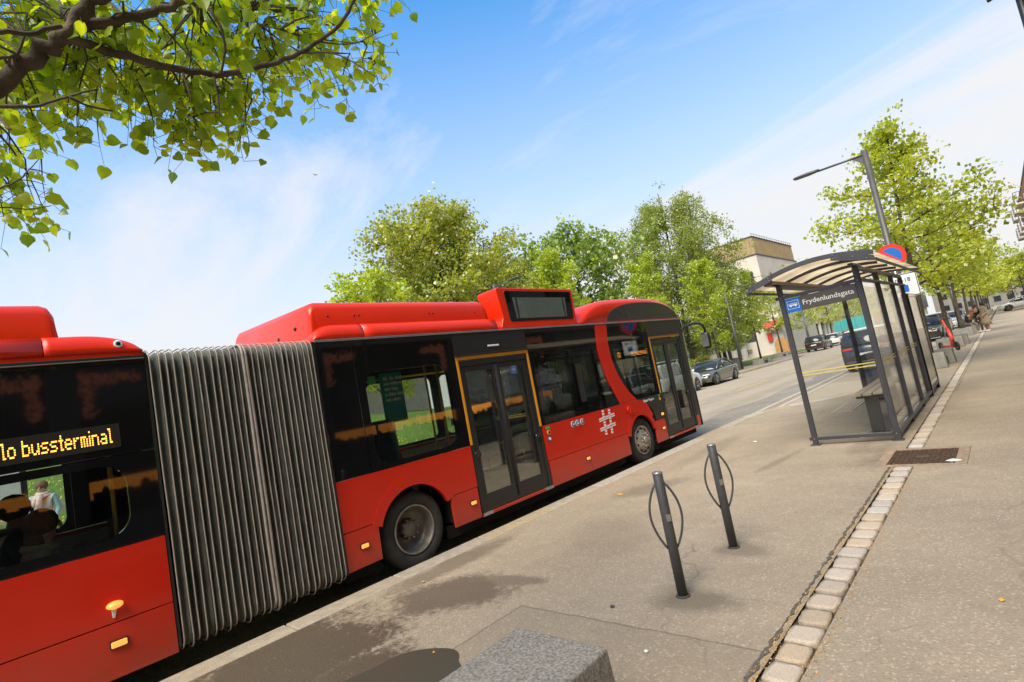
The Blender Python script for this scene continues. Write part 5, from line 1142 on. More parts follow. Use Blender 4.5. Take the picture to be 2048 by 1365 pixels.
# ------------------------------------------------------------------ overhanging linden, top left
LIMBS=[[[[-3.0,0.08,3.24],[-2.92,0.25,3.4],[-2.85,0.38,3.53],[-2.79,0.47,3.63],[-2.7,0.57,3.75],[-2.59,0.68,3.88],[-2.47,0.78,4.01]],0.085,0.055],[[[-2.8,0.47,3.61],[-2.8,0.58,3.6],[-2.78,0.7,3.58],[-2.76,0.83,3.57],[-2.72,1.0,3.56],[-2.68,1.11,3.57],[-2.59,1.26,3.61],[-2.49,1.39,3.66],[-2.37,1.51,3.72],[-2.24,1.6,3.81],[-2.13,1.63,3.9]],0.03,0.01],[[[-2.8,0.53,3.68],[-2.74,0.7,3.76],[-2.7,0.81,3.81],[-2.65,0.91,3.87],[-2.58,1.0,3.95]],0.032,0.022],[[[-2.69,1.04,3.96],[-2.65,1.09,3.86],[-2.64,1.11,3.72],[-2.66,1.08,3.56]],0.012,0.008],[[[-2.67,0.81,3.76],[-2.67,0.9,3.65],[-2.65,0.98,3.54]],0.006,0.004],[[[-2.73,0.18,3.49],[-2.75,0.25,3.52],[-2.76,0.34,3.55],[-2.74,0.45,3.62]],0.014,0.014],[[[-2.81,0.18,3.37],[-2.81,0.24,3.43],[-2.81,0.3,3.47],[-2.79,0.33,3.56]],0.01,0.008],[[[-2.73,0.92,3.54],[-2.7,0.92,3.46],[-2.67,0.92,3.36]],0.009,0.005],[[[-2.69,1.05,3.54],[-2.67,1.05,3.43],[-2.66,1.04,3.3]],0.008,0.004],[[[-2.8,0.14,3.18],[-2.77,0.23,3.19],[-2.72,0.35,3.2],[-2.66,0.43,3.23],[-2.59,0.53,3.26]],0.013,0.005],[[[-2.64,0.43,3.22],[-2.64,0.49,3.2],[-2.63,0.58,3.19]],0.008,0.005],[[[-2.48,1.42,3.68],[-2.34,1.53,3.64],[-2.25,1.61,3.56],[-2.18,1.69,3.46]],0.007,0.003],[[[-2.38,1.51,3.72],[-2.29,1.66,3.71],[-2.16,1.78,3.76]],0.006,0.002],[[[-2.61,1.25,3.96],[-2.59,1.29,3.87],[-2.52,1.37,3.83]],0.007,0.004],[[[-2.69,0.11,2.73],[-2.66,0.19,2.78],[-2.64,0.25,2.82],[-2.62,0.28,2.86],[-2.6,0.31,2.9]],0.006,0.002],[[[-2.64,0.25,2.82],[-2.64,0.29,2.82],[-2.64,0.33,2.81]],0.003,0.0015],[[[-2.62,0.28,2.86],[-2.62,0.31,2.86],[-2.62,0.35,2.84]],0.003,0.0015],[[[-2.62,0.1,2.63],[-2.6,0.18,2.68],[-2.59,0.26,2.68],[-2.58,0.33,2.7]],0.005,0.002],[[[-2.73,0.22,3.11],[-2.65,0.24,3.03]],0.008,0.004]]
CLUSTERS=[[-2.71,0.47,3.78],[-2.8,0.76,3.92],[-2.47,0.19,3.23],[-2.83,1.64,4.24],[-2.72,1.0,3.83],[-3.04,0.42,3.98],[-2.28,1.42,3.81],[-3.2,0.63,3.56],[-2.02,1.47,3.78],[-2.55,1.19,3.52],[-3.54,0.46,3.89],[-2.66,1.77,3.72],[-2.61,0.95,3.05],[-2.7,0.71,3.34],[-3.1,0.23,4.01],[-3.23,0.59,3.68],[-2.83,0.89,3.78],[-1.98,1.74,3.74],[-3.68,0.81,3.71],[-3.01,0.62,3.54],[-2.6,0.2,3.46],[-2.39,1.31,3.34],[-3.42,0.57,4.03],[-3.34,0.19,3.43],[-2.56,0.14,3.36],[-2.43,0.98,3.05],[-3.1,0.94,4.23],[-2.52,0.29,2.96],[-2.61,0.75,3.73],[-2.71,1.35,4.13],[-2.44,0.15,3.12],[-3.3,0.33,3.64],[-2.73,1.57,3.88],[-2.33,0.39,3.21],[-2.3,1.45,3.47],[-2.61,0.45,3.6],[-3.29,0.4,4.22],[-2.62,1.14,3.21],[-2.72,1.46,3.72],[-1.95,1.48,3.46],[-3.03,1.04,3.56],[-2.03,1.01,3.39],[-2.53,1.09,3.4],[-2.79,0.46,3.94],[-2.7,0.37,3.18],[-2.7,1.09,3.59],[-2.84,1.87,3.76],[-3.27,0.37,3.83],[-2.21,1.46,3.91],[-2.41,0.23,3.45],[-2.69,1.08,3.11],[-3.25,1.11,4.0],[-2.57,0.37,3.45],[-2.47,1.59,3.71],[-2.59,1.84,4.23],[-3.26,1.18,3.95],[-3.32,1.39,3.78],[-2.4,1.75,3.67],[-2.93,0.3,3.18],[-3.11,0.71,3.49],[-3.02,1.19,4.0],[-2.31,1.04,3.77],[-2.39,1.89,4.11],[-2.31,1.07,3.53],[-3.01,0.28,3.33],[-2.94,1.34,3.47],[-2.12,1.34,3.57],[-2.16,0.92,3.34],[-2.77,0.33,3.63],[-2.49,2.03,4.12],[-2.29,0.83,3.6],[-3.32,1.21,3.7],[-2.19,1.12,3.24],[-2.65,0.65,3.21],[-2.39,1.62,3.8],[-2.25,0.57,3.21],[-2.86,0.45,3.4],[-2.34,0.7,3.03],[-2.98,1.86,3.86],[-3.13,1.52,3.82],[-2.59,0.63,3.8],[-2.8,0.13,3.1],[-2.23,1.12,3.38],[-3.15,0.44,4.18],[-3.05,0.38,3.31],[-2.16,1.88,4.11],[-2.35,1.14,3.21],[-3.17,0.98,3.75],[-2.25,0.91,3.57],[-2.56,0.26,3.4],[-2.33,0.92,3.08],[-2.64,0.5,3.41],[-2.78,0.98,3.54],[-2.65,0.28,3.09],[-3.05,0.89,4.35],[-2.48,1.13,3.32],[-2.74,1.41,4.29],[-2.5,1.42,3.79],[-2.51,0.51,3.41],[-2.75,1.23,4.08],[-2.91,0.9,3.45],[-1.71,1.23,3.52],[-3.29,0.91,3.55],[-2.86,0.59,3.96],[-2.72,0.12,3.39],[-3.59,0.61,3.65],[-2.62,1.04,3.78],[-3.06,0.21,3.38],[-3.52,0.79,3.86],[-1.7,1.32,3.46],[-2.39,0.79,2.94],[-3.43,0.55,3.65],[-2.64,0.94,3.38],[-2.69,0.55,3.63],[-2.67,0.34,3.01],[-2.51,0.41,2.99],[-2.68,1.59,4.25],[-2.67,1.13,3.56],[-2.55,1.47,3.55],[-3.02,0.27,3.41],[-2.45,1.07,3.49],[-2.95,0.7,3.92],[-2.56,1.04,3.37],[-2.46,0.68,3.36],[-2.51,0.84,3.79],[-2.45,0.16,3.41],[-2.72,0.41,3.69],[-2.69,0.19,3.06],[-2.15,1.6,3.36],[-2.63,0.29,3.21],[-2.5,0.77,3.04],[-2.41,1.68,3.74],[-2.68,1.45,4.09],[-2.65,1.02,3.61],[-3.29,0.3,3.72],[-2.31,1.14,3.52],[-2.5,1.48,3.42],[-2.04,1.6,3.38],[-1.98,1.21,3.68],[-2.31,0.89,3.0],[-2.36,1.23,3.26],[-2.96,1.2,4.33],[-3.09,0.39,3.46],[-3.13,0.16,3.93],[-2.16,0.7,3.41],[-2.93,0.25,3.23],[-3.24,0.88,3.62],[-2.62,0.74,3.1],[-3.17,0.9,4.33],[-3.3,0.15,3.46],[-1.96,1.09,3.63],[-2.62,0.46,3.03],[-2.61,0.37,3.02],[-2.72,0.2,3.46],[-2.44,0.89,3.81],[-2.86,0.9,3.7],[-2.32,0.49,3.19],[-3.34,0.75,3.99],[-2.49,0.32,3.29],[-2.48,0.87,3.08],[-2.99,0.62,3.38],[-2.66,0.29,3.58],[-2.49,0.45,3.15],[-2.38,0.94,3.17],[-2.9,1.23,3.44],[-3.06,0.35,3.38],[-2.55,1.78,3.6],[-2.87,0.73,3.23],[-3.21,1.21,3.88],[-3.38,0.28,3.69],[-3.35,0.99,3.9],[-2.43,1.84,4.01],[-2.66,2.07,4.02],[-2.54,0.15,3.12],[-2.98,0.26,3.19],[-3.3,0.41,3.66],[-2.72,0.92,3.29],[-2.76,0.12,3.27],[-2.42,0.66,3.26],[-2.96,0.84,3.54],[-2.47,0.85,2.92],[-2.37,1.01,3.89],[-3.12,0.63,4.27],[-1.86,1.47,3.76],[-3.07,0.7,4.09],[-3.05,0.6,3.35],[-3.7,0.56,3.73],[-2.68,1.44,3.98],[-3.68,0.68,3.76],[-2.84,0.98,4.21],[-3.2,0.81,4.08],[-2.27,0.45,3.41],[-3.18,0.23,3.39],[-2.42,0.34,3.15],[-2.12,1.14,3.38],[-2.59,0.62,3.25],[-2.83,0.28,3.87],[-2.5,0.77,2.98],[-2.3,0.54,3.17],[-2.43,0.59,3.03],[-2.83,2.22,3.95],[-2.73,0.4,3.26],[-1.67,1.41,3.46],[-3.25,1.18,4.1],[-2.84,1.1,4.28],[-2.85,0.74,4.12],[-3.11,0.97,4.37],[-2.63,1.62,3.9],[-2.87,0.13,3.41],[-2.26,1.49,3.8],[-2.38,1.31,3.95],[-3.53,0.39,3.87],[-2.7,1.15,3.17],[-2.52,0.83,3.1],[-3.01,0.17,3.93],[-2.27,1.53,4.1],[-2.06,0.97,3.45],[-2.54,0.2,2.85],[-3.03,0.23,3.03],[-2.88,0.25,2.9],[-2.69,0.22,2.69],[-2.72,0.28,2.7],[-2.99,0.36,2.83],[-3.14,0.23,2.82],[-2.98,0.27,2.74],[-2.83,0.32,2.7],[-2.77,0.2,2.62],[-3.09,0.33,2.71],[-2.92,0.17,2.75],[-2.62,0.14,2.71],[-2.57,0.44,2.94],[-3.0,0.59,3.13],[-2.44,0.68,2.92],[-2.84,0.92,3.07],[-2.42,0.86,2.89],[-2.52,1.06,2.95],[-2.35,1.03,2.95],[-2.67,1.61,3.44],[-2.04,1.38,3.08],[-2.54,1.98,3.62]]

ot = empty('overhanging_linden', (-3.6, -2.2, 0), label='linden reaching over the bus from the top left, leaves backlit', cat='linden tree')
tk = MB()
camp0 = Vector((0, 0, 1.65)); P0 = camp0 + (Vector(LIMBS[0][0][0]) - camp0) * .82
for lx, ly, hh in ((1.9, 84, 6.6), (1.2, 104, 6.8), (3.4, 126, 8.5), (7.5, 150, 10)): tree('street_tree', {84: 'tree in the concrete block at the far right end of the pavement', 104: 'second distant tree on the right of the pavement', 126: 'third distant tree on the right of the pavement', 150: 'tallest distant tree on the right of the pavement'}[ly], lx, ly, hh, 3.4, 2.2, 'linden', 3500, .2, 'leaf2', .12, ly, nl=14, up=.5, tuft=.34, group='distant trees on the right')
tk.tube([(-3.6, -2.2, 0), (-3.65, -2.1, 1.2), (-3.75, -1.8, 2.2), tuple(P0.lerp(Vector((-3.8, -1.6, 2.4)), .4)), tuple(P0)], [.16, .12, .09, .065, .052], 14)
allp = []
for pts, r0, r1 in LIMBS:
    P_ = [camp0 + (Vector(p) - camp0) * .82 for p in pts]; Q = []
    PP = [P_[0] * 2 - P_[1]] + P_ + [P_[-1] * 2 - P_[-2]]
    for i in range(1, len(PP) - 2):
        for k in range(4):
            t = k / 4; a, b, c, d = PP[i - 1], PP[i], PP[i + 1], PP[i + 2]; Q.append(.5 * ((2 * b) + (-a + c) * t + (2 * a - 5 * b + 4 * c - d) * t * t + (-a + 3 * b - 3 * c + d) * t ** 3))
    Q.append(P_[-1]); Q = [q + Vector((random.gauss(0, r0 * .12), random.gauss(0, r0 * .12), random.gauss(0, r0 * .12))) for q in Q]
    tk.tube(Q, [(.40 if r0 > .05 else .62) * (r0 + (r1 - r0) * i / (len(Q) - 1)) * random.uniform(.93, 1.08) for i in range(len(Q))], 12 if r0 > .02 else 6)
    allp += [q for q in Q if r0 < .05]
pl_ = [camp0 + (Vector(p) - camp0) * .82 for p in LIMBS[0][0][-2:]]; dd_ = (pl_[1] - pl_[0]).normalized(); e_ = pl_[1]
tk.tube([e_ - dd_ * .02, e_ + dd_ * .5 + Vector((0, 0, .05)), e_ + dd_ * 1.0 + Vector((.05, 0, .2)), e_ + dd_ * 1.5 + Vector((.05, .1, .5)), e_ + dd_ * 1.9 + Vector((0, .1, .9))], [.022, .018, .013, .008, .003], 10)
for k_ in range(26): CLUSTERS.append([e_.x + dd_.x * (.3 + k_ * .06) + random.gauss(0, .3), e_.y + dd_.y * (.3 + k_ * .06) + random.gauss(0, .3), e_.z + dd_.z * (.3 + k_ * .06) + .02 * k_ + random.gauss(.1, .25)]); allp.append(e_ + dd_ * (.06 * k_) + Vector((0, 0, .02 * k_)))
tk.build('trunk', 'bark', ot)
AP = np.array([tuple(p) for p in allp]); tw = MB(); leaves = []
gl_ = random.Random(11)
for c in CLUSTERS:
    c = Vector(c) + Vector((0, 0, .15)); d = np.linalg.norm(AP - np.array(tuple(c)), axis=1); j = int(d.argmin()); b = Vector(AP[j])
    L_ = (c - b).length
    if L_ > .9: b = c.lerp(b, .6 / L_)
    m_ = b.lerp(c, .5) + Vector((gl_.gauss(0, .05), gl_.gauss(0, .05), gl_.uniform(.0, .08)))
    tip = c + (c - b).normalized() * .06 - Vector((0, 0, .05)); path = [b, b.lerp(m_, .5) + Vector((gl_.gauss(0, .015), 0, .01)), m_, m_.lerp(c, .5) + Vector((0, gl_.gauss(0, .015), 0)), c, tip]
    tw.tube(path, [.005, .0042, .0036, .003, .0022, .001], 5, False)
    for k in range(gl_.choice((11, 12, 13, 14, 16))):
        s_ = gl_.uniform(.35, 1.05); i_ = min(4, int(s_ * 5)); p = path[i_].lerp(path[i_ + 1], min(1, s_ * 5 - i_)) if i_ < 5 else path[5]
        q = p + Vector((gl_.gauss(0, .055), gl_.gauss(0, .055), gl_.gauss(-.03, .045)))
        tw.tube([p, q], [.0012, .0009], 4, False); leaves.append(q)
tw.build('twigs', 'bark', ot)
lmesh = []
for k in range(8):      # heart-shaped blades: seven stations along a curved midrib, each with left and right margin
    g_ = random.Random(k); vv = []; f = []; cup = g_.uniform(.12, .42); cv = g_.uniform(-.35, .05)
    S_ = [(-.06, .20), (.06, .40), (.25, .52), (.45, .50), (.65, .37), (.82, .20), (.93, .08)]
    for i, (u, w_) in enumerate(S_):
        zc_ = cv * u * u; wl, wr_ = w_ * g_.uniform(.9, 1.08), w_ * g_.uniform(.9, 1.08); um = max(u, .02) if i == 0 else u
        vv += [(u + g_.uniform(-.02, .02), -wl, zc_ + cup * wl + g_.uniform(-.03, .03)), (u, -wl * .5, zc_ + cup * wl * .35), (um, 0, zc_), (u, wr_ * .5, zc_ + cup * wr_ * .35), (u + g_.uniform(-.02, .02), wr_, zc_ + cup * wr_ + g_.uniform(-.03, .03))]
    for i in range(6):
        for j in range(4): a_ = i * 5 + j; f.append((a_, a_ + 1, a_ + 6, a_ + 5))
    n_ = len(vv); vv.append((1.08, 0, cv * 1.1)); f += [(30 + j, 31 + j, n_) for j in range(4)]
    me = bpy.data.meshes.new('leaf'); me.from_pydata(vv, [], f); me.polygons.foreach_set('use_smooth', [True] * len(f)); lmesh.append(me)
def bigleaf():
    m = bpy.data.materials.new('linden_leaf_large'); m.use_nodes = True; t = m.node_tree; t.nodes.clear(); L = t.links.new
    o = t.nodes.new('ShaderNodeOutputMaterial'); oi = t.nodes.new('ShaderNodeObjectInfo'); g = t.nodes.new('ShaderNodeNewGeometry')
    ad = t.nodes.new('ShaderNodeMath'); ad.operation = 'ADD'; L(oi.outputs['Random'], ad.inputs[0]); L(g.outputs['Random Per Island'], ad.inputs[1]); fr = t.nodes.new('ShaderNodeMath'); fr.operation = 'FRACT'; L(ad.outputs[0], fr.inputs[0])
    outs = []
    for c0, c1 in (((.05, .105, .008), (.12, .19, .014)), ((.26, .40, .008), (.72, .76, .014))):
        r = t.nodes.new('ShaderNodeValToRGB'); L(fr.outputs[0], r.inputs[0]); r.color_ramp.elements[0].color = (*c0, 1); r.color_ramp.elements[1].color = (*c1, 1); outs.append(r.outputs[0])
    n = t.nodes.new('ShaderNodeTexNoise'); n.inputs['Scale'].default_value = 70; tc = t.nodes.new('ShaderNodeTexCoord'); L(tc.outputs['Object'], n.inputs[0])
    mu = t.nodes.new('ShaderNodeMix'); mu.data_type = 'RGBA'; mu.blend_type = 'MULTIPLY'; mu.inputs[0].default_value = .4; L(outs[1], mu.inputs[6]); L(n.outputs[0], mu.inputs[7])
    d = t.nodes.new('ShaderNodeBsdfDiffuse'); tr = t.nodes.new('ShaderNodeBsdfTranslucent'); a = t.nodes.new('ShaderNodeAddShader'); L(outs[0], d.inputs[0]); L(mu.outputs[2], tr.inputs[0]); L(d.outputs[0], a.inputs[0]); L(tr.outputs[0], a.inputs[1])
    gl = t.nodes.new('ShaderNodeBsdfGlossy'); gl.inputs['Roughness'].default_value = .38; mx = t.nodes.new('ShaderNodeMixShader'); mx.inputs[0].default_value = .06; L(a.outputs[0], mx.inputs[1]); L(gl.outputs[0], mx.inputs[2]); L(mx.outputs[0], o.inputs[0]); return m
M['bigleaf'] = bigleaf()
for me in lmesh: me.materials.append(M['bigleaf'])
camp = Vector((0, 0, 1.65)); rest = MB(); 
fwd = camo.matrix_world.to_3x3() @ Vector((0, 0, -1))
leaves.sort(key=lambda q: (q - camp).length + (5 if (q - camp).normalized().dot(fwd) < .55 else 0))
off_ = Vector(ot.location)
for i, q in enumerate(leaves):
    dirv = Vector((gl_.gauss(0, .7), gl_.gauss(0, .7), gl_.uniform(-1.3, -.1))).normalized(); nr = Vector((gl_.gauss(0, .8), gl_.gauss(0, .8), gl_.uniform(-.4, 1))); nr = (nr - dirv * nr.dot(dirv)).normalized()
    s_ = gl_.uniform(.034, .063); m_ = Matrix((dirv, nr.cross(dirv), nr)).transposed().to_4x4() @ Matrix.Scale(s_, 4); m_.translation = q - off_
    me = lmesh[i % 8]
    if i < 298: inst('leaf', me, ot, m_)
    else: rest.add([m_ @ v.co + off_ for v in me.vertices], [tuple(p.vertices) for p in me.polygons], True)
me = bpy.data.meshes.new('leaves'); me.from_pydata([tuple(Vector(v) - off_) for v in rest.v], [], rest.f); me.polygons.foreach_set('use_smooth', [True] * len(rest.f)); me.materials.append(M['bigleaf']); o = inst('leaves', me, ot); o['kind'] = 'stuff'
# bird
bd = MB().loft([[(-24 + d, 13.7 + w_ * math.cos(a), 14.5 + h * math.sin(a) + .1 * d) for a in [2 * math.pi * k / 8 for k in range(8)]] for d, w_, h in ((-.16, .01, .01), (-.05, .045, .04), (.08, .04, .035), (.14, .015, .015), (.2, .005, .005))])
bird = empty('bird', (-24, 13.7, 14.5), label='tiny dark bird flying in the blue sky left of centre', cat='bird'); bd.build('body', 'satin', bird); bird.scale = (.38, .38, .38)
for s in (-1, 1): MB().add([(-24.05, 13.7 + s * .03, 14.51), (-23.93, 13.7 + s * .03, 14.52), (-23.9, 13.7 + s * .2, 14.62), (-24.02, 13.7 + s * .38, 14.58), (-24.06, 13.7 + s * .2, 14.6)], [(0, 1, 2, 3, 4)]).build('wing', 'satin', bird)

# ------------------------------------------------------------------ buildings
M['bwhite'] = mat('white_render', (.58, .53, .45), .85, var=.08, vscale=.8, bump=.1, bscale=12)
M['beige'] = mat('pale_concrete', (.60, .52, .42), .85, var=.10, vscale=.5, bump=.1, bscale=8)
M['ochre'] = mat('ribbed_ochre_cladding', (.36, .25, .125), .7, var=.16, vscale=1.2)
M['grey'] = mat('grey_facade', (.22, .20, .17), .8, var=.15, vscale=.6); M['dkgrey'] = mat('dark_facade', (.05, .048, .045), .6, var=.2, vscale=1)
M['brickred'] = mat('red_panel', (.26, .06, .035), .8, var=.2, vscale=2); M['turq'] = mat('turquoise_hoarding', (.05, .38, .38), .6, var=.05); M['orangep'] = mat('orange_wood_panel', (.42, .22, .08), .6, var=.2, vscale=2)
M['winglass'] = mat('window_dark', (.02, .025, .03), .08, spec=.6)
M['brick'] = mat('orange_brick', (.42, .17, .08), .9, var=.2, vscale=8, bump=.3, bscale=20)
M['redsign'] = mat('red_sign', (.6, .03, .025), .5)
tw = empty('beige_tower', (-26.5, 90, 0), label='pale concrete building with ribbed ochre top storey, left of the shelter roof', cat='building')
tx0, tx1, ty0, ty1 = -33.0, -24.3, 81.4, 102
box('wall', 'beige', tw, tx0, tx1, ty0, ty1, 0, 14.6)
for zz in (11.4,): box('wall_joint', 'grey', tw, tx0 - .02, tx1 + .02, ty0 - .02, ty1 + .02, zz, zz + .05)
box('parapet_ledge', 'dkgrey', tw, tx0 - .08, tx1 + .08, ty0 - .08, ty1 + .08, 14.6, 14.78)
top = box('ochre_storey', 'ochre', tw, tx0 + .1, tx1 - .1, ty0 + .1, ty1 - .6, 14.78, 17.35)
k = 0; y = ty0 + .3
while y < ty1 - .8: MB().box(tx1 - .1, tx1 - .03, y, y + .16, 14.8, 17.3).build('cladding_rib', 'ochre', top); y += .55
x = tx0 + .3
while x < tx1 - .3: MB().box(x, x + .16, ty0 + .03, ty0 + .1, 14.8, 17.3).build('cladding_rib', 'ochre', top); x += .55
box('roof_edge', 'dkgrey', tw, tx0, tx1, ty0, ty1 - .5, 17.35, 17.5)
y = ty0
rl = MB().tube([(tx1 - .05, ty0, 17.85), (tx1 - .05, ty1 - .6, 17.85)], .03, 6)
while y < ty1 - .6: rl.tube([(tx1 - .05, y, 17.5), (tx1 - .05, y, 17.85)], .025, 6); y += 1.2
rl.build('roof_railing', 'dkgrey', tw)
def window(par, ax, c, a, b, z0, z1, out=1, fr='dkgrey'):
    if ax == 'y': w_ = MB().box(a, b, c - .04 * out, c + .04, z0, z1).build('window', fr, par); MB().box(a + .12, b - .12, c - .05 * out, c - .041 * out, z0 + .1, z1 - .1).build('pane', 'winglass', w_)
    else: w_ = MB().box(c - .04, c + .04 * out, a, b, z0, z1).build('window', fr, par); MB().box(c + .041 * out, c + .05 * out, a + .12, b - .12, z0 + .1, z1 - .1).build('pane', 'winglass', w_)
for a, z0, z1 in ((-27.2, 10.0, 12.4), (-31, 10.0, 12.4), (-27.2, 6.6, 8.4)): window(tw, 'y', ty0, a, a + 1.9, z0, z1)
# ring-and-stem logo on the tower side, pale lettering below
lg = MB(); rr = [(tx1 + .12, 85.6 + .55 * math.cos(a), 11.2 + .85 * math.sin(a)) for a in [2 * math.pi * k / 20 for k in range(20)]]; lg.tube(rr + [rr[0]], .10, 6, False); lg.tube([(tx1 + .12, 85.9, 10.4), (tx1 + .12, 86.3, 9.9)], .1, 6); lg.build('ring_logo', 'grey', tw)
lw_ = empty('white_building', (-28, 78, 0), label='white rendered ground-floor building with dark notice frames and red awning', cat='building')
box('wall', 'bwhite', lw_, -24.25, -23.0, 80.6, 99, 0, 6.2)
box('gable_wall', 'bwhite', lw_, -34.5, -24.26, 80.55, 81.3, 0, 6.6)
for x, z0, z1 in ((-32.6, 1.4, 2.9), (-30.8, 1.9, 2.9), (-27.9, 2.3, 4.1), (-31.7, 0, .9)): MB().box(x, x + (1.3 if z1 - z0 > 1.2 else .8), 80.46, 80.55, z0, z1).build('notice_frame', 'dkgrey', lw_)
box('handrail', 'tan', lw_, -33, -27.5, 80.2, 80.35, 1.0, 1.2)
for x in (-33.5, -29.2, -26.0): MB().obox((x, 80.45, 3.6), (.25, .25, .35)).build('wall_lamp', 'dkgrey', lw_)
box('red_sign', 'redsign', lw_, -25.0, -24.4, 80.2, 80.5, 1.9, 3.0)
MB().prism([(79.3, 3.9), (80.5, 4.7), (80.5, 4.55), (79.3, 3.75)], 'x', -25.0, -22.0).build('awning', 'redsign', lw_)
MB().prism([(-24.1, 0)] + [(-23.2 + .9 * math.cos(R(a)), 1.2 + .9 * math.sin(R(a))) for a in range(180, -1, -20)] + [(-22.3, 0)], 'y', 79.5, 79.9).build('arched_orange_panel', 'orangep', lw_)
sh_ = empty('shop_row', (-22.9, 108, 0), label='row of shops with white columns and turquoise shop windows beyond the white building', cat='building')
box('wall', 'bwhite', sh_, -28, -22.6, 99.2, 122, 3.4, 7.0); box('shop_front', 'dkgrey', sh_, -28, -23.0, 99.2, 122, 0, 3.39)
for k in range(8):
    y = 99.6 + k * 3.0; MB().box(-22.9, -22.5, y, y + .5, 0, 3.39).build('column', 'bwhite', sh_)
    if k < 7: f_ = MB().box(-22.98, -22.9, y + .7, y + 2.8, .6, 3.0).build('shop_window', 'turq' if k in (1, 2, 4) else 'winglass', sh_)
for k in range(4): MB().box(-22.55, -22.3, 100 + k * 5, 104 + k * 5, 3.5, 4.2).build('shop_sign', ['orangep', 'bwhite', 'redsign', 'orangep'][k], sh_)
# cafe chairs heap
for k in range(6):
    c = empty('cafe_chair', (-21.2 + (k % 2) * .9, 88 + k * 1.1, 0), label=['orange cafe chair outside the shops, nearest of six', 'orange cafe chair, second of the six outside the shops', 'orange cafe chair, third of the six outside the shops', 'orange cafe chair, fourth of the six outside the shops', 'orange cafe chair, fifth of the six outside the shops', 'orange cafe chair outside the shops, farthest of six'][k], cat='chair', group='orange cafe chairs outside the shops')
    z_ = 0
    MB().obox((-21.2 + (k % 2) * .9, 88 + k * 1.1, .46), (.5, .5, .05)).build('seat', 'orangep', c); MB().obox((-21.2 + (k % 2) * .9, 88.25 + k * 1.1, .8), (.5, .05, .6)).build('backrest', 'orangep', c)
    for sx in (-.2, .2):
        for sy in (-.2, .2): MB().box(-21.2 + (k % 2) * .9 + sx - .02, -21.2 + (k % 2) * .9 + sx + .02, 88 + k * 1.1 + sy - .02, 88 + k * 1.1 + sy + .02, 0, .44).build('leg', 'orangep', c)
ho = empty('hoarding', (-16.8, 90, 0), label='bright turquoise hoarding beyond the cars, seen through the shelter', cat='hoarding')
for k in range(5): MB().box(-18.6 + k * .92, -17.72 + k * .92, 90, 90.1, .1, 3.1).build('board', 'turq', ho)
for k in range(6): MB().box(-18.66 + k * .92, -18.6 + k * .92, 90.1, 90.2, 0, 3.1).build('post', 'alu', ho)
gb_ = empty('grey_building', (-20, 150, 0), label='long low grey building with dark ground floor and red panels across the road', cat='building')
box('upper_wall', 'grey', gb_, -32, -18.6, 123, 230, 3.6, 9.0); box('ground_floor', 'dkgrey', gb_, -32, -19.6, 123, 230, 0, 3.59)
for k in range(26):
    y = 123.5 + k * 4; MB().box(-19.2, -18.7, y, y + .5, 0, 3.59).build('column', 'beige', gb_)
    if k % 3 == 1: MB().box(-19.6, -19.5, y + .8, y + 3.4, .2, 3.3).build('red_panel', 'brickred', gb_)
    else: MB().box(-19.6, -19.52, y + .8, y + 3.4, .8, 3.0).build('window', 'winglass', gb_)
# low white building with pillars behind the hornbeams
lo = empty('low_white_building', (-29, 66, 0), label='low white building with square pillars and dark grey gate behind the trees', cat='building')
box('roof_band', 'bwhite', lo, -33, -27.5, 52, 79.8, 3.6, 6.0); box('back_wall', 'beige', lo, -33, -28.6, 52, 79.8, 0, 3.59)
for k in range(8): MB().box(-28.1, -27.55, 52.3 + k * 3.6, 53.2 + k * 3.6, 0, 3.59).build('pillar', 'bwhite', lo)
MB().box(-28.6, -28.5, 63.0, 66.6, 0, 3.0).build('orange_board', 'orangep', lo); window(lo, 'x', -28.49, 64.2, 65.6, 1.0, 2.2)
MB().box(-28.6, -28.45, 71, 79, 0, 3.3).build('grey_gate', 'dkgrey', lo); MB().box(-28.5, -28.4, 74, 75.2, 1.6, 2.4).build('gate_notice', 'white', lo)
hg = MB(); 
# hedge
def hedge(x0, x1, y0, y1, h, label, n, seed):
    g = np.random.default_rng(seed); root = empty('hedge', ((x0 + x1) / 2, (y0 + y1) / 2, 0), label=label, cat='hedge')
    C_ = np.stack([g.uniform(x0, x1, n), g.uniform(y0, y1, n), h * g.uniform(.02, 1, n) ** .7], 1) - np.array(tuple(root.location)); leaf_cloud('foliage', C_, .12, 'leaf3', root, seed=seed)
hedge(-20, -19, 24, 43, 1.5, 'clipped green hedge behind the parked white cars', 9000, 5); hedge(-27.3, -26.3, 60, 62.5, 1.6, 'small rounded hedge by the low white building', 2500, 6)
# right-hand flats with balconies
ap = empty('apartment_block', (8, 100, 0), label='brick and grey block with balconies at the right edge', cat='building')
box('wall', 'beige', ap, 4.75, 22, 80, 120, 0, 13.2); box('top_storey', 'brick', ap, 4.72, 22, 79.95, 120, 13.21, 15.8); box('roof_edge', 'dkgrey', ap, 4.66, 22, 79.9, 120, 15.8, 16.05)
for zf in (2.9, 5.9, 8.9, 11.4):
    for y in (80.6, 88.6, 96.6):
        b_ = MB().box(3.05, 4.74, y, y + 4.5, zf, zf + .16).build('balcony', 'beige', ap)
        MB().box(3.05, 3.1, y, y + 4.5, zf + .16, zf + 1.1).build('balcony_panel', 'beige', b_); rl = MB().tube([(4.3, y, zf + 1.35), (3.07, y, zf + 1.35), (3.07, y + 4.5, zf + 1.35), (4.3, y + 4.5, zf + 1.35)], .03, 6)
        for q in range(6): rl.tube([(4.3 - q * .26, y, zf + .16), (4.3 - q * .26, y, zf + 1.35)], .015, 5)
        rl.build('railing', 'dkgrey', b_)
        MB().box(4.28, 4.36, y + .6, y + 2.6, zf + .2, zf + 2.2).build('window', 'winglass', ap)
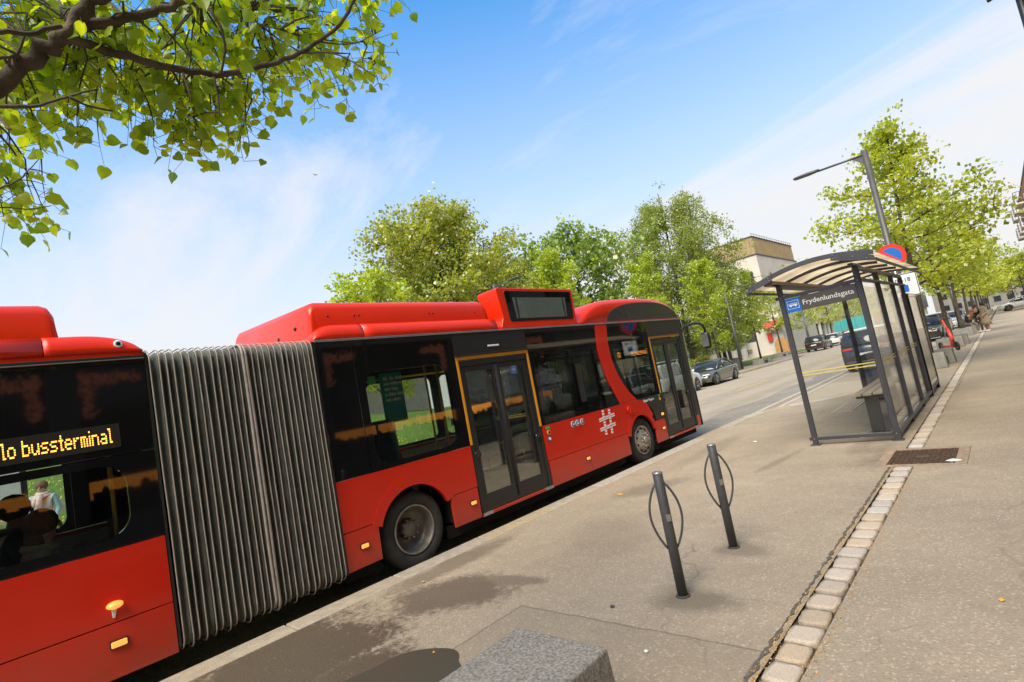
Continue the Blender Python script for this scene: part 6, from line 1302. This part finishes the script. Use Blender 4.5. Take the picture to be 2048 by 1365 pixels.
en = empty('end_building', (0, 215, 0), label='pale distant building closing the end of the street', cat='building')
box('wall', 'grey', en, -16, 30, 215, 230, 0, 7.0)
for k in range(14): MB().box(-14 + k * 3, -12.4 + k * 3, 214.9, 215, 1.2, 2.8).build('window', 'winglass', en)
for k in range(14): MB().box(-14 + k * 3, -12.4 + k * 3, 214.9, 215, 4.8, 6.4).build('window', 'winglass', en)
bi_ = empty('back_building', (-52, 10, 0), label='pale apartment house far behind the green bank', cat='building')
box('wall', 'grey', bi_, -62, -52, -30, 40, 0, 8.5)
for k in range(12):
    for z_ in (4.8,): MB().box(-52, -51.9, -26 + k * 5, -24 + k * 5, z_, z_ + 1.7).build('window', 'winglass', bi_)
# shop front behind the camera, mirrored in the dark bus glass
M['film'] = mat('backlit_orange_film', (.62, .21, .03), .6, var=.12, vscale=1.5, emit=(1, .34, .05), estr=.5); M['orn'] = mat('backlit_ornament', (.32, .12, .07), .6, emit=(1, .3, .16), estr=.2)
st = empty('restaurant_front', (3.9, 5, 0), label='dark shop front behind the viewer with orange skyline window film', cat='building')
box('wall', 'grey', st, 3.6, 9, -16, 34, 3.9, 12); box('plinth', 'dkgrey', st, 3.6, 9, -16, 34, 0, .62)
for y in (-16, -8.6, 1.4, 6.9, 12.1, 17.5, 25, 33.5): MB().box(3.55, 9, y, y + .5, .62, 3.9).build('pier', 'dkgrey', st)
box('shop_interior', 'innerdk', st, 3.95, 8.9, -15.9, 33.9, .62, 3.9)
for a, b in ((-8.1, 1.4), (1.9, 6.9), (7.4, 12.1), (12.6, 17.5)):
    f_ = MB().box(3.80, 3.82, a, b, .62, 3.89).build('shop_window', 'winglass', st)
    MB().box(3.79, 3.797, a + .05, b - .05, 1.06, 1.43).build('orange_film', 'film', f_)
    sk = MB(); g_ = random.Random(int(a * 10)); y = a + .1
    while y < b - .3:
        w_ = g_.uniform(.06, .22); h = g_.uniform(.03, .12); sk.box(3.78, 3.788, y, y + w_, 1.06, 1.1 + h)
        if g_.random() < .35: sk.prism([(y, 1.1 + h)] + [(y + w_ / 2 + w_ / 2 * math.cos(R(q)), 1.1 + h + w_ * .55 * math.sin(R(q))) for q in range(180, -1, -30)] + [(y + w_, 1.1 + h)], 'x', 3.78, 3.788)
        if g_.random() < .3: sk.box(3.78, 3.788, y + w_ * .4, y + w_ * .4 + .015, 1.1 + h, 1.22 + h)
        y += w_ * .9
    sk.build('skyline_silhouette', 'satin', f_)
    og = MB()
    for (cy_, sgn) in ((a + .12, 1), (b - .12, -1)):
        for q in range(26):
            t = q / 26; along = q % 2; L_ = g_.uniform(.05, .12); rr = [(3.785, cy_ + sgn * ((t * 1.0 if along else g_.uniform(0, .16)) + L_ * math.cos(s_)), 3.72 - ((t * .9 if not along else g_.uniform(0, .2)) + L_ * math.sin(s_))) for s_ in [k * .55 for k in range(9)]]
            og.tube(rr, .016, 4, False)
    og.build('ornament', 'orn', f_)
for k in range(12):
    window(st, 'x', 3.59, -14 + k * 4, -12.3 + k * 4, 5.2, 7.2, -1); window(st, 'x', 3.59, -14 + k * 4, -12.3 + k * 4, 8.4, 10.4, -1)
# far bus stop with map board
bsx = empty('stop_board', (-16.4, .8, 0), label='bus stop map board across the road, seen through the rear bus window', cat='notice board')
for y in (.35, 1.09): MB().box(-16.44, -16.36, y, y + .06, 0, 2.1).build('post', 'satin', bsx)
mbd = box('board_frame', 'satin', bsx, -16.43, -16.37, .41, 1.09, 1.2, 2.0, bevel=.01); MB().box(-16.365, -16.36, .46, 1.04, 1.26, 1.95).build('map_sheet', 'inner', mbd)
bn2 = empty('bench', (-16.6, .6, 0), label='yellow wooden bench at the stop across the road', cat='bench')
for k in range(3): MB().box(-16.9, -16.85, -.6, 1.8, .85 + k * .11, .94 + k * .11).build('slat', 'wood', bn2)
for k in range(3): MB().box(-16.8 + k * .12, -16.7 + k * .12, -.6, 1.8, .47, .5).build('slat', 'wood', bn2)
for y in (-.4, 1.6): MB().box(-16.85, -16.5, y, y + .06, 0, .469).build('leg', 'satin', bn2)
# ------------------------------------------------------------------ cars
def car(label, x, y, rz, col, kind='sedan', cat='car', L_=4.6, W_=1.82, H_=1.46, metal=.4, roofcol=None, z=-.126):
    c = empty('parked_car', (x, y, z), rz, label=label, cat=cat, group='cars on the street')
    key = 'car_' + label[:24]; paint = mat(key, col, .25, metal=metal, coat=.8, var=.03, vscale=2)
    hw = W_ / 2; f = L_ / 2
    # lower body stations: y, half width, sill z, belt z, nose-in
    van = kind == 'van'; suv = kind in ('suv', 'hatch')
    bz = {'sedan': .90, 'suv': 1.02, 'hatch': .95, 'van': 1.05}[kind]
    if van: st_ = [(f, .80, .34, .62), (f - .06, .90, .24, .80), (f - .35, .97, .2, .92), (f - 1.0, 1, .2, 1.02), (0, 1, .2, bz), (-f + .3, 1, .2, bz), (-f + .02, .97, .24, bz), (-f, .93, .34, bz - .05)]
    elif suv: st_ = [(f, .70, .36, .60), (f - .08, .86, .26, .78), (f - .35, .95, .22, .88), (f - 1.05, 1, .2, .98), (0, 1, .2, bz), (-f + .7, 1, .22, bz + .03), (-f + .12, .95, .26, bz), (-f + .02, .88, .34, bz - .12), (-f, .8, .42, .62)]
    else: st_ = [(f, .62, .34, .50), (f - .10, .84, .24, .64), (f - .45, .95, .19, .73), (f - 1.15, 1, .18, .84), (.1, 1, .18, bz), (-f + .9, 1, .19, bz + .04), (-f + .3, .95, .22, bz + .05), (-f + .05, .86, .30, bz - .02), (-f, .76, .42, .66)]
    wb = .62 * L_ / 2; wr = .335 if not suv else .36
    dens = []
    for (a, b) in zip(st_, st_[1:]):
        n = max(1, int(abs(a[0] - b[0]) / .12))
        for k in range(n): t = k / n; dens.append(tuple(p + (q - p) * t for p, q in zip(a, b)))
    dens.append(st_[-1]); rings = []
    for (yy, w_, zs, zb) in dens:
        for ax_ in (wb + .05, -wb + .02):
            d = abs(yy - ax_)
            if d < wr + .06: zs = max(zs, wr + math.sqrt(max(0, (wr + .06) ** 2 - d * d)))
        w_ *= hw; zm = max(zs + .02, .55)
        rings.append([(-w_ * .97, yy, zs), (-w_, yy, min(zm, zb - .1) if zs < zb - .12 else zs + .005), (-w_ * .985, yy, zb - .06), (-w_ * .93, yy, zb), (0, yy, zb + .035), (w_ * .93, yy, zb), (w_ * .985, yy, zb - .06), (w_, yy, min(zm, zb - .1) if zs < zb - .12 else zs + .005), (w_ * .97, yy, zs), (0, yy, zs)])
    body = MB().loft(rings).build('body', paint, c, local=True)
    if van: g0, g1, r0, r1 = f - .95, -f + .04, f - 1.75, -f + .12
    elif suv: g0, g1, r0, r1 = f - 1.05, -f + .10, f - 1.85, -f + .55
    else: g0, g1, r0, r1 = f - 1.15, -f + .45, f - 2.05, -f + 1.55
    def gsec(yy, zt, zb0, wt): return [(-hw * .93, yy, zb0), (-hw * wt, yy, zt), (0, yy, zt + .03), (hw * wt, yy, zt), (hw * .93, yy, zb0), (0, yy, zb0)]
    gh = [gsec(g0, bz + .0, bz - .06, .9), gsec((g0 + r0) / 2, (bz + H_) / 2 + .03, bz - .05, .84), gsec(r0, H_ - .04, bz - .04, .76), gsec((r0 + r1) / 2, H_ - .015, bz - .04, .78), gsec(r1, H_ - (.05 if not van else .02), bz - .04, .76), gsec((r1 + g1) / 2, (bz + H_) / 2 + (.12 if suv or van else .08), bz - .04, .82), gsec(g1, bz + .03, bz - .05, .88)]
    MB().loft(gh).build('glasshouse', 'winglass', c, local=True)
    rw = .785
    rings = [[(-hw * rw * k, yy, zt - .02), (-hw * rw * k * .96, yy, zt + .012), (0, yy, zt + .035), (hw * rw * k * .96, yy, zt + .012), (hw * rw * k, yy, zt - .02), (0, yy, zt - .01)] for yy, zt, k in ((r0 + .05, H_ - .045, .97), ((r0 + r1) / 2, H_ - .005, 1.02), (r1 - .05, H_ - .045, .98))]
    MB().loft(rings).build('roof', M[roofcol] if roofcol else paint, c, local=True)
    pl = MB()
    for s in (-1, 1):
        pl.tube([(s * hw * .93, g0 + .02, bz), (s * hw * .77, r0, H_ - .03), (s * hw * .785, (r0 + r1) / 2, H_), (s * hw * .77, r1, H_ - .04), (s * hw * .9, g1 + .02, bz + .02)], .028, 6)
        pl.tube([(s * hw * .945, .0, bz - .02), (s * hw * .80, -.05, H_ - .02)], .03, 6)
    pl.build('pillars', paint if not van else paint, c, local=True)
    if van: 
        MB().box(-hw * .965, hw * .965, -f + .1, -.2, bz - .05, H_ - .14).build('cargo_side', paint, c, bevel=.08, local=True)
    for s in (-1, 1):
        MB().obox((s * (hw + .08), g0 - .35, bz + .05), (.16, .10, .12)).build('mirror', paint, c, bevel=.03, local=True)
        MB().obox((s * hw * .66, f - .10, .64 if not suv else .74), (.40, .16, .10), (0, 0, -s * .35)).build('headlight', 'clear' if False else 'alu', c, bevel=.03, local=True)
        MB().obox((s * hw * .68, -f + .04, .80 if not suv else .92), (.34, .10, .075), (0, 0, s * .2)).build('tail_light', 'sign_red', c, bevel=.02, local=True)
        for ax_ in (wb + .05, -wb + .02):
            wh = MB().lathe([(wr * .55, -.02), (wr * .62, .012), (wr * .93, .01), (wr, -.03), (wr, -.19), (wr * .5, -.2)], (s * (hw - .01), ax_, wr), 'x', 24, s).build('wheel', 'tyre', c, local=True)
            MB().lathe([(wr * .63, .0), (wr * .60, -.05), (wr * .2, -.06), (.02, -.06)], (s * (hw - .01), ax_, wr), 'x', 20, s).build('rim_well', 'satin', wh, local=True)
            sp_ = MB()
            for k in range(5):
                a = 2 * math.pi * k / 5
                for da in (-.16, .16): sp_.tube([(s * (hw + .0), ax_ + .04 * math.cos(a), wr + .04 * math.sin(a)), (s * (hw + .0), ax_ + wr * .62 * math.cos(a + da), wr + wr * .62 * math.sin(a + da))], .014, 5)
            sp_.build('spokes', 'alu', wh, local=True)
    MB().box(-.26, .26, f - .01 - (.03 if van else .0), f + .012, .36, .47).build('number_plate', 'white', c, local=True); MB().box(-.26, .26, -f - .012, -f + .02, .62, .73).build('number_plate', 'white', c, local=True)
    MB().box(-hw * .62, hw * .62, f - .10, f + .004, .25, .35).build('grille', 'satin', c, bevel=.02, local=True); MB().box(-hw * .85, hw * .85, -f - .01, -f + .2, .24, .42).build('rear_bumper', 'satin', c, bevel=.04, local=True)
    return c
PI = math.pi
car('dark grey electric saloon parked at the far kerb ahead of the bus', -13.45, 31.6, PI, (.17, .185, .165), 'sedan', L_=4.6, H_=1.42, metal=.7)
car('white panel van parked behind the grey saloon, seen through the bus doors', -13.4, 25.9, 0, (.72, .72, .70), 'van', cat='van', L_=4.6, H_=1.85, metal=0)
car('white hatchback parked behind the white van, hidden by the bus front', -13.2, 20.6, PI, (.70, .70, .68), 'hatch', L_=4.2, H_=1.5, metal=0)
car('black sport utility car with pale roof stopped in the bay, its tail towards us', -4.2, 26.9, 0, (.025, .026, .028), 'suv', L_=4.7, W_=1.86, H_=1.66, metal=.3, roofcol='white')  # white roof colour stands in for glare on the dark roof
car('black sport utility car across the road left of the shelter post', -15.3, 65.2, 0, (.03, .03, .028), 'suv', L_=4.5, H_=1.62, metal=.3)
car('white car beyond the black one across the road', -15.4, 73.5, 0, (.68, .66, .62), 'hatch', H_=1.5, metal=0)
car('red car beyond the white one across the road', -15.6, 82, 0, (.55, .05, .03), 'hatch', H_=1.5, metal=.1)
car('dark blue saloon with bright windscreen parked behind the nearest linden', -4.15, 33.2, PI, (.03, .045, .11), 'sedan', L_=4.6, H_=1.44, metal=.6, roofcol='white')
car('dark car with brown reflections behind the scooter', -3.9, 43.5, PI, (.10, .08, .06), 'suv', H_=1.62, metal=.5)
car('white sport utility car parked in the bay past the dark one', -4.1, 52.5, PI, (.72, .70, .66), 'suv', H_=1.66, metal=0)
car('white car parked past the couple on the pavement', -4.0, 62, PI, (.70, .69, .66), 'hatch', H_=1.52, metal=0)
car('silver car farther along the bay', -4.0, 72, PI, (.42, .42, .40), 'hatch', H_=1.5, metal=.6)
car('white car standing at the far right end of the pavement', 1.6, 92, R(100), (.72, .71, .68), 'hatch', H_=1.52, metal=0, z=.01)
planter(1.9, 84, 'low concrete block at the far right end of the pavement', hh=.4)
# ------------------------------------------------------------------ people
def person(label, loc, rz, J, parts, H_=1.7, skin='skin'):
    """J: joint name -> (position, radius); edges grow one continuous skinned body"""
    root = empty('person', loc, rz, label=label, cat='person')
    E_ = [('pelvis', 'waist'), ('waist', 'chest'), ('chest', 'neck'), ('neck', 'chin'), ('chin', 'head'), ('head', 'crown')]
    for s in 'LR': E_ += [('chest', 'sh' + s), ('sh' + s, 'el' + s), ('el' + s, 'wr' + s), ('wr' + s, 'ha' + s), ('pelvis', 'hip' + s), ('hip' + s, 'kn' + s), ('kn' + s, 'an' + s), ('an' + s, 'to' + s)]
    def skinobj(name, names, edges, scale, mt, sub=2, par=root):
        ids = {n: i for i, n in enumerate(names)}; me = bpy.data.meshes.new(name); me.from_pydata([J[n][0] for n in names], [(ids[a], ids[b]) for a, b in edges if a in ids and b in ids], [])
        o = inst(name, me, par); sk = o.modifiers.new('skin', 'SKIN'); sk.use_smooth_shade = True
        if not me.skin_vertices: 
            bm = bmesh.new(); bm.from_mesh(me); bm.verts.layers.skin.verify(); bm.to_mesh(me); bm.free()
        for n, i in ids.items():
            r_ = J[n][1]; r_ = (r_, r_) if isinstance(r_, (int, float)) else r_
            me.skin_vertices[0].data[i].radius = (r_[0] * scale, r_[1] * scale)
        me.skin_vertices[0].data[0].use_root = True
        s_ = o.modifiers.new('sub', 'SUBSURF'); s_.levels = sub; s_.render_levels = sub; me.materials.append(M[mt]); return o
    names = ['pelvis', 'waist', 'chest', 'neck', 'chin', 'head', 'crown'] + [a + s for s in 'LR' for a in ('sh', 'el', 'wr', 'ha', 'hip', 'kn', 'an', 'to')]
    body = skinobj('body', names, E_, 1.0, skin)
    hd = Vector(J['head'][0]); fw = Vector(J['face'][0]) if 'face' in J else Vector((0, -1, 0)); fw.normalize(); sd = fw.cross(Vector((0, 0, 1))).normalized()
    nz = MB().ball(tuple(hd + fw * .098 - Vector((0, 0, .015))), .016, 8, (1, 1, 1.5)).build('nose', skin, body, local=True)
    for s in (-1, 1):
        MB().ball(tuple(hd + fw * .086 + sd * .033 * s + Vector((0, 0, .015))), .011, 8).build('eye', 'satin', body, local=True)
        MB().ball(tuple(hd + sd * .086 * s - fw * .005), .022, 8, (.6, .7, 1.3)).build('ear', skin, body, local=True)
    MB().obox(tuple(hd + fw * .088 - Vector((0, 0, .052))), (.04 if abs(fw.y) > .6 else .012, .012 if abs(fw.y) > .6 else .04, .009)).build('mouth', 'brickred', body, local=True)
    tors = [('pelvis', 'waist'), ('waist', 'chest'), ('chest', 'neck0')]
    for kind_, mt, sc_ in parts:
        if kind_ == 'jacket':
            nm_ = ['pelvis', 'waist', 'chest'] + [a + s for s in 'LR' for a in ('sh', 'el', 'wr')]; skinobj('jacket', nm_, E_, sc_, mt)
        elif kind_ == 'trousers':
            nm_ = ['pelvis'] + [a + s for s in 'LR' for a in ('hip', 'kn', 'an')]; skinobj('trousers', nm_, E_, sc_, mt)
        elif kind_ == 'shoes':
            for s in 'LR': p = Vector(J['to' + s][0]).lerp(Vector(J['an' + s][0]), .4); MB().obox((p.x, p.y, max(.045, p.z - .02)), (.10, .26, .09)).build('shoe', mt, root, bevel=.035, local=True)
        elif kind_ == 'hair':
            MB().ball(tuple(hd - fw * .018 + Vector((0, 0, .035))), .112 * sc_, 14, (1, 1, 1.0)).build('hair', mt, body, local=True)
        elif kind_ == 'longhair':
            MB().ball(tuple(hd - fw * .022 + Vector((0, 0, .03))), .115, 14).build('hair', mt, body, local=True); MB().ball(tuple(hd - fw * .07 - Vector((0, 0, .14))), .10, 12, (1, .7, 1.9)).build('hair_length', mt, body, local=True)
        elif kind_ == 'scarf':
            nk = Vector(J['neck'][0]); rr = [nk + Vector((.085 * math.cos(a), .085 * math.sin(a), .01 + .02 * math.sin(a))) for a in [2 * PI * k / 14 for k in range(14)]]; sc = MB().tube(rr + [rr[0]], .038, 8, False); rr2 = [p - Vector((0, 0, .05)) + (p - nk) * .25 for p in rr]; sc.tube(rr2 + [rr2[0]], .036, 8, False)
            q = nk + fw * .13; sc.tube([q, q + fw * .03 - Vector((0, 0, .14)), q + fw * .03 + sd * .03 - Vector((0, 0, .32))], [.05, .055, .06], 8); sc.tube([q + sd * .03, q + fw * .03 + sd * .07 - Vector((0, 0, .12)), q + fw * .02 + sd * .09 - Vector((0, 0, .26))], [.045, .05, .055], 8); sc.build('scarf', mt, root, local=True)
        elif kind_ == 'coat':
            cz = J['chest'][0][2]; MB().loft([[(J['pelvis'][0][0] + w_ * math.cos(a), J['pelvis'][0][1] + d_ * math.sin(a), z_) for a in [2 * PI * k / 16 for k in range(16)]] for z_, w_, d_ in ((.38, .30, .24), (.6, .27, .22), (.9, .22, .17), (1.1, .20, .145), (1.3, .22, .14), (1.42, .15, .10), (1.46, .07, .07))]).build('coat', mt, root, local=True)
        elif kind_ == 'collar':
            nk = Vector(J['neck'][0]); rr = [nk + Vector((.10 * math.cos(a), .10 * math.sin(a), -.02 + .015 * math.sin(a))) for a in [2 * PI * k / 14 for k in range(14)]]; MB().tube(rr + [rr[0]], .035, 8, False).build('collar', mt, root, local=True)
        elif kind_ == 'bag': MB().tube([Vector(J['shL'][0]) + Vector((.02, 0, .06)), Vector(J['chest'][0]) - fw * -.16, Vector(J['pelvis'][0]) + Vector((-.18, -.1, 0))], .012, 6).build('bag_strap', 'satin', root, local=True)
    return root
def stand(H_=1.65, w=.19, arm=.0, face=(0, -1, 0)):
    k = H_ / 1.7
    J = {'pelvis': ((0, 0, .92 * k), .12), 'waist': ((0, 0, 1.08 * k), (.13, .10)), 'chest': ((0, 0, 1.28 * k), (.155, .11)), 'neck': ((0, -.0, 1.44 * k), .052), 'chin': ((0, -.02, 1.51 * k), .07), 'head': ((0, -.02, 1.585 * k), .092), 'crown': ((0, -.01, 1.65 * k), .07), 'face': (face, 0)}
    for s, g in (('L', 1), ('R', -1)):
        J['sh' + s] = ((g * w, 0, 1.37 * k), .06); J['el' + s] = ((g * (w + .06), .02, 1.10 * k), .045); J['wr' + s] = ((g * (w + .05), -.08 - arm, (.90 + arm * .6) * k), .03); J['ha' + s] = ((g * (w + .04), -.12 - arm, (.82 + arm * .7) * k), .035)
        J['hip' + s] = ((g * .09, 0, .86 * k), .095); J['kn' + s] = ((g * .10, -.02, .48 * k), .06); J['an' + s] = ((g * .10, .02, .09 * k), .042); J['to' + s] = ((g * .11, -.13, .04), .035)
    return J
def sit(face=(0, -1, 0), lean=.0, seat=.47):
    J = {'pelvis': ((0, 0, seat + .10), .13), 'waist': ((0, -.02 - lean * .3, seat + .28), (.14, .11)), 'chest': ((0, -.02 - lean, seat + .48), (.16, .12)), 'neck': ((0, -.04 - lean * 1.3, seat + .63), .052), 'chin': ((0, -.07 - lean * 1.5, seat + .70), .07), 'head': ((0, -.07 - lean * 1.6, seat + .775), .092), 'crown': ((0, -.06 - lean * 1.6, seat + .84), .07), 'face': (face, 0)}
    for s, g in (('L', 1), ('R', -1)):
        J['sh' + s] = ((g * .19, -.01 - lean, seat + .56), .06); J['el' + s] = ((g * .24, -.08 - lean, seat + .30), .045); J['wr' + s] = ((g * .15, -.28 - lean, seat + .18), .03); J['ha' + s] = ((g * .11, -.36 - lean, seat + .17), .035)
        J['hip' + s] = ((g * .10, -.06, seat + .07), .10); J['kn' + s] = ((g * .12, -.45, seat + .05), .065); J['an' + s] = ((g * .12, -.47, .10), .042); J['to' + s] = ((g * .12, -.60, .05), .035)
    return J
M['skyjacket'] = mat('pale_blue_jacket', (.30, .45, .52), .8, var=.15, vscale=14, bump=.3, bscale=30); M['scarf'] = mat('white_pink_scarf', (.62, .50, .52), .9, var=.3, vscale=30); M['jeans'] = mat('dark_trousers', (.04, .05, .07), .9)
M['hairbrown'] = mat('brown_hair', (.16, .09, .045), .7, var=.3, vscale=40, bump=.5, bscale=90); M['hairdark'] = mat('dark_hair', (.035, .025, .018), .6, var=.3, vscale=40, bump=.5, bscale=90); M['hairred'] = mat('auburn_hair', (.40, .13, .04), .6, var=.3, vscale=40, bump=.4, bscale=80)
M['hood'] = mat('grey_green_hoodie', (.38, .42, .37), .9, var=.12, vscale=10, bump=.3, bscale=20); M['beigecoat'] = mat('beige_trench_coat', (.42, .31, .18), .8, var=.12); M['blackcloth'] = mat('black_cloth', (.02, .02, .022), .9); M['pinkcloth'] = mat('salmon_cloth', (.62, .30, .22), .9); M['browntr'] = mat('taupe_trousers', (.24, .19, .15), .9)
person('woman in pale blue jacket and white scarf seen through the rear bus window', (-15.35, 1.30, 0), R(62), stand(1.64), [('jacket', 'skyjacket', 1.22), ('trousers', 'jeans', 1.2), ('hair', 'hairbrown', 1.0), ('scarf', 'scarf', 1), ('bag', 'satin', 1), ('shoes', 'satin', 1)])
person('bus passenger in grey-green hooded top with brown hair by the rear window', (-5.86, .42, .0), R(185), sit(seat=.52), [('jacket', 'hood', 1.28), ('trousers', 'jeans', 1.2), ('longhair', 'hairbrown', 1), ('collar', 'hood', 1), ('shoes', 'satin', 1)])
person('dark haired bus passenger in a dark jacket at the left edge', (-6.45, .30, .06), R(185), sit(seat=.60), [('jacket', 'blackcloth', 1.25), ('trousers', 'jeans', 1.2), ('hair', 'hairdark', 1.05), ('collar', 'innerdk', 1), ('shoes', 'satin', 1)])
person('person with auburn hair in a black top bending forward on a planter edge', (-1.75, 40.7, .0), R(40), sit(lean=.28, seat=.5), [('jacket', 'blackcloth', 1.2), ('trousers', 'browntr', 1.25), ('longhair', 'hairred', 1), ('shoes', 'white', 1)])
person('person in long beige coat with dark ponytail standing on the pavement', (-.95, 40.6, 0), R(-60), stand(1.66, arm=.12), [('coat', 'beigecoat', 1), ('jacket', 'beigecoat', 1.2), ('trousers', 'pinkcloth', 1.3), ('longhair', 'hairdark', 1), ('shoes', 'white', 1)])
person('person in taupe trousers standing between the seated one and the beige coat', (-1.28, 41.1, 0), R(150), stand(1.62), [('jacket', 'blackcloth', 1.2), ('trousers', 'browntr', 1.35), ('hair', 'hairbrown', 1), ('shoes', 'white', 1)])
